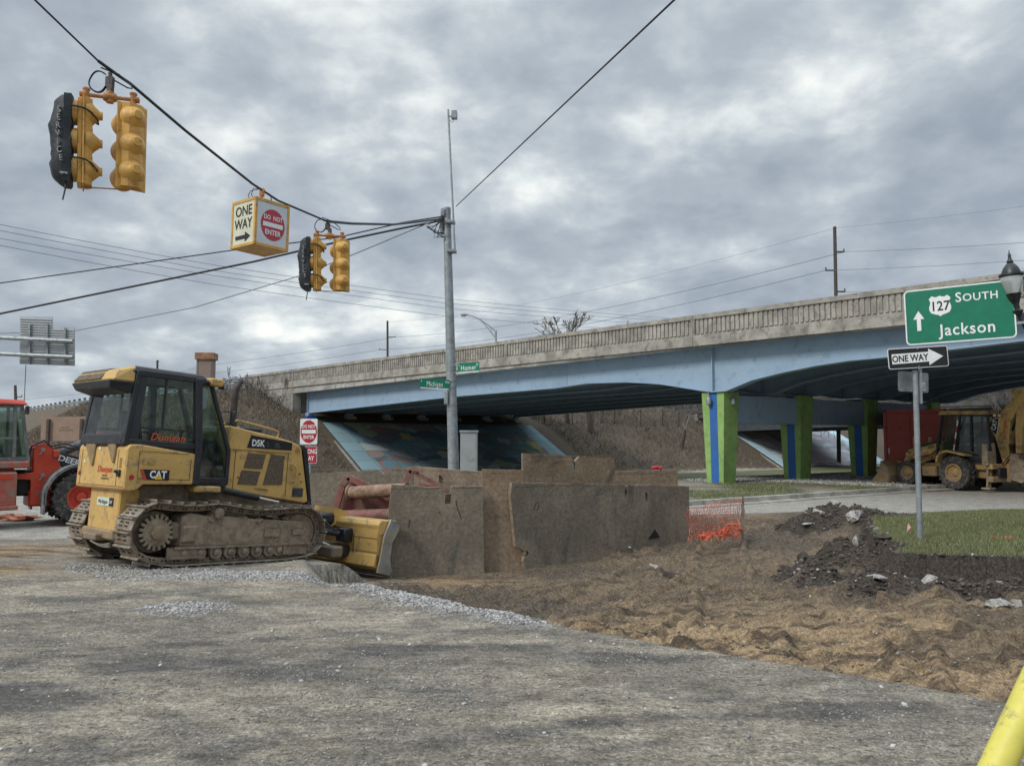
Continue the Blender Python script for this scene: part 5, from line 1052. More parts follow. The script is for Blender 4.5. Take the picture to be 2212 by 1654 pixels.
pl4, _ = plate('brown steel plate with a notch standing above the widest plate', (1129, 1150), (1330, 1140), (1129, 979), (1327, 988), 16.6, 17.6, RUST2,
      out=[(1131, 1150), (1332, 1140)]+jag((1327, 989), (1252, 986), 5, .6, 6)+[(1246, 992), (1242, 997), (1237, 992), (1233, 985)]+jag((1222, 983), (1130, 978.5), 6, .6, 7),
      holes=[circ(1240, 1008, 3.4, 12)])
pl5, _ = plate('low brown steel plate behind the right end of the widest plate', (1326, 1130), (1466, 1130), (1326, 1018), (1463, 1013), 18.0, 18.5, RUST2,
      out=[(1326, 1130), (1466, 1128)]+jag((1464, 1014), (1326, 1018), 5, .6, 8))
pl6, _ = plate('dark mud streaked steel plate behind the red spreader frame', (640, 1190), (893, 1160), (640, 1026), (893, 1007), 17.2, 16.8, RUSTG,
      out=[(640, 1190), (895, 1170)]+jag((893, 1007), (849, 1012), 4, .7, 9)+[(845, 1017), (838, 1022), (824, 1024), (821, 1017)]+jag((815, 1015), (640, 1024), 8, .7, 10))
pl7, _ = plate('long rusty steel plate with a tall slot in front of the grey pole', (893, 1170), (1046, 1160), (893, 1007), (1046, 1019), 16.75, 15.5, RUST,
      out=[(893, 1170), (1048, 1160)]+jag((1046, 1019), (894, 1007), 7, .7, 11), holes=[[(948, 1052), (957, 1052), (957, 1033), (953, 1027), (948, 1026)]])
def marks(root, loc, segs, m=SLASH, w=.022):
    for a, b in segs:
        (a0, z0), (a1, z1) = loc(*a), loc(*b); mb = MB(); mb.bar((a0, -.002, z0), (a1, -.002, z1), w, .006, side=(1, 0, .1)); mb.build('gouge', m, root)
marks(pl1, loc1, [((985, 1080), (987, 1092)), ((987, 1094), (992, 1108)), ((992, 1108), (996, 1120)), ((947, 1105), (951, 1110)), ((885, 1122), (883, 1138))])
marks(pl3, loc3, [((1153, 1100), (1157, 1088)), ((1157, 1088), (1164, 1082)), ((1160, 1102), (1164, 1090)), ((1352, 1047), (1352, 1060))])
def gap():
    mb = MB(); P = [loc3(1400, 1164), loc3(1414, 1142), loc3(1425, 1160)]; mb.ex([(a, z) for a, z in P], -.01, .02); mb.build('torn_gap', BLK, pl3)
gap()
def spreader():
    Y = 15.9; c = D(800, 1150, Y); c.z = -.6
    root = thing('trench_spreader', 'faded red trench box spreader with two rusty pipes, between the blade and the plates', 'trench spreader', c)
    W = lambda px, py, Y=Y: D(px, py, Y)-c
    def slab(pts, y, t, name, m):
        mb = MB(); A = [mb.bm.verts.new(W(px, py, y)) for px, py in pts]; B = [mb.bm.verts.new(W(px, py, y)+Vector((.0, t, 0))) for px, py in pts]; n = len(pts)
        mb.bm.faces.new(A); mb.bm.faces.new(B[::-1])
        for i in range(n): mb.bm.faces.new((A[i], A[(i+1) % n], B[(i+1) % n], B[i]))
        bmesh.ops.recalc_face_normals(mb.bm, faces=mb.bm.faces[:]); return mb.build(name, m, root)
    slab([(700, 1180), (738, 1050), (750, 1030), (760, 1031), (790, 1050), (842, 1078), (842, 1180)], 16.3, .05, 'back_panel', REDRUST)
    mb = MB(); 
    for a, b in (((702, 1176), (740, 1048)), ((740, 1048), (752, 1030)), ((752, 1030), (792, 1049)), ((792, 1049), (842, 1076))): mb.bar(W(*a, 16.15), W(*b, 16.15), .10, .12)
    mb.build('end_frame', REDRUST, root)
    mb = MB()
    for a, b in (((866, 1068), (886, 1015)), ((884, 1016), (905, 1020)), ((893, 1020), (958, 1052)), ((905, 1047), (965, 1060))): mb.bar(W(*a, 15.9), W(*b, 15.9), .07, .09)
    mb.build('end_frame', REDRUST, root)
    mb = MB(); mb.cyl(W(760, 1064, 16.05), W(880, 1057, 15.3), .135, 18); mb.lathe(W(757, 1064, 16.08), W(880, 1057, 15.3)-W(760, 1064, 16.05), [(0, .17), (.04, .17), (.04, .13)], 18); mb.build('pipe', PIPEM, root)
    mb = MB(); mb.cyl(W(745, 1114, 16.05), W(880, 1110, 15.3), .12, 18); mb.build('pipe', REDRUST, root)
    return root
spreader()
# crusher of rags, flags, small things
def crumple(c, r, seed, m, name, label, cat, sc=(1.3, .8, .4), n=3):
    mb = MB(); rnd = random.Random(seed)
    for i in range(n): mb.blob((rnd.uniform(-r, r)*1.2, rnd.uniform(-r, r)*.4, r*.25), r*rnd.uniform(.5, .8), seed+i, .55, 3, sc)
    o = mb.build(name, m, None, 60); o.location = c; tag(o, label, cat); return o
p = G(35, 1122, -.2); crumple(p, .17, 5, mat('faded_orange_cloth', (.50, .21, .13), .8, var=.25, vs=9), 'orange_bundle', 'faded orange bundle of cloth lying on the road by the red loader', 'bundle', (2.0, .8, .55), 4)
p = D(1422, 1012, 17.9); crumple(p, .09, 8, REDS, 'red_bag', 'small red bag on top of the low brown plate', 'bag', (1.6, .8, .8), 2)
def orange_fence():
    root = thing('safety_fence', 'torn orange plastic safety fence sagging from a dark stake beside the widest plate', 'safety fence', G(1604, 1152, -.05))
    rnd = random.Random(4); mb = MB(); nx, nz = 26, 13; g = {}
    for i in range(nx+1):
        for j in range(nz+1):
            f, h = i/nx, j/nz; px = 1486+118*f; top = 1096-20*f+5*sin(f*9)*(1-f); bot = 1166-14*f
            Y = 15.4+.9*f+.10*sin(f*7+h*3); q = D(px, bot+(top-bot)*h, Y); q += Vector((rnd.gauss(0, .008)+.03*sin(h*6+f*4), rnd.gauss(0, .02), rnd.gauss(0, .006))); g[i, j] = q
    for i in range(nx+1):
        for j in range(nz+1):
            if i < nx and rnd.random() > .05: mb.bar(g[i, j], g[i+1, j], .014 if j not in (0, nz) else .02, .004)
            if j < nz and rnd.random() > .06: mb.bar(g[i, j], g[i, j+1], .010, .004)
    wbuild(mb, 'net', ORANGE, root)
    mb = MB()      # crumpled spare length at the foot
    for k in range(90):
        f = rnd.random(); px = 1510+92*f; py = 1163-38*f**1.5*rnd.random()-8*rnd.random(); q = D(px, py, 15.3+.9*f+rnd.gauss(0, .1)); q.z = max(q.z, tz(q.x, q.y)+.01)
        d = Vector((rnd.gauss(0, 1), rnd.gauss(0, .6), rnd.gauss(0, .8))).normalized()*.09; mb.tube([q-d, q+Vector((rnd.gauss(0, .02), 0, rnd.gauss(0, .03))), q+d], .009, 4)
    wbuild(mb, 'slack_net', ORANGE, root)
    a = D(1604, 1152, 16.3); b = D(1605, 1073, 16.3); mb = MB(); mb.bar(a-Vector((0, 0, .2)), b, .05, .04); wbuild(mb, 'stake', WOOD, root)
orange_fence()
def flag():
    b = G(1965, 1163, .12); root = thing('marking_flag', 'small pink and white marking flag on a wire beside the one way post', 'flag', b); mb = MB(); mb.tube([(0, 0, -.02), (-.02, 0, .28)], .004, 5); mb.build('wire', WIREG, root)
    mb = MB(); mb.hull8([(-.04, 0, .12), (.03, .02, .10), (.03, .024, .10), (-.04, .004, .12), (-.02, 0, .27), (.02, -.02, .20), (.02, -.016, .20), (-.02, .004, .27)]); mb.build('pennant', mat('pink_flag', (.75, .42, .36), .6, var=.35, vs=30), root)
flag()
p = G(2190, 1170, .15)
def tape():
    mb = MB(); rnd = random.Random(9)
    for k in range(60):
        q = Vector((rnd.uniform(-.35, .5), rnd.uniform(-.12, .12), .03)); d = Vector((rnd.gauss(0, 1), rnd.gauss(0, .4), rnd.gauss(0, .25))).normalized()*.08; mb.bar(q-d, q+d, .02, .005)
    o = mb.build('orange_strip', ORANGE); o.location = p; tag(o, 'strip of torn orange netting lying on the island grass', 'netting')
tape()
# concrete chunks: each a thing
CHK = mat('broken_concrete', (.37, .36, .335), .9, var=.2, vs=6, bump=.012, bs=18, dirt=((.15, .125, .10), .5, 9))
def chunk(px, py, z, r, seed, label, sc=(1.2, .8, .6)):
    q = G(px, py, z); rnd = random.Random(seed); mb = MB(); pts = []
    for i in range(14):
        d = Vector((rnd.gauss(0, 1), rnd.gauss(0, 1), rnd.gauss(0, 1))).normalized(); pts.append(mb.bm.verts.new((d.x*r*sc[0], d.y*r*sc[1], d.z*r*sc[2])))
    h = bmesh.ops.convex_hull(mb.bm, input=pts); bmesh.ops.delete(mb.bm, geom=[g for g in h['geom_interior'] if isinstance(g, bmesh.types.BMVert)], context='VERTS'); bmesh.ops.subdivide_edges(mb.bm, edges=mb.bm.edges[:], cuts=2, use_grid_fill=True)
    for v in mb.bm.verts: v.co += Vector((rnd.gauss(0, 1), rnd.gauss(0, 1), rnd.gauss(0, 1)))*r*.035
    o = mb.build('concrete_chunk', CHK); o.location = (q.x, q.y, tz(q.x, q.y)+r*sc[2]*.35); o.rotation_euler = (0, rnd.uniform(-.3, .3), rnd.uniform(0, 6)); tag(o, label, 'concrete chunk', 'broken concrete chunks in the dug up dirt')
for a in [(2003, 1240, -.1, .14, 1, 'big pale concrete chunk under the middle of the cut grass edge', (1.5, .8, .75)), (2034, 1248, -.1, .065, 2, 'small pale chunk just right of the big one under the cut edge'), (1955, 1243, -.1, .06, 3, 'upright pointed chip left of the big chunk below the cut grass'),
          (2195, 1288, -.15, .12, 4, 'rounded grey chunk at the right edge of the dark soil'), (2156, 1292, -.15, .11, 5, 'broad flat chunk beside the rounded grey one', (1.6, .8, .6)), (2160, 1262, -.1, .08, 6, 'half buried chunk above the broad flat one', (1.4, .8, .5)),
          (1745, 1182, 0, .09, 7, 'long thin pale slab on the left tip of the dark soil heap', (1.9, .8, .3)), (1770, 1178, 0, .07, 8, 'grey slab beside the long thin one on the soil heap', (1.7, .8, .35)), (1800, 1187, 0, .09, 9, 'grey flat chunk halfway up the dark heap', (1.6, .9, .45)),
          (1850, 1182, .1, .09, 10, 'pointed grey chunk standing in the middle of the dark heap', (.7, .7, 1.2)), (1900, 1205, .1, .10, 11, 'pale lump in the rubble below the grass corner'), (1895, 1252, -.1, .09, 12, 'flat pale chunk in the lower rubble', (1.6, .9, .45)), (1955, 1248, -.1, .05, 13, 'little pale chunk at the right end of the rubble'),
          (1862, 1136, .15, .06, 14, 'pale chip at the top of the dark heap by the grass', (1.4, .8, .5)), (1893, 1136, .2, .07, 15, 'whitish flat chunk on the grass corner', (1.5, .8, .45)), (1912, 1147, .2, .07, 16, 'second whitish chunk on the grass corner, nearer', (1.6, .8, .4)),
          (1803, 1102, .15, .16, 17, 'large grey slab at the top left of the far rubble heap', (1.5, 1, .7)), (1845, 1110, .15, .20, 18, 'largest grey slab in the far rubble heap', (1.6, 1, .6)), (1880, 1100, .15, .14, 19, 'dark edged slab at the right of the far rubble heap', (1.5, 1, .55)), (1742, 1126, 0, .13, 20, 'flat pale slab in front of the far rubble heap', (1.9, .8, .25)), (1770, 1110, .1, .14, 23, 'sloping slab at the left of the far rubble heap', (1.5, .8, .5)),
          (1425, 1167, -.05, .13, 21, 'flat pale chunk against the half buried end of the widest plate', (2.0, .7, .3)), (968, 1290, -.2, .07, 22, 'thin pale slab in the gravel at the pavement edge', (2.0, .8, .3)), (1010, 1252, -.2, .04, 24, 'grey stone in the tan dirt before the square plate')]:
    chunk(*a)
SOILM = mat('dark_topsoil', (.05, .04, .031), .95, var=.35, vs=9, bump=.02, bs=14)
def clod(px, py, z, r, seed, label):
    q = G(px, py, z); mb = MB(); mb.blob((0, 0, 0), r, seed, .45, 3, (1.4, 1, .7)); o = mb.build('soil_clod', SOILM, None, 70); o.location = (q.x, q.y, tz(q.x, q.y)+.2*r); tag(o, label, 'soil clod', 'big clods of dark soil')
for a in [(1738, 1172, 0, .13, 1, 'black clod at the upper left of the dark heap'), (1700, 1200, -.1, .10, 2, 'dark clod at the left foot of the dark heap'), (1905, 1183, .1, .12, 3, 'dark clod at the corner where the grass edge begins'), (2060, 1250, -.1, .13, 4, 'dark clod right of the pale chunks under the cut edge'), (1450, 1205, -.2, .12, 5, 'dark clod by the foot of the widest plate')]: clod(*a)

# ---------------------------------------------------------------- sign builder
def rounded(w, h, r, n=5):
    P = []
    for cx, cz, a0 in ((w/2-r, h/2-r, 0), (-w/2+r, h/2-r, 90), (-w/2+r, -h/2+r, 180), (w/2-r, -h/2+r, 270)):
        for i in range(n+1): a = radians(a0+90*i/n); P.append((cx+r*cos(a), cz+r*sin(a)))
    return P
def panel(name, w, h, r, m, root, y=0., t=.004, c=(0, 0)):
    mb = MB(); mb.ex([(x+c[0], z+c[1]) for x, z in rounded(w, h, r)], y, y+t); return mb.build(name, m, root)
X1, Z1 = (1, 0, 0), (0, 0, 1)
def arrow_shape(L, H, shaft, head): return [(-L/2, -shaft/2), (L/2-head, -shaft/2), (L/2-head, -H/2), (L/2, 0), (L/2-head, H/2), (L/2-head, shaft/2), (-L/2, shaft/2)]
# one way sign on its post, with the back of another sign below
b = D(1987, 1160, 12.6); b.z = tz(b.x, b.y)
root = thing('one_way_sign_post', 'grey post on the grass with a black and white one way arrow sign on top', 'sign post', b)
top = D(1977, 800, 12.6)-b
mb = MB(); mb.tube([(0, 0, -.3), (top.x, 0, top.z)], .043, 12); mb.build('post', GALV, root)
mb = MB(); t2 = D(1984, 752, 12.55)-b
mb.bar((top.x+.055, -.03, .8*top.z), (t2.x+.03, -.03, t2.z-.02), .05, .035)
for k in range(44): z = .8*top.z+k*.022; 
mb.build('perforated_tube', GREY, root)
mb = MB()
for k in range(30): mb.cyl((top.x+.058, -.0485, .82*top.z+k*.022), (top.x+.058, -.0475, .82*top.z+k*.022), .006, 6)
mb.build('tube_holes', BLK, root)
sc = D(1983, 772, 12.5)-b; tilt = radians(-4.5)
s1 = bpy.data.objects.new('one_way_sign', None)
def plate_sign(root, name, c, w, h, rz, ry, m_edge, m_face, r=.035, edge=.012):
    mb = MB(); mb.ex(rounded(w, h, r), 0, .004); o = mb.build(name, m_edge, root); o.location = c; o.rotation_euler = (0, ry, rz)
    mb = MB(); mb.ex(rounded(w-2*edge, h-2*edge, max(.006, r-edge)), -.0035, -.001); f = mb.build('face', m_face, o); return o
o = plate_sign(root, 'arrow_sign', sc, .96, .34, radians(-3), radians(-3.2), WHITE, BLK)
mb = MB(); mb.ex([(-.42, -.09), (.17, -.075), (.17, -.135), (.40, 0), (.17, .135), (.17, .085), (-.42, .075)], -.007, -.0045); mb.build('arrow', WHITE, o)
text('ONE WAY', .105, (-.13, -.009, 0), (1, 0, .01), Z1, BLK, 'lettering', o, .03, .82)
mb = MB()
for z in (-.145, .145): mb.cyl((.0, -.004, z), (0, -.012, z), .012, 10)
mb.build('bolt', GREY, o)
sb = D(1973, 825, 12.75)-b
o = plate_sign(root, 'sign_back', sb, .60, .335, radians(14), radians(2), GREY, GREY, .04, .004)
mb = MB(); mb.ex([(.16, -.13), (.23, -.13), (.23, .0), (.16, .0)], -.008, -.005); mb.build('sticker', WHITE, o)
text('12', .035, (.195, -.010, -.04), X1, Z1, BLK, 'lettering', o, .02); text('24', .035, (.195, -.010, -.09), X1, Z1, BLK, 'lettering', o, .02)
# big green guide sign and the lamp in front of it
Yg = 15.2; bc = D(2070, 677, Yg); base = G(2262, 1075, 0); base = Vector((D(2262, 948, Yg).x, Yg, 0)); base.z = tz(base.x, base.y)
lamproot = thing('street_lamp', 'ornate black lamp post arm with a glass lantern beside the green highway sign', 'street lamp', base)
rt = thing('highway_sign', 'green highway sign reading 127 South Jackson with an up arrow and a route shield', 'road sign', bc, 0, rot=(0, radians(-1.0), radians(-33)))
rt.scale = (.86, 1, .95); w, h = 2.22, 1.19
panel('border', w, h, .10, WHITE, rt, 0, .006); panel('face', w-.06, h-.06, .075, GREENS, rt, -.004, .003)
text('S', .20, (.02, -.006, .345), X1, Z1, WHITE, 'lettering', rt, .02, 1.0); text('OUTH', .155, (.455, -.006, .325), X1, Z1, WHITE, 'lettering', rt, .02, 1.05, sp=1.12)
text('Jackson', .24, (.16, -.006, -.32), X1, Z1, WHITE, 'lettering', rt, .018, .98, sp=1.1)
mb = MB(); mb.ex([(-.86, -.30), (-.775, -.30), (-.775, -.05), (-.70, -.05), (-.8175, .13), (-.935, -.05), (-.86, -.05)], -.0065, -.0045); mb.build('arrow', WHITE, rt)
sh = [(0, .235), (.05, .215), (.10, .21), (.16, .24), (.225, .175), (.20, .12), (.20, .07), (.225, .01), (.225, -.06), (.19, -.125), (.10, -.16), (.04, -.175), (0, -.205)]
shp = [(x-.36, z+.18) for x, z in sh]+[(-x-.36, z+.18) for x, z in sh[::-1] if x > 0]
mb = MB(); mb.ex(shp, -.0065, -.0045); mb.build('route_shield', WHITE, rt)
text('127', .20, (-.36, -.009, .20), X1, Z1, BLK, 'lettering', rt, .02, .95)
mb = MB()
for z in (.3, -.3): mb.bar((-w/2+.1, .03, z), (w/2+.45, .03, z), .04, .05)
mb.build('bracket', GALV, rt)
lb = lamproot
IRON = mat('black_iron', (.014, .018, .019), .42, var=.3, vs=8, dirt=((.10, .10, .06), .3, 9))
P_ = lambda px, py, Y=14.7: D(px, py, Y)-base
mb = MB(); mb.lathe((0, 0, -.1), Z1, [(0, .22), (.5, .2), (.6, .12), (3.6, .075), (4.2, .06), (4.3, .02)], 16)
mb.tube([(0, 0, 3.35), (-.15, -.2, 3.25), (-.35, -.4, 3.3), P_(2200, 690)+Vector((.05, 0, -.02)), P_(2197, 668)], .032, 8); mb.build('post', IRON, lb)
cL = P_(2184, 600)
mb = MB(); mb.lathe(P_(2200, 682), P_(2189, 634)-P_(2200, 682), [(0, .05), (.05, .08), (.10, .10), (.13, .06), (.22, .055), (.30, .085), (.36, .11), (.42, .12), (.44, .13)], 18); mb.build('neck', IRON, lb)
c0 = P_(2188, 634); ax = Vector((-.045, 0, 1)); sl_ = lambda pr: [(d*.82, r*.84) for d, r in pr]
mb = MB(); mb.lathe(c0, ax, sl_([(0, .13), (.08, .16), (.25, .21), (.36, .225), (.40, .22)]), 22)
LG = bpy.data.materials.new('lantern_glass'); LG.use_nodes = True; LG.node_tree.nodes['Principled BSDF'].inputs['Base Color'].default_value = (.72, .74, .73, 1); LG.node_tree.nodes['Principled BSDF'].inputs['Roughness'].default_value = .15; LG.node_tree.nodes['Principled BSDF'].inputs['Transmission Weight'].default_value = .55
mb.build('lantern_glass', LG, lb)
c1 = c0+ax*.40*.82
mb = MB(); mb.lathe(c1, ax, sl_([(0, .235), (.03, .255), (.07, .25), (.08, .20), (.13, .185), (.22, .15), (.30, .09), (.33, .06), (.36, .075), (.40, .05), (.46, .03), (.52, .035), (.56, .015), (.64, .006)]), 20); mb.build('lantern_cap', IRON, lb)
# do not enter / wrong way
b = D(668, 1040, 22.7); b.z = 0
rt = thing('do_not_enter_sign', 'do not enter and wrong way signs on one post behind the bulldozer hood', 'sign post', b)
mb = MB(); t = D(668, 905, 22.7)-b; mb.tube([(0, .03, -.3), (0, .03, t.z)], .03, 8); mb.build('post', GALV, rt)
c = D(667, 932, 22.7)-b
o = plate_sign(rt, 'upper_sign', c, .50, .76, radians(8), 0, WHITE, WHITE, .04, .01)
mb = MB(); mb.ex([(.235*cos(2*pi*i/28), .335*sin(2*pi*i/28)) for i in range(28)], -.007, -.005); mb.build('red_disc', REDS, o)
mb = MB(); mb.box((-.20, -.010, -.055), (.20, -.008, .055)); mb.build('bar', WHITE, o)
text('DO NOT', .10, (0, -.010, .155), X1, Z1, WHITE, 'lettering', o, .035, .68); text('ENTER', .10, (0, -.010, -.16), X1, Z1, WHITE, 'lettering', o, .035, .72)
c = D(667, 982, 22.7)-b
o = plate_sign(rt, 'lower_sign', c, .47, .50, radians(8), 0, WHITE, REDS, .03, .012)
text('WRONG', .13, (0, -.007, .10), X1, Z1, WHITE, 'lettering', o, .03, .62); text('WAY', .13, (0, -.007, -.10), X1, Z1, WHITE, 'lettering', o, .03, .7)

# ---------------------------------------------------------------- signal pole, street name signs, cabinet, mast
pb = Vector((D(982, 948, 27).x, 27, 0)); pt = D(965, 449, 27)
pole = thing('signal_pole', 'tall tapered grey steel signal pole behind the steel plates', 'pole', pb)
dt = pt-pb
mb = MB(); mb.tube([(0, 0, -.3), dt*.5+Vector((.0, 0, 0)), dt], [.20, .165, .135], 18); mb.build('shaft', GALV, pole)
mb = MB()
for f in (.10, .28, .30, .36, .38, .42, .43, .93, .945, .955): q = dt*f; mb.lathe(q, dt, [(-.02, .21-.06*f), (.02, .21-.06*f)], 18)
mb.lathe(dt, dt, [(-.25, .14), (-.02, .15), (.02, .12), (.03, .01)], 14); mb.box((dt.x-.20, -.2, dt.z-.35), (dt.x-.05, .15, dt.z-.05), .03); mb.box((dt.x-.22, -.1, dt.z-.95), (dt.x-.12, .1, dt.z-.4), .02); mb.build('bands', GREY, pole)
mb = MB(); a = P_ = D(968, 858, 26.8)-pb; mb.box((a.x-.14, a.y-.05, a.z-.25), (a.x+.0, a.y+.1, a.z+.2), .02); mb.build('junction_box', GALV, pole)
mb = MB(); c = D(998, 998, 26.7)-pb; mb.box((c.x-.04, c.y-.02, c.z-.18), (c.x+.09, c.y, c.z+.22), .01, Matrix.Rotation(-.12, 4, 'Y') if False else None); mb.build('white_plate', WHITE, pole)
def mast():
    b0 = D(983, 548, 26.75); t0 = D(968, 237, 26.75); r = thing('mast', 'slender antenna mast with a small camera box clamped to the signal pole top', 'mast', b0); d = t0-b0
    mb = MB(); mb.tube([(0, 0, 0), d], .035, 8); mb.build('tube', GALV, r)
    mb = MB(); mb.box((d.x+.12, -.1, d.z-.35), (d.x+.33, .1, d.z-.05), .02); mb.bar((d.x, 0, d.z-.25), (d.x+.15, 0, d.z-.25), .04, .04); mb.tube([(d.x+.2, 0, d.z-.35), (d.x+.17, 0, d.z-.48), (d.x+.06, 0, d.z-.4)], .012, 5); mb.build('camera_box', GREY, r)
    mb = MB()
    for f in (.02, .22): q = d*f; mb.box((q.x-.28, -.08, q.z-.05), (q.x+.05, .25, q.z+.05), .01)
    mb.build('clamp', GREY, r)
mast()
def street_sign(px0, px1, py0, py1, Y, name_txt, pre, suf, label, ry, side, Ya):
    c = D((px0+px1)/2, (py0+py1)/2, Y); w = (px1-px0)/1660*Y/cos(radians(20)); h = 20.5/1660*Y
    r = thing('street_name_sign', label, 'street sign', c, 0, None, rot=(0, ry, radians(20)*side))
    panel('blade', w, h, .03, GREENS, r, 0, .006); panel('lower_strip', w*.96, .03, .01, WHITE, r, -.003, .002, (0, -h/2-.0))
    text(name_txt, h*.54, (.0, -.006, -.01), X1, Z1, WHITE, 'lettering', r, .0, .62 if len(name_txt) > 5 else .76, sp=1.06); text(pre, h*.22, (-w/2+.06, -.006, h*.25), X1, Z1, WHITE, 'lettering', r, .0, .8); text(suf, h*.26, (w/2-.08, -.006, h*.25), X1, Z1, WHITE, 'lettering', r, .0, .8)
    mb = MB(); s = 1 if Ya > 0 else -1
    for z in (h*.4, -h*.4): mb.bar((s*w*.35, .01, z), (s*(w/2+.12), .02, z), .02, .03)
    mb.build('bracket', GALV, r)
street_sign(988, 1036, 783, 803, 26.6, 'Homer', 'S', 'St', 'small green Homer St sign on the right of the signal pole', radians(-2), -1, -1)
street_sign(908, 970, 819, 838, 26.6, 'Michigan', 'E', 'Ave', 'small green Michigan Ave sign on the left of the signal pole', radians(2), 1, 1)
b = D(1013, 1040, 25.8); b.z = -.1
cab = thing('signal_cabinet', 'pale grey aluminium signal cabinet beside the signal pole', 'cabinet', b)
t = D(1013, 931, 25.8)-b; w = .28
mb = MB(); mb.box((-w, -.22, 0), (w, .22, t.z-.03), .01); mb.build('housing', mat('cabinet_alu', (.30, .33, .325), .45, .2, var=.08, vs=2), cab)
mb = MB(); mb.box((-w-.03, -.26, t.z-.045), (w+.03, .25, t.z+.02), .01); mb.build('lid', GALV, cab)
mb = MB(); mb.box((-w+.03, -.232, .1), (w-.04, -.221, t.z-.1), .004); mb.build('door', bpy.data.materials['cabinet_alu'], cab); mb = MB(); mb.box((-.02, -.24, t.z-.98), (.18, -.233, t.z-.9)); mb.build('vent', GREY, cab)

# ---------------------------------------------------------------- traffic signals hung on the span wire
def section_head(parent, bagged, flip=False):
    """head: front +x, back -x, top at z 0; flange plate between back domes and visors"""
    H = .355
    mb = MB(); mb.loft([[Vector((x, y, z)) for x, y in ((.01, -.13), (.01, .13), (-.03, .13), (-.075, .07), (-.075, -.07), (-.03, -.13))] for z in (0.01, -1.07)]); mb.box((.03, -.135, -1.07), (.085, .135, .0), .01)
    o = mb.build('housing', YSIG, parent)
    for f in o.data.polygons: f.use_smooth = False
    mb = MB(); mb.box((.011, -.182, -1.085), (.029, .182, .022), .003)
    for z in (-.357, -.712): mb.box((-.079, -.072, z-.002), (-.0745, .072, z+.002))
    mb.build('flange', YSIG, o)
    for k in range(3):
        zc = -H*(k+.45)
        mb = MB(); mb.lathe((-.005, 0, zc), (-1, 0, 0), [(0, .160), (.04, .152), (.075, .128), (.10, .10), (.125, .078), (.145, .062), (.147, .054), (.182, .052), (.184, .001)], 24); mb.build('reflector_dome', YSIG, o)
        mb = MB(); n = 20; R = []
        for d, r, dz in ((.085, .150, 0), (.13, .156, -.005), (.30 if not bagged else .18, .150, -.02)): R.append([Vector((d, r*cos(2*pi*i/n), zc+dz+r*sin(2*pi*i/n))) for i in range(n)])
        mb.loft(R, True, False); mb.lathe((.087, 0, zc), (1, 0, 0), [(0, .14), (.01, .135), (.02, .05), (.022, .001)], 18); mb.build('visor', YSIG, o)
    return o
DKG = mat('dark_weathered_metal', (.07, .065, .06), .6, .3, var=.3, vs=20)
LETTER = mat('worn_white_print', (.30, .31, .31), .6, var=.4, vs=40)
def bag(parent, w=.185, d0=.15, d1=.35):
    rings = []; rnd = random.Random(3)
    for k, f in enumerate(np.linspace(0, 1, 19)):
        z = .0-1.075*f; bul = .05*max(0, sin(pi*min(1, f*1.05)))**.6; fr = d1-.03+bul-(.05 if f in (0., 1.) else 0)-.03*sin(f*13)*.5; ww = w+.012*sin(f*11)
        rings.append([Vector((x+rnd.gauss(0, .006), y+rnd.gauss(0, .006), z+rnd.gauss(0, .004))) for x, y in ((d0, -ww), (d0+.08, -ww-.008), (fr-.07, -ww+.02), (fr-.01, -ww*.6), (fr+.01, 0), (fr-.01, ww*.6), (fr-.07, ww-.02), (d0+.08, ww+.008), (d0, ww), (d0-.02, ww*.5), (d0-.02, -ww*.5))])
    mb = MB(); mb.loft(rings); o = mb.build('service_bag', CLOTH, parent)
    for i, ch in enumerate('SERVICE'):
        x = d1-.085+.02*sin(pi*(i+1)/8)-(.012 if i > 4 else 0)*(i-4); z = -.22-.098*i
        text(ch, .074, (x, w+.004, z), (-.93, .36, .10), (.12, 0, 1), LETTER, 'lettering', o, .0, .78, depth=.012)
    mb = MB(); mb.box((d0+.03, w+.004, -1.0), (d0+.11, w+.012, -.975)); mb.build('care_tag', LETTER, o)
    mb = MB()
    for z in (-.15, -.78): mb.tube([(d0+.0, w+.01, z), (.06, .20, z-.005), (.0, .19, z-.01), (-.06, .15, z-.03), (-.13, .11, z-.10), (-.14, 0, z-.12), (-.1, -.14, z-.05), (.02, -.19, z), (d0, -w, z)], .011, 5)
    mb.tube([(d0+.05, .1, -1.05), (d0+.055, .11, -1.16), (d0+.08, .12, -1.30)], .010, 5); mb.build('strap', CLOTH, o)
    return o
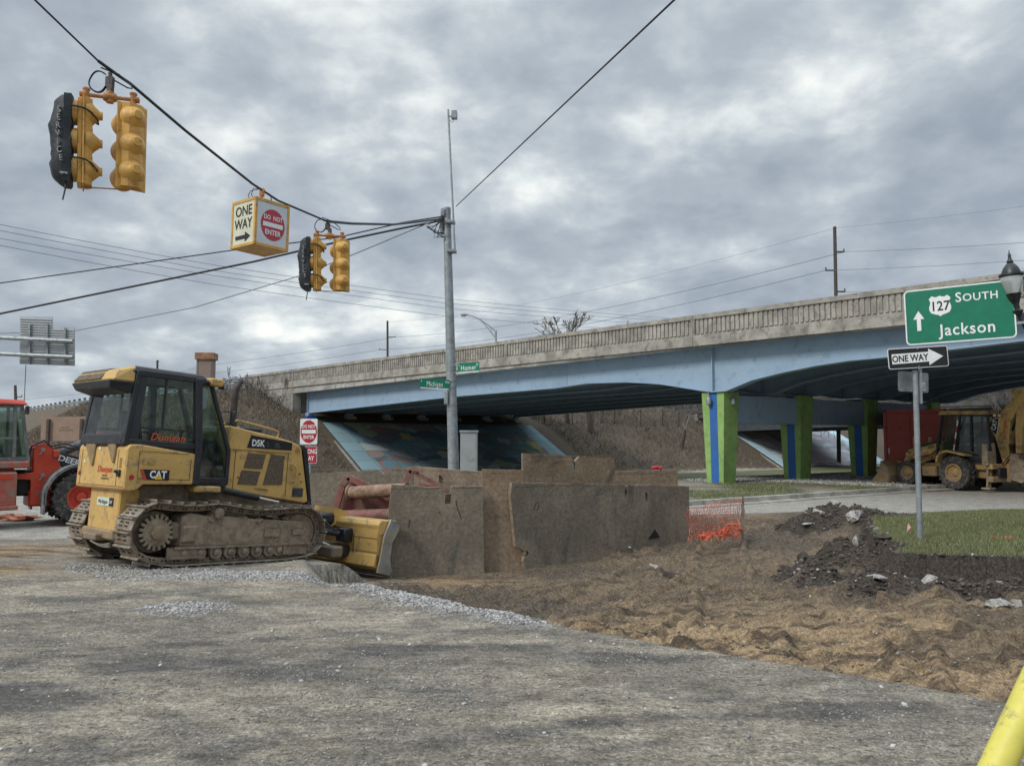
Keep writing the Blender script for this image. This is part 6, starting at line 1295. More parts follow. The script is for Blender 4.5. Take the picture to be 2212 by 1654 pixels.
def signal(attach, bar_l, bar_r, dist_l, dist_r, label, group, hl, hr, botline=True, yaw=0):
    """attach: world point on wire, bar ends (left/right) world points"""
    root = thing('traffic_signal', label, 'traffic signal', attach, 0, group)
    a = Vector(); l = bar_l-attach; r = bar_r-attach; m = (l+r)/2
    mb = MB(); mb.tube([(0, 0, .03), m], .026, 8); mb.box((-.05, -.03, -.16), (.05, .03, -.02), .01); mb.box((m.x-.035, m.y-.035, m.z+.04), (m.x+.035, m.y+.035, m.z+.16), .01); mb.build('hanger', DKG, root)
    mb = MB(); mb.tube([l, r], .024, 10); mb.lathe(m-(r-l).normalized()*.08, r-l, [(0, .04), (.02, .055), (.14, .055), (.16, .04)], 12); mb.cyl(m+Vector((0, 0, -.07)), m+Vector((0, 0, .07)), .045, 12)
    for q in (l, r): mb.cyl(q+Vector((0, 0, -.07)), q+Vector((0, 0, .065)), .036, 12); mb.cyl(q+Vector((0, 0, .06)), q+Vector((0, 0, .085)), .045, 6); mb.lathe(q, (r-l)*(1 if q is r else -1), [(0, .04), (.07, .04), (.075, .01)], 10)
    mb.build('crossbar', YSIGR, root)
    hd = bpy.data.objects.new('signal_head', None); 
    for nm, q, rz, bg, rx in (('signal_head', l, hl, True, 0), ('signal_head', r, hr, False, 0)):
        me = MB(); me.box((-.03, -.03, -.02), (.03, .03, .02)); h = me.build('signal_head', YSIG, root); h.location = q+Vector((0, 0, -.085)); h.rotation_euler = (0, radians(1.5), rz)
        section_head(h, bg)
        if bg: bag(h)
    mb = MB(); mb.bar(l+Vector((0, 0, -1.17)), r+Vector((0, 0, -1.17)), .02, .012); mb.build('tie_bar', YSIGR, root)
    # loop of black cable by the hanger
    mb = MB(); c = Vector((-.16, .02, -.07)) ; R_ = .115
    mb.tube([c+Vector((R_*cos(t), .01*sin(3*t), R_*1.15*sin(t))) for t in np.linspace(.9, 2*pi-.35, 26)]+[m+Vector((0, 0, .12))], .009, 6)
    mb.tube([c+Vector((R_*1.05*cos(t), .015+.01*sin(3*t), R_*1.18*sin(t))) for t in np.linspace(.8, 2*pi-.2, 26)], .008, 6)
    mb.tube([(-.12, 0, .1), (.1, .02, .02), (.24, .05, -.1), (.26, .05, -.15), (.2, .05, -.14), (.05, .02, -.06)], .010, 6); mb.build('cable_loop', CABLE, root)
    return root
# wire geometry
A1 = D(238, 163, 9.4); A2 = D(566, 412, 12.9); A3 = D(708, 480, 15.8); PT_ = D(958, 474, 26.9)
signal(A1, D(186, 205, 9.25), D(288, 216, 9.5), 0, 0, 'nearest yellow traffic signal pair, its left head in a black service bag', 'bagged yellow traffic signals on the span wire', radians(208), radians(138))
signal(A3, D(685, 508, 15.7), D(739, 511, 15.9), 0, 0, 'smaller, farther yellow signal pair with a black bagged head, right of the box sign', 'bagged yellow traffic signals on the span wire', radians(196), radians(126))
# box sign
def box_sign():
    c = D(565, 440, 12.9); rz = radians(53); root = thing('box_sign', 'yellow framed hanging box sign reading one way and do not enter', 'hanging sign', A2, rot=(0, radians(1.), 0))
    body = MB(); body.box((-.03, -.03, 0), (.03, .03, .01)); 
    top = D(565, 442, 12.9)-A2
    mb = MB(); mb.tube([(0, 0, .02), (top.x, top.y, top.z+.0)], .024, 8); mb.box((-.04, -.03, -.1), (.04, .03, .04), .01); mb.build('hanger', YSIGR, root)
    w2, H, d = .34, .80, .34
    h = MB(); fw = .045
    for sx in (-1, 1):
        for sy in (-1, 1): h.box((sx*w2-fw/2*(1+sx)+0, sy*d-fw/2*(1+sy), -H), (sx*w2-fw/2*(1+sx)+fw, sy*d-fw/2*(1+sy)+fw, 0), .004)
    for z in (-H, -fw):
        for sy in (-1, 1): h.box((-w2+fw, sy*d-fw/2*(1+sy)+.001, z), (w2-fw, sy*d-fw/2*(1+sy)+fw-.001, z+fw))
        for sx in (-1, 1): h.box((sx*w2-fw/2*(1+sx)+.001, -d+fw, z), (sx*w2-fw/2*(1+sx)+fw-.001, d-fw, z+fw))
    h.box((-w2+.02, -d+.02, -.012), (w2-.02, d-.02, -.002)); h.box((-w2+.02, -d+.02, -H+.003), (w2-.02, d-.02, -H+.012))
    fr = h.build('case', YSIG, root); fr.location = top; fr.rotation_euler = (0, 0, rz)
    pan = MB(); pan.box((-w2+.03, -d+.012, -H+.03), (w2-.03, -d+.02, -.03)); pan.build('front_panel', mat('milky_panel', (.60, .63, .66), .4, var=.04), fr)
    pan = MB(); pan.box((-w2+.012, -d+.03, -H+.03), (-w2+.02, d-.03, -.03)); pan.build('side_panel', mat('cream_panel', (.60, .60, .45), .5, var=.06), fr)
    pan = MB(); pan.box((w2-.02, -d+.03, -H+.03), (w2-.012, d-.03, -.03)); pan.box((-w2+.03, d-.02, -H+.03), (w2-.03, d-.012, -.03)); pan.build('rear_panel', bpy.data.materials['milky_panel'], fr)
    y = -d+.010
    m = MB(); m.ex([(.015+.235*cos(2*pi*i/36), -.41+.265*sin(2*pi*i/36)) for i in range(36)], y-.002, y); m.build('red_disc', mat('faded_red_disc', (.42, .045, .065), .5, var=.06), fr)
    m = MB(); m.box((-.18, y-.005, -.45), (.21, y-.003, -.375)); m.build('bar', WHITE, fr)
    text('DO  NOT', .075, (.015, y-.005, -.29), X1, Z1, WHITE, 'lettering', fr, .03, .80); text('ENTER', .085, (.015, y-.005, -.54), X1, Z1, WHITE, 'lettering', fr, .03, .85)
    x = -w2+.010; XX = (0, -1, 0)
    text('ONE', .165, (x-.002, 0, -.19), XX, Z1, BLK, 'lettering', fr, .02, .95); text('WAY', .165, (x-.002, 0, -.41), XX, Z1, BLK, 'lettering', fr, .02, .90)
    m = MB(); m.ex([(-yy, z-.64) for yy, z in arrow_shape(.42, .17, .065, .15)], x-.003, x-.001, 'yz'); m.build('arrow', BLK, fr)
    m = MB()
    for z in (-.13, -.66): m.box((-w2-.005, -d-.012, z-.02), (-w2+.03, -d, z+.02), .004)
    m.build('hinge', GREY, fr)
    m = MB(); m.tube([(-.03, 0, .03), (-.20, .02, .0), (-.24, .02, -.08), (-.20, .02, -.17), (-.1, .02, -.22), (0, .02, -.2)], .007, 5); m.tube([(.0, 0, .02), (.14, .02, -.06), (.17, .02, -.2), (.1, .02, -.24), (.04, .02, -.18)], .009, 5); m.tube([(-.03, 0, .03), (-.16, .03, .05), (-.19, .03, -.06), (-.12, .03, -.17), (0, .02, -.2)], .007, 5); m.build('cable_loop', CABLE, root)
box_sign()
# ---------------------------------------------------------------- overhead wires
def wire(pts, r, label, m=CABLE, sag=0., group='overhead wires', n=14, name='overhead_wire', cat='wire'):
    P = [Vector(p) for p in pts]; out = []
    for a, b in zip(P, P[1:]):
        for i in range(n): f = i/n; q = a.lerp(b, f); q.z -= sag*4*f*(1-f); out.append(q)
    out.append(P[-1]); mb = MB(); mb.tube(out, r, 5); o = mb.build(name, m); tag(o, label, cat, group); return o
E_ = Vector((0, 0, 1))
o = wire([D(-300, -420, 7.0), D(75, 0, 8.4), D(212, 132, 9.2)], .012, 'black span wire from the top left corner down to the nearest signals', sag=.0)
wire([D(212, 132, 9.2), D(255, 163, 9.5), D(280, 180, 9.7), D(400, 282, 10.8), D(545, 397, 12.6)], .021, 'thick twisted black span wire between the nearest signals and the box sign')
wire([D(545, 397, 12.6), D(600, 433, 13.4), D(706, 478, 15.8)], .020, 'thick black span wire between the box sign and the farther signals')
wire([D(706, 478, 15.8), D(760, 483, 18), D(850, 485, 22), D(900, 480, 24.5), D(958, 472, 26.9)], .032, 'thick black span wire from the farther signals up to the pole head', sag=0)
wire([D(985, 446, 26.9), D(1457, 0, 10.2), D(1800, -330, 7.5)], .016, 'single straight black wire rising to the upper right from the pole head', sag=.0, n=20)
wire([D(955, 468, 26.9), D(870, 481, 29), D(730, 513, 31), D(500, 541, 32), D(-60, 620, 34)], .028, 'upper black wire running left from the pole head behind the box sign')
wire([D(955, 476, 26.9), D(860, 495, 27.5), D(750, 518, 28), D(550, 565, 28.5), D(-60, 690, 29.5)], .042, 'thicker lower black wire running left from the pole head')
wire([D(930, 480, 26.9), D(770, 547, 30), D(640, 598, 33), D(420, 664, 37), D(165, 714, 41), D(-60, 722, 42)], .022, 'thin grey wire sagging left to behind the overhead sign back', WIREG)
for k, (ys, lb) in enumerate([((485, 572, 645, 678, 697), 'topmost of four thin parallel power lines crossing the left sky'), ((498, 584, 655, 685, 700), 'second from the top of four parallel power lines at left'), ((515, 595, 666, 694, 706), 'third from the top of four parallel power lines at left'), ((530, 614, 683, 709, 716), 'lowest of four thin parallel power lines crossing the left sky')]):
    xs = (0, 460, 965, 1316, 1600); Ys = (62, 74, 95, 118, 140); P = [D(-60, ys[0]-9, 60)]+[D(x, y, Y) for x, y, Y in zip(xs, ys, Ys)]
    wire(P, .024, lb, WIREG, sag=.06, group='parallel power lines')
# pole head clutter
mb = MB(); rnd = random.Random(2)
for k in range(7):
    a = D(955+rnd.uniform(-6, 4), 470+rnd.uniform(-4, 6), 26.8); b2 = D(948+rnd.uniform(-28, 6), 500+rnd.uniform(-12, 14), 26.8); mb.tube([a, (a+b2)/2+Vector((rnd.uniform(-.3, 0), 0, -.1)), b2, D(958, 512+rnd.uniform(-10, 4), 26.8)], .012 if k else .02, 5)
wbuild(mb, 'drip_loops', CABLE, pole)
# far utility poles
def upole(label, px, y_top, y_base, Y, arms, r=.14, name='utility_pole'):
    b = D(px+2, y_base, Y); z0 = b.z; b.z = tz(b.x, b.y) if Y < 130 else 0; t = D(px, y_top, Y); root = thing(name, label, 'utility pole', b, group='wooden utility poles in the distance')
    d = t-b; mb = MB(); mb.tube([(0, 0, -.5), d], [r*1.25, r], 8); mb.build('pole', BARK, root)
    for i, (py, dx) in enumerate(arms):
        q = D(px+1, py, Y)-b; e = D(px+dx, py, Y)-b; mb = MB(); mb.bar(q, e, .12, .14); mb.cyl(e, e+Vector((0, 0, .3)), .07, 8); mb.build('arm', BARK, root)
upole('tall wooden utility pole above the bridge at right with three short arms', 1803, 490, 760, 75, [(544, 20), (584, -19), (630, 22)], .17)
upole('farther wooden utility pole above the left end of the bridge', 837, 693, 880, 150, [(728, 17), (755, -17)], .2)
upole('tiny distant pole just above the bulldozer roof', 340, 778, 880, 220, [(781, 3)], .3)
upole('distant pole above the red loader cab', 33, 832, 900, 120, [(857, 14)], .2)
UA = [D(1803, 493, 75), D(1824, 544, 75), D(1784, 584, 75), D(1826, 631, 75)]; UB = [D(837, 696, 150), D(853, 728, 150), D(821, 755, 150)]
UC = [D(2900, 338, 48), D(2900, 460, 48), D(2900, 500, 48), D(2900, 560, 48)]
for i, lb in enumerate(['faint top wire right of the tall utility pole', 'wire from the upper right arm of the tall utility pole', 'wire from the left arm of the tall utility pole to the right edge', 'lowest wire right of the tall utility pole']):
    wire([UA[i], UC[i]], .02 if i else .012, lb, WIREG, sag=.4, group='power lines right of the utility pole')
for i, lb in enumerate(['faint highest wire between the two utility poles', 'upper wire between the two utility poles', 'lower wire between the two utility poles']):
    wire([UB[i], UA[i]], .03 if i else .014, lb, WIREG, sag=1.6, group='power lines between the utility poles')
UD_ = [D(-200, 880, 200), D(-200, 905, 200)]
for i, lb in enumerate(['upper wire running left from the farther utility pole', 'lower wire running left from the farther utility pole']):
    wire([UB[i+1], D(440, 790+18*i, 170), D(180, 850+18*i, 185), UD_[i]], .035, lb, WIREG, sag=.3, group='power lines left of the farther utility pole')
# highway street light on the bridge
b = D(1072, 745, 66); b.z = PT(toSU(b.x, b.y)[0])-.9
sl = thing('street_light', 'curved arm highway street light rising behind the bridge parapet', 'street light', b); f = lambda px, py: D(px, py, 66)-b
mb = MB(); mb.tube([(0, 0, -.5), f(1071, 714)], .09, 8); mb.build('column', GALV, sl)
mb = MB(); mb.tube([f(1071, 715), f(1052, 700), f(1035, 689), f(1025, 684), f(1012, 681), f(1003, 680)], .055, 6); mb.tube([f(1071, 731), f(1058, 714), f(1045, 698), f(1036, 690)], .045, 6); mb.tube([f(1061, 706), f(1061, 717)], .03, 5); mb.build('truss_arm', GALV, sl)
mb = MB(); q = f(1000, 680); mb.lathe(q-Vector((.22, 0, 0)), (1, 0, 0), [(0, .03), (.1, .14), (.4, .16), (.62, .06)], 10); mb.build('lamp_head', GREY, sl)
# back of an overhead sign at left
def gantry():
    Y = 40; c = D(100, 735, Y); root = thing('overhead_sign', 'back of a stepped grey overhead sign on two horizontal pipes at left', 'overhead sign', c); f = lambda px, py, dy=0: D(px, py, Y+dy)-c
    out = [(42, 785), (161, 790), (161, 707), (113, 704), (113, 684), (43, 683)]
    mb = MB(); A = [mb.bm.verts.new(f(*p)) for p in out]; B = [mb.bm.verts.new(f(*p)+Vector((0, .05, 0))) for p in out]; mb.bm.faces.new(A); mb.bm.faces.new(B[::-1])
    for i in range(6): mb.bm.faces.new((A[i], A[(i+1) % 6], B[(i+1) % 6], B[i]))
    alu = mat('sign_back_alu', (.42, .44, .45), .5, .2, var=.08, vs=1); mb.build('panel', alu, root)
    mb = MB()
    for k in range(19):
        y = 688+k*5.4; x1 = 112 if y < 706 else 160; mb.bar(f(43, y, -.03), f(x1, y+.035*(x1-43), -.03), .045, .05)
    mb.build('rib', alu, root)
    mb = MB()
    for x in (64, 102, 141): mb.bar(f(x, 700 if x < 130 else 708, -.1), f(x, 787, -.1), .09, .09)
    mb.build('stringer', GALV, root)
    mb = MB()
    for y, y2 in ((729, 737), (764, 771)): mb.tube([f(-400, y-28, -.35), f(-20, y-1, -.35), f(158, y2, -.35)], .11, 8)
    mb.build('pipe', GALV, root)
    e = f(-400, 729); mb = MB(); mb.tube([(e.x, e.y, -c.z), (e.x, e.y, e.z+1.2)], .25, 12); mb.build('upright', GALV, root)
gantry()
# brown sign panel back on posts, and the brown tower
Yb = 38; c = D(142, 926, Yb); rt = thing('brown_sign', 'back of a large brown board on two dark posts on the embankment foot', 'sign board', (c.x, c.y, tz(c.x, c.y)), radians(-4)); zc = c.z-rt.location.z
BRN = mat('brown_board', (.27, .18, .135), .75, var=.07, vs=3); mb = MB(); mb.box((-1.28, 0, zc-.60), (1.5, .06, zc+.60)); mb.build('board', BRN, rt)
mb = MB(); mb.box((-.92, -.14, -.5), (-.80, -.01, zc+.48)); mb.build('post', BARK, rt); mb = MB(); mb.box((.80, -.14, -.5), (.92, -.01, zc+.48)); mb.build('post', BARK, rt)
text('CAUTION', .05, (0, -.006, zc+.04), X1, Z1, BARK, 'faint_lettering', rt, .02) if False else None
mb = MB(); rnd = random.Random(1)
for z, n, x0 in ((zc+.03, 7, -.25), (zc-.10, 11, -.34)):
    for k in range(n): mb.box((x0+k*.066, -.004, z), (x0+k*.066+.045, -.001, z+rnd.uniform(.05, .07)))
mb.build('faint_stencil', mat('faint_print', (.15, .10, .075), .8), rt)
c = D(441, 948, 46); rt = thing('brown_tower', 'brown boxy pillar with a wider cap rising behind the bulldozer roof', 'pillar', (c.x, c.y, tz(c.x, c.y)), radians(6)); zt_ = D(441, 763, 46).z-rt.location.z
TB = mat('brown_panel', (.25, .18, .15), .7, var=.08, vs=2); mb = MB(); mb.box((-.47, -.35, -.3), (.45, .35, zt_-.25)); mb.build('shaft', TB, rt)
mb = MB(); mb.box((-.56, -.45, zt_-.40), (.56, .45, zt_), .01); mb.build('cap', mat('orange_brown_cap', (.30, .15, .075), .7, var=.25, vs=4), rt)
mb = MB(); 
for x in (-.40, .37): mb.box((x, -.36, -.2), (x+.05, -.345, zt_-.3))
mb.build('trim', mat('dark_trim', (.12, .13, .10), .7), rt)
# yellow guy guard in the lower right corner
def guard():
    a = D(2106, 1760, 2.75); b = D(2395, 1130, 3.05); g_ = G(2080, 1760, 0)
    d = (b-a).normalized(); a0 = a+d*(-(a.z-0)/d.z); root = thing('guy_guard', 'yellow plastic guy wire guard tube leaning in at the lower right corner', 'guy wire guard', a0)
    L = 2.4; x, y, z = basis(d); R = []
    mb = MB(); mb.tube([(0, 0, -.05), d*.3, d*1.2, d*L], [.054, .054, .053, .052], 28); mb.build('tube', YPLAS, root)
    mb = MB(); mb.cyl(d*L, d*9, .006, 8); mb.build('guy_wire', GALV, root)
guard()
# ---------------------------------------------------------------- wheels
def wheel(parent, c, r, w, side, rim, hubm, lugs=20, rimr=.52, kind='agri', name='wheel'):
    """tyre with lugs + rim, axis along y, outer face at side"""
    root = None; c = Vector(c); mb = MB(); hw = w/2
    prof = [(-hw*.92, rimr*r), (-hw, rimr*r*1.08), (-hw*1.03, r*.74), (-hw*.95, r*.90), (-hw*.80, r*.925), (0, r*.93), (hw*.80, r*.925), (hw*.95, r*.90), (hw*1.03, r*.74), (hw, rimr*r*1.08), (hw*.92, rimr*r)]
    mb.lathe(c, (0, 1, 0), prof, 40, False)
    for k in range(lugs):
        for s in (-1, 1):
            a = 2*pi*(k+(.5 if s > 0 else 0))/lugs; da = (.34 if kind == 'agri' else .10)*.7
            def P(aa, y, rr): return c+Vector((cos(aa)*rr, y, sin(aa)*rr))
            a2 = a+da; th = .055*2*pi/lugs*lugs/ (lugs)*2.2
            y0, y1 = s*hw*.98, s*hw*.02; ri = r*.90; q = []
            for rr in (ri, r*1.0):
                q += [P(a-th, y0, rr if rr == ri else r*.965), P(a+th, y0, rr if rr == ri else r*.965), P(a2+th, y1, rr), P(a2-th, y1, rr)]
            if s*1 < 0: q = [q[i] for i in (3, 2, 1, 0, 7, 6, 5, 4)]
            mb.hull8(q)
            y2 = s*hw*1.02; q = [P(a-th, y0*.96, r*.80), P(a+th, y0*.96, r*.80), P(a+th, y2, r*.80), P(a-th, y2, r*.80), P(a-th, y0*.9, r*.955), P(a+th, y0*.9, r*.955), P(a+th, y0, r*.955), P(a-th, y0, r*.955)]
            mb.hull8(q)
    t = mb.build('wheel', RUBBER, parent)
    s = side; q = MB(); R = rimr*r
    q.lathe(c, (0, s, 0), [(hw*.90, R*.98), (hw*.98, R*1.06), (hw*.98, R*.96), (hw*.75, R*.90), (hw*.5, R*.84), (hw*.45, R*.5), (hw*.5, R*.45), (hw*.72, R*.36), (hw*.8, R*.2), (hw*.82, .01)], 32, False)
    q.lathe(c, (0, -s, 0), [(hw*.90, R*.98), (hw*.95, R*1.05), (hw*.4, R*.9), (hw*.3, .05)], 24)
    ri = q.build('rim', rim, t)
    q = MB()
    for k in range(8): a = 2*pi*k/8; p = c+Vector((cos(a)*R*.62, s*hw*.42, sin(a)*R*.62)); q.cyl(p, p+Vector((0, s*.05, 0)), R*.05, 6)
    q.build('lug_nut', hubm, t)
    return t
# ---------------------------------------------------------------- backhoe loader
def backhoe():
    th = radians(114.4); n = Vector((-sin(th), cos(th), 0)); c0 = Vector((15.8, 27.7, 0))-n*1.05
    root = thing('backhoe_loader', 'yellow backhoe loader parked half on the kerb in front of the red container', 'backhoe', (c0.x, c0.y, -.04), th)
    YM = mat('worn_yellow_paint', (.58, .37, .12), .5, var=.1, vs=3, dirt=((.20, .15, .10), .45, 4, (.2, 1.3)))
    for s in (-1, 1):
        wheel(root, (0, .82*s, .63), .63, .44, s, YM, YM, 22, .48); wheel(root, (2.0, .74*s, .56), .47, .32, s, YM, YM, 18, .52)
    DARK = BLACK
    mb = MB(); mb.box((-.9, -.42, .45), (2.5, .42, .95), .03); mb.box((.9, .42, .46), (1.5, .72, .84), .03); mb.box((.9, -.72, .46), (1.5, -.42, .84), .03); mb.box((1.75, -.6, .5), (2.2, .6, .72), .03); mb.box((-.9, -.55, .75), (1.0, .55, 1.15), .03); mb.build('chassis', YM, root)
    mb = MB(); mb.ex([(.85, 1.1), (2.35, 1.0), (2.35, 1.45), (1.6, 1.62), (.85, 1.80)], -.38, .38, bevel=.03); mb.build('hood', YM, root)
    mb = MB(); mb.ex([(.9, 1.80), (1.65, 1.66), (2.3, 1.47), (2.3, 1.44), (1.6, 1.55), (.9, 1.66)], -.385, .385); mb.build('hood_stripe', DARK, root)
    mb = MB(); mb.box((2.36, -.36, .9), (2.42, .36, 1.42), .02); mb.build('grille', DARK, root)
    for s in (-1, 1):
        q = MB(); q.ex([(1.0, 1.44), (1.0, 1.68), (1.65, 1.52), (2.0, 1.36), (2.22, 1.28), (2.55, .78), (2.62, .50), (2.48, .45), (2.35, .78), (2.05, 1.08), (1.3, 1.25)], .50*s-.05, .50*s+.05, bevel=.012); a = q.build('loader_arm', YM, root)
        q = MB(); q.cyl((1.2, .50*s, 1.15), (2.0, .50*s, .82), .06); q.build('lift_cylinder', YM, root)
        q = MB(); q.box((1.9, .42*s-.05, 1.3), (2.02, .42*s+.05, 1.92), .01); q.cyl((2.2, .5*s-.08, 1.26), (2.2, .5*s+.08, 1.26), .08); q.build('link', YM, root)
        if s > 0:
            q = MB(); q.hull8([(1.9, .555, 1.02), (1.92, .555, .98), (1.92, .558, .98), (1.9, .558, 1.02), (2.2, .555, 1.18), (2.2, .555, 1.12), (2.2, .558, 1.12), (2.2, .558, 1.18)]) if False else q.ex([(1.30, 1.27), (1.62, 1.16), (1.62, 1.20), (1.30, 1.31)], .552, .556); q.ex([(2.03, 1.12), (2.07, 1.12), (1.93, 1.30), (1.89, 1.30)], .552, .556); q.build('decal', REDS, a)
            q = MB(); q.ex([(1.40, 1.40), (1.60, 1.34), (1.60, 1.38), (1.40, 1.44)], .552, .556); q.build('decal', WHITE, a); text('420D', .09, (1.2, .557, 1.55), (-1, 0, .22), (0, 0, 1), BLK, 'lettering', a, .02)
    # front bucket
    mb = MB(); prof = [(2.62, .78), (2.55, .45), (2.62, .18), (2.85, .03), (3.60, .0), (3.60, .03), (2.88, .08), (2.70, .22), (2.64, .46), (2.70, .76), (2.95, .98), (2.90, 1.0)]
    mb.ex(prof, -1.12, 1.12, bevel=0); mb.box((3.5, -1.14, -.01), (3.62, 1.14, .03))
    for s in (-1, 1): mb.ex([(2.62, .78), (2.56, .45), (2.62, .18), (2.85, .02), (3.62, .0), (3.10, .55), (2.98, 1.0), (2.9, 1.0)], 1.12*s, 1.09*s)
    mb.build('front_bucket', mat('worn_bucket', (.36, .25, .12), .6, var=.2, vs=3, dirt=((.24, .20, .16), .5, 3)), root)
    mb = MB(); mb.bar((2.6, .3, .9), (2.9, .3, .95), .1, .1); mb.bar((2.6, -.3, .9), (2.9, -.3, .95), .1, .1); mb.build('bucket_link', YM, root)
    # cab
    tops = {(0): (.64, 2.74), (1): (-.06, 2.74), (2): (-.48, 2.74), (3): (-1.08, 2.68)}; bots = {0: (.92, 1.12), 1: (.14, 1.35), 2: (-.46, 1.4), 3: (-1.16, 1.25)}
    mb = MB()
    for s in (-1, 1):
        for k in tops: mb.bar((bots[k][0], .66*s, bots[k][1]), (tops[k][0], .62*s, tops[k][1]), .07, .07)
        mb.bar((.62, .62*s, 2.72), (-1.1, .62*s, 2.68), .06, .08); mb.bar((.92, .66*s, 1.14), (-1.15, .66*s, 1.14), .06, .1)
        mb.bar((.85, .64*s, 1.85), (.1, .65*s, 1.6), .03, .03)
    mb.bar((.64, -.62, 2.72), (.64, .62, 2.72), .06, .08); mb.bar((-1.1, -.62, 2.66), (-1.1, .62, 2.66), .06, .08); mb.bar((.92, -.66, 1.14), (.92, .66, 1.14), .06, .08); mb.box((-1.1, -.65, 1.0), (.9, .65, 1.12)); mb.build('cab_frame', DARK, root)
    mb = MB(); mb.hull8([(.76, -.72, 2.74), (-1.2, -.72, 2.70), (-1.2, .72, 2.70), (.76, .72, 2.74), (.70, -.66, 2.89), (-1.1, -.66, 2.84), (-1.1, .66, 2.84), (.70, .66, 2.89)], .02); mb.build('roof', YM, root)
    for s in (.45, .2, -.3):
        mb = MB(); mb.box((-1.24, s-.06, 2.62), (-1.19, s+.06, 2.70), .01); mb.build('work_lamp', WHITE, root)
    for s in (-1, 1):
        q = MB(); q.poly([(.90, .64*s, 1.2), (-1.12, .64*s, 1.2), (-1.05, .61*s, 2.68), (.62, .61*s, 2.70)]); q.build('window', GLASS, root)
    q = MB(); q.poly([(.92, -.62, 1.7), (.92, .62, 1.7), (.66, .6, 2.7), (.66, -.6, 2.7)]); q.build('windscreen', GLASS, root)
    mb = MB(); mb.ex([(.70, 1.0), (.66, 1.22), (.52, 1.38), (.25, 1.44), (-.45, 1.30), (-.45, 1.24), (.24, 1.38), (.48, 1.32), (.60, 1.18), (.64, 1.0)], .60, 1.02, bevel=0); mb.build('fender', YM, root); mb = MB(); mb.ex([(.70, 1.0), (.66, 1.22), (.52, 1.38), (.25, 1.44), (-.45, 1.30), (-.45, 1.24), (.24, 1.38), (.48, 1.32), (.60, 1.18), (.64, 1.0)], -1.02, -.60); mb.build('fender', YM, root)
    mb = MB(); mb.box((-.35, -.25, 1.15), (.15, .25, 1.6), .06); mb.box((-.45, -.24, 1.55), (-.33, .24, 2.05), .05); mb.build('seat', bpy.data.materials['seat_vinyl'], root)
    mb = MB(); mb.box((.45, -.35, 1.1), (.85, .35, 1.75), .05); mb.tube([(.45, .2*cos(t), 1.85+.2*sin(t)) for t in np.linspace(0, 2*pi, 16)], .015, 5); mb.build('console', BLACK, root); mb = MB(); mb.box((-1.0, -.3, 1.1), (-.75, .3, 1.75), .05); mb.build('rear_console', BLACK, root)
    mb = MB(); p, q_ = Vector((.16, .74, 1.42)), Vector((-.05, .74, 2.52))
    for k in range(5):
        a, b = p.lerp(q_, k/5), p.lerp(q_, (k+1)/5); m2 = MB(); m2.cyl(a, b, .022, 8); m2.build('marker_band', WHITE if k % 2 == 0 else REDS, root)
    mb.bm.free()
    # stabilisers
    for s in (-1, 1):
        mb = MB(); x = -1.15; mb.box((x-.10, .50*s, 1.0), (x+.08, .64*s, 1.72), .04); mb.box((x-.10, .88*s, 1.0), (x+.08, 1.03*s, 1.68), .04); mb.box((x-.12, .52*s, .92), (x+.10, 1.02*s, 1.42), .03); mb.build('stabiliser_frame', FRAMEM, root)
        mb = MB()
        for dy in (0, .2): mb.bar((x, (.62+dy)*s, 1.0), (x, (.78+dy*.6)*s, .16), .06, .05)
        for k in range(5): f0, f1 = k/5, (k+.5)/5; a = Vector((x, .62*s, 1.0)).lerp(Vector((x, .78*s, .16)), f0); b = Vector((x, .82*s, 1.0)).lerp(Vector((x, .90*s, .16)), f1); mb.bar(a, b, .03, .02)
        mb.box((x-.15, .68*s, .10), (x+.15, 1.02*s, .17), .01); mb.build('stabiliser_leg', FRAMEM, root)
    mb = MB(); mb.box((-1.35, -.9, .35), (-1.15, .9, .55), .02); mb.box((-1.35, -.9, .8), (-1.15, .9, .98), .02); mb.box((-1.5, -.2, .35), (-1.2, .2, 1.0), .02); mb.build('rear_frame', YM, root)
    mb = MB(); mb.box((-1.4, -.6, .5), (-1.25, .6, .85), .02)
    for k in range(6): mb.tube([(-1.3, -.4+.15*k, .9), (-1.6, -.3+.12*k, 1.3), (-1.4, -.1+.03*k, 1.9), (-1.7, 0, 2.6)], .018, 5)
    mb.build('hydraulic_hoses', BLACK, root)
    # boom folded up and dipper behind it
    mb = MB(); mb.ex([(-1.22, 1.05), (-1.0, 1.9), (-.82, 2.25), (-.80, 2.52), (-.95, 2.55), (-1.35, 2.85), (-1.66, 3.06), (-1.95, 3.50), (-2.12, 3.50), (-1.98, 3.1), (-1.55, 2.45), (-1.48, 1.86), (-1.50, 1.1), (-1.46, .42), (-1.30, .42)], -.16, .16, bevel=.015); bo = mb.build('boom', YM, root)
    y = .166
    mb = MB(); mb.ex([(-.92, 2.12), (-.84, 2.30), (-.86, 2.47), (-1.16, 2.56), (-1.12, 2.3), (-1.05, 2.0)], y-.003, y+.002); mb.build('decal', BLK, bo)
    mb = MB(); mb.tube([(-1.19, y+.002, 2.56), (-1.14, y+.002, 2.3), (-1.07, y+.002, 1.95)], .01, 5); mb.build('decal_edge', WHITE, bo)
    text('CAT', .15, (-1.0, y+.006, 2.33), (-.25, 0, 1), (1, 0, .25), WHITE, 'lettering', bo, .05, .85); text('Dunigan', .14, (-1.33, y+.006, 2.2), (-.2, 0, 1), (1, 0, .2), REDL, 'lettering', bo, .02, .9, .35)
    mb = MB(); mb.cyl((-1.2, .05, 2.75), (-1.75, .05, 3.25), .055); mb.build('boom_cylinder', YM, root); mb = MB(); mb.cyl((-1.7, .05, 3.2), (-1.95, .05, 3.45), .03); mb.build('chrome_rod', CHROME, root)
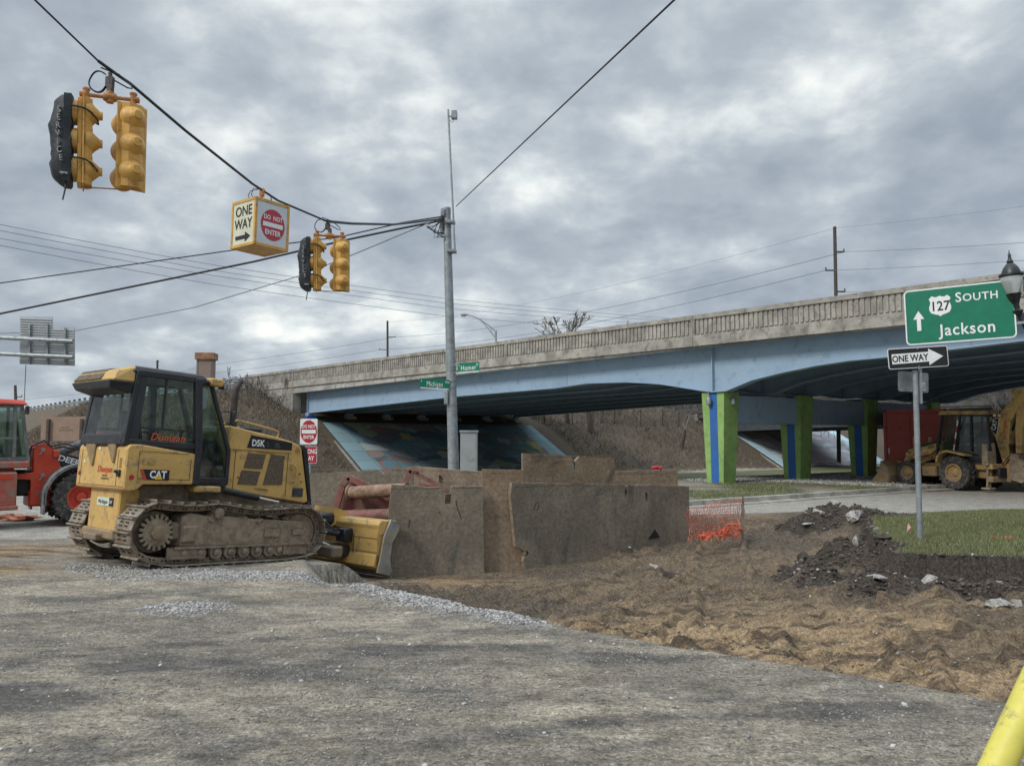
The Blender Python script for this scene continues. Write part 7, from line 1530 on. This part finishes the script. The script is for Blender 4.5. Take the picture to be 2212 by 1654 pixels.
    mb = MB(); mb.ex([(-1.55, 3.55), (-2.1, 3.6), (-2.2, 3.2), (-1.95, 2.2), (-1.85, 1.35), (-1.68, 1.35), (-1.70, 2.2), (-1.80, 3.0)], -.13, .13, bevel=.012); mb.build('dipper', YM, root)
    mb = MB(); mb.ex([(-1.62, 1.35), (-1.55, .85), (-1.60, .45), (-1.95, .35), (-2.35, .55), (-2.45, .95), (-2.35, 1.0), (-2.2, .65), (-1.95, .5), (-1.8, .6), (-1.9, 1.3)], -.32, .32); mb.ex([(-1.62, 1.3), (-1.55, .85), (-1.60, .45), (-1.95, .35), (-2.35, .55), (-2.1, 1.1)], .30, .33); mb.ex([(-1.62, 1.3), (-1.55, .85), (-1.60, .45), (-1.95, .35), (-2.35, .55), (-2.1, 1.1)], -.33, -.30); mb.build('rear_bucket', FRAMEM, root)
backhoe()
# ---------------------------------------------------------------- red wheel loader
def loader():
    th = radians(40); z0 = -.23
    root = thing('wheel_loader', 'red orange articulated wheel loader behind the bulldozer at the left edge', 'wheel loader', (-10.80, 19.07, z0), th)
    DUST = mat('dusty_grey_plastic', (.11, .12, .125), .7, var=.12, vs=3, dirt=((.22, .21, .19), .5, 4))
    for s in (-1, 1):
        wheel(root, (0, .80*s, .65), .65, .42, s, REDM, REDM, 22, .46, 'block'); wheel(root, (-2.55, .80*s, .65), .65, .42, s, REDM, REDM, 22, .46, 'block')
        mb = MB(); R = []
        for a in np.linspace(190, 68, 12):
            c, s_ = cos(radians(a)), sin(radians(a)); y0, y1 = .56*s, 1.04*s
            R.append([Vector((c*.74, y0, .65+s_*.74)), Vector((c*.74, y1, .65+s_*.74)), Vector((c*.80, y1, .65+s_*.80)), Vector((c*.80, y0, .65+s_*.80))])
        mb.loft(R); o = mb.build('fender', DUST, root)
        q = MB(); q.box((-.80, .72*s, .30), (-.75, 1.04*s, .82), .01); q.build('mud_flap', DUST, o)
    # front frame tower
    for s in (-1, 1):
        mb = MB(); mb.ex([(-.98, .48), (-.72, .50), (-.38, 1.38), (-.50, 1.72), (-.60, 1.86), (-.74, 1.93), (-.88, 1.90), (-.95, 1.75), (-.93, 1.25), (-1.25, 1.22), (-1.27, 1.10), (-.98, 1.08)], .42*s-.05, .42*s+.05, bevel=.012); o = mb.build('tower', REDM, root)
        for x, z in ((-.76, 1.78), (-.74, 1.18)): q = MB(); q.cyl((x, .42*s, z), (x, .42*s+.07*s, z), .045, 14); q.bar((x, .42*s+.055*s, z), (x-.07, .42*s+.055*s, z-.12), .07, .02); q.build('pin', GALV, o)
    mb = MB(); mb.box((-1.0, -.4, .45), (.6, .4, .85), .03); mb.box((-.25, -.62, .5), (.25, .62, .8), .04); mb.box((-.95, -.38, 1.2), (-.5, .38, 1.85), .03); mb.box((-.55, -.55, 1.60), (-.42, -.40, 1.76), .01); mb.build('front_frame', REDM, root)
    mb = MB(); mb.tube([(-1.05, -.45, 1.55), (-1.0, -.5, 1.85), (-.75, -.5, 2.0), (-.55, -.45, 1.8)], .02, 6); mb.tube([(-.6, -.3, 1.85), (-.3, -.3, 1.92), (.1, -.3, 1.8)], .02, 6); mb.tube([(-.6, -.25, 1.8), (-.3, -.25, 1.84), (.1, -.25, 1.75)], .02, 6); mb.box((-1.25, -.3, .7), (-.95, .3, 1.3), .05); mb.build('hoses', CABLE, root)
    # lift arms, black with white lettering
    for s in (-1, 1):
        mb = MB(); mb.ex([(-.50, 1.55), (-.46, 1.74), (.6, 1.42), (1.5, .75), (1.75, .42), (1.6, .35), (1.3, .65), (.5, 1.12), (-.35, 1.38)], .42*s-.16*s-.05, .42*s-.16*s+.05, bevel=.01); o = mb.build('lift_arm', BLACK, root)
    text('DEERE', .13, (-.12, -.318, 1.50), (1, 0, -.33), (.33, 0, 1), WHITE, 'lettering', root, .04, 1.15)
    mb = MB(); mb.cyl((-.45, -.02, 1.62), (.15, -.02, 1.92), .10, 18); mb.lathe((-.0, -.02, 1.85), (.6, 0, .3), [(0, .112), (.03, .112)], 18); mb.cyl((.15, -.02, 1.92), (.55, -.02, 2.05), .05); mb.build('bucket_cylinder', DUST, root)
    mb = MB(); mb.box((.45, -.12, 1.3), (.6, .12, 2.2), .02); mb.bar((.55, 0, 2.1), (1.5, 0, 1.0), .12, .1); mb.build('tilt_link', REDM, root)
    mb = MB(); prof = [(1.55, .10), (1.5, .6), (1.65, 1.0), (1.95, 1.1), (1.9, 1.04), (1.68, .94), (1.56, .6), (1.62, .16), (2.45, .04), (2.45, .0)]; mb.ex(prof, -1.1, 1.1)
    for s in (-1, 1): mb.ex([(1.55, .1), (1.5, .6), (1.65, 1.0), (1.95, 1.1), (2.45, .0)], 1.1*s, 1.07*s)
    mb.build('bucket', REDD, root)
    # cab and rear frame
    mb = MB(); mb.box((-2.65, -.72, 1.36), (-1.05, .72, 1.52), .03); mb.box((-2.9, -.55, .5), (-1.3, .55, 1.36), .04); mb.box((-1.75, -.74, .50), (-1.28, -.40, 1.28), .03); mb.box((-1.75, .40, .50), (-1.28, .74, 1.28), .03); mb.box((-1.8, -.80, .42), (-1.25, -.4, .52), .02); mb.build('rear_frame', REDD, root)
    mb = MB(); mb.box((-1.70, -.752, 1.12), (-1.35, -.742, 1.24), .004); mb.build('side_marker', REDM, root)
    mb = MB(); mb.ex([(-4.4, .8), (-2.6, .8), (-2.6, 1.75), (-4.2, 1.65), (-4.4, 1.4)], -.6, .6, bevel=.05); mb.build('engine_hood', REDM, root)
    mb = MB(); 
    for s in (-1, 1):
        for (x0, x1, w) in ((-1.07, -1.24, .06), (-1.36, -1.36, .06), (-2.5, -2.45, .08)): mb.bar((x0, .66*s, 1.5), (x1, .6*s, 2.84), w, .06)
        mb.bar((-1.07, .66*s, 1.56), (-2.5, .66*s, 1.56), .05, .12); mb.bar((-1.2, .6*s, 2.82), (-2.5, .6*s, 2.82), .05, .07); mb.bar((-1.3, .63*s, 2.05), (-2.5, .64*s, 2.05), .03, .04)
    mb.bar((-1.07, -.66, 1.56), (-1.07, .66, 1.56), .05, .12); mb.bar((-1.22, -.6, 2.82), (-1.22, .6, 2.82), .05, .07); mb.build('cab_frame', DUST, root)
    mb = MB(); mb.hull8([(-1.12, -.70, 2.82), (-2.6, -.70, 2.82), (-2.6, .70, 2.82), (-1.12, .70, 2.82), (-1.22, -.62, 2.93), (-2.5, -.64, 2.98), (-2.5, .64, 2.98), (-1.22, .62, 2.93)], .02); mb.build('roof', REDM, root)
    for s in (-1, 1):
        q = MB(); q.poly([(-1.09, .64*s, 1.6), (-2.48, .64*s, 1.6), (-2.45, .60*s, 2.8), (-1.22, .60*s, 2.8)]); q.build('window', GLASSG, root)
    q = MB(); q.poly([(-1.07, -.64, 1.6), (-1.07, .64, 1.6), (-1.23, .6, 2.8), (-1.23, -.6, 2.8)]); q.build('windscreen', GLASSG, root)
    mb = MB(); mb.box((-2.2, -.28, 1.5), (-1.75, .28, 1.95), .06); mb.box((-2.3, -.26, 1.9), (-2.15, .26, 2.55), .06); mb.build('seat', bpy.data.materials['seat_vinyl'], root)
    mb = MB(); mb.tube([(-1.45, 0, 1.5), (-1.6, 0, 1.95)], .04, 8); mb.tube([(-1.62+.04*cos(t), .19*sin(t), 2.0+.12*cos(t)) for t in np.linspace(0, 2*pi, 16)], .014, 5); mb.box((-1.2, -.1, 2.5), (-1.15, .1, 2.75), .02); mb.build('steering_wheel', BLACK, root)
    mb = MB(); mb.tube([(-1.2, -.6, 2.85), (-1.2, -.6, 3.75)], .008, 5); mb.build('antenna', BLACK, root)
    mb = MB(); mb.box((-1.18, -.72, 2.60), (-1.10, -.60, 2.80), .02); mb.build('mirror', BLACK, root)
loader()
# ---------------------------------------------------------------- red container and portable toilet
def container():
    a = D(1907, 885, 33.5); b = D(2027, 884, 33.9); H = 2.95; z = D(1907, 885, 33.5).z-H
    ax = Vector((b.x-a.x, b.y-a.y, 0)); w = 2.42; rz = radians(-33); root = thing('shipping_container', 'red shipping container with its doors closed behind the backhoe', 'container', (a.x, a.y, z), rz)
    CR = mat('container_red', (.52, .095, .07), .55, var=.08, vs=2, dirt=((.20, .05, .04), .3, 4))
    mb = MB(); L = 6.0
    mb.box((0, .05, .12), (w, L, H-.08)); mb.build('body', CR, root)
    mb = MB()
    for x in (0, w-.12): mb.box((x, -.02, 0), (x+.12, .12, H), .01)
    mb.box((.12, -.015, H-.16), (w-.12, .11, H-.005), .01); mb.box((.12, -.015, 0), (w-.12, .11, .15), .01)
    for x in (0, w-.1): mb.box((x, .12, H-.14), (x+.1, L, H)); mb.box((x, .12, 0), (x+.1, L, .14))
    for i in range(28): y = .3+i*.2; mb.box((-.015, y, .15), (.0, y+.1, H-.14)); mb.box((w, y, .15), (w+.015, y+.1, H-.14))
    mb.build('frame', CR, root)
    for x0, x1 in ((.13, w/2-.01), (w/2+.01, w-.13)):
        q = MB(); q.box((x0, -.01, .16), (x1, .05, H-.17), .012); d = q.build('door', CR, root); q = MB()
        for f in (.85,) if x0 < w/2 else (.15,): x = x0+(x1-x0)*f; q.cyl((x, -.035, .1), (x, -.035, H-.1), .018, 8)
        q.build('lock_rod', CR, d)
    q = MB(); q.box((.16, -.016, 1.05), (.22, -.011, 1.3)); q.build('sticker', WHITE, root)
    q = MB()
    for x in (.03, w-.10):
        for z_ in (H-.13, .02): q.box((x, -.035, z_), (x+.08, -.02, z_+.11), .01)
    q.build('corner_casting', BLACK, root)
container()
def container2():
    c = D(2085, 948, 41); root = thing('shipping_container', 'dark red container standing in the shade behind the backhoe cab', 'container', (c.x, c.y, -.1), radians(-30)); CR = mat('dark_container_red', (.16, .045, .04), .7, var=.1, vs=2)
    mb = MB(); mb.box((-2.2, 0, .1), (2.4, 2.4, 2.75)); 
    for i in range(22): mb.box((-2.15+i*.2, -.03, .2), (-2.05+i*.2, 0, 2.6))
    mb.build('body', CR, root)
container2()
def toilet():
    c = D(2092, 948, 31.2); root = thing('portable_toilet', 'blue portable toilet with a white roof seen through the backhoe cab', 'portable toilet', (c.x, c.y, -.05), radians(-22))
    B = mat('blue_plastic', (.03, .16, .36), .4, var=.06, vs=3); mb = MB(); mb.box((-.55, -.55, 0), (.55, .55, 1.95), .03)
    for s in np.linspace(-.45, .45, 6): mb.box((s-.03, -.57, .1), (s+.03, -.55, 1.85))
    mb.build('cabin', B, root)
    mb = MB(); mb.hull8([(-.62, -.62, 1.93), (.62, -.62, 1.93), (.62, .62, 1.93), (-.62, .62, 1.93), (-.08, -.5, 2.32), (.08, -.5, 2.32), (.08, .5, 2.32), (-.08, .5, 2.32)], .02); mb.build('roof', mat('white_plastic', (.55, .57, .58), .5, var=.05), root)
    mb = MB(); mb.ex([(.22*cos(t), 1.58+.14*sin(t)) for t in np.linspace(0, 2*pi, 20)[:-1]], -.585, -.575); mb.build('badge', WHITE, root)
    mb = MB(); mb.box((-.40, -.59, .1), (.40, -.575, 1.4), .005); mb.build('door', B, root)
toilet()
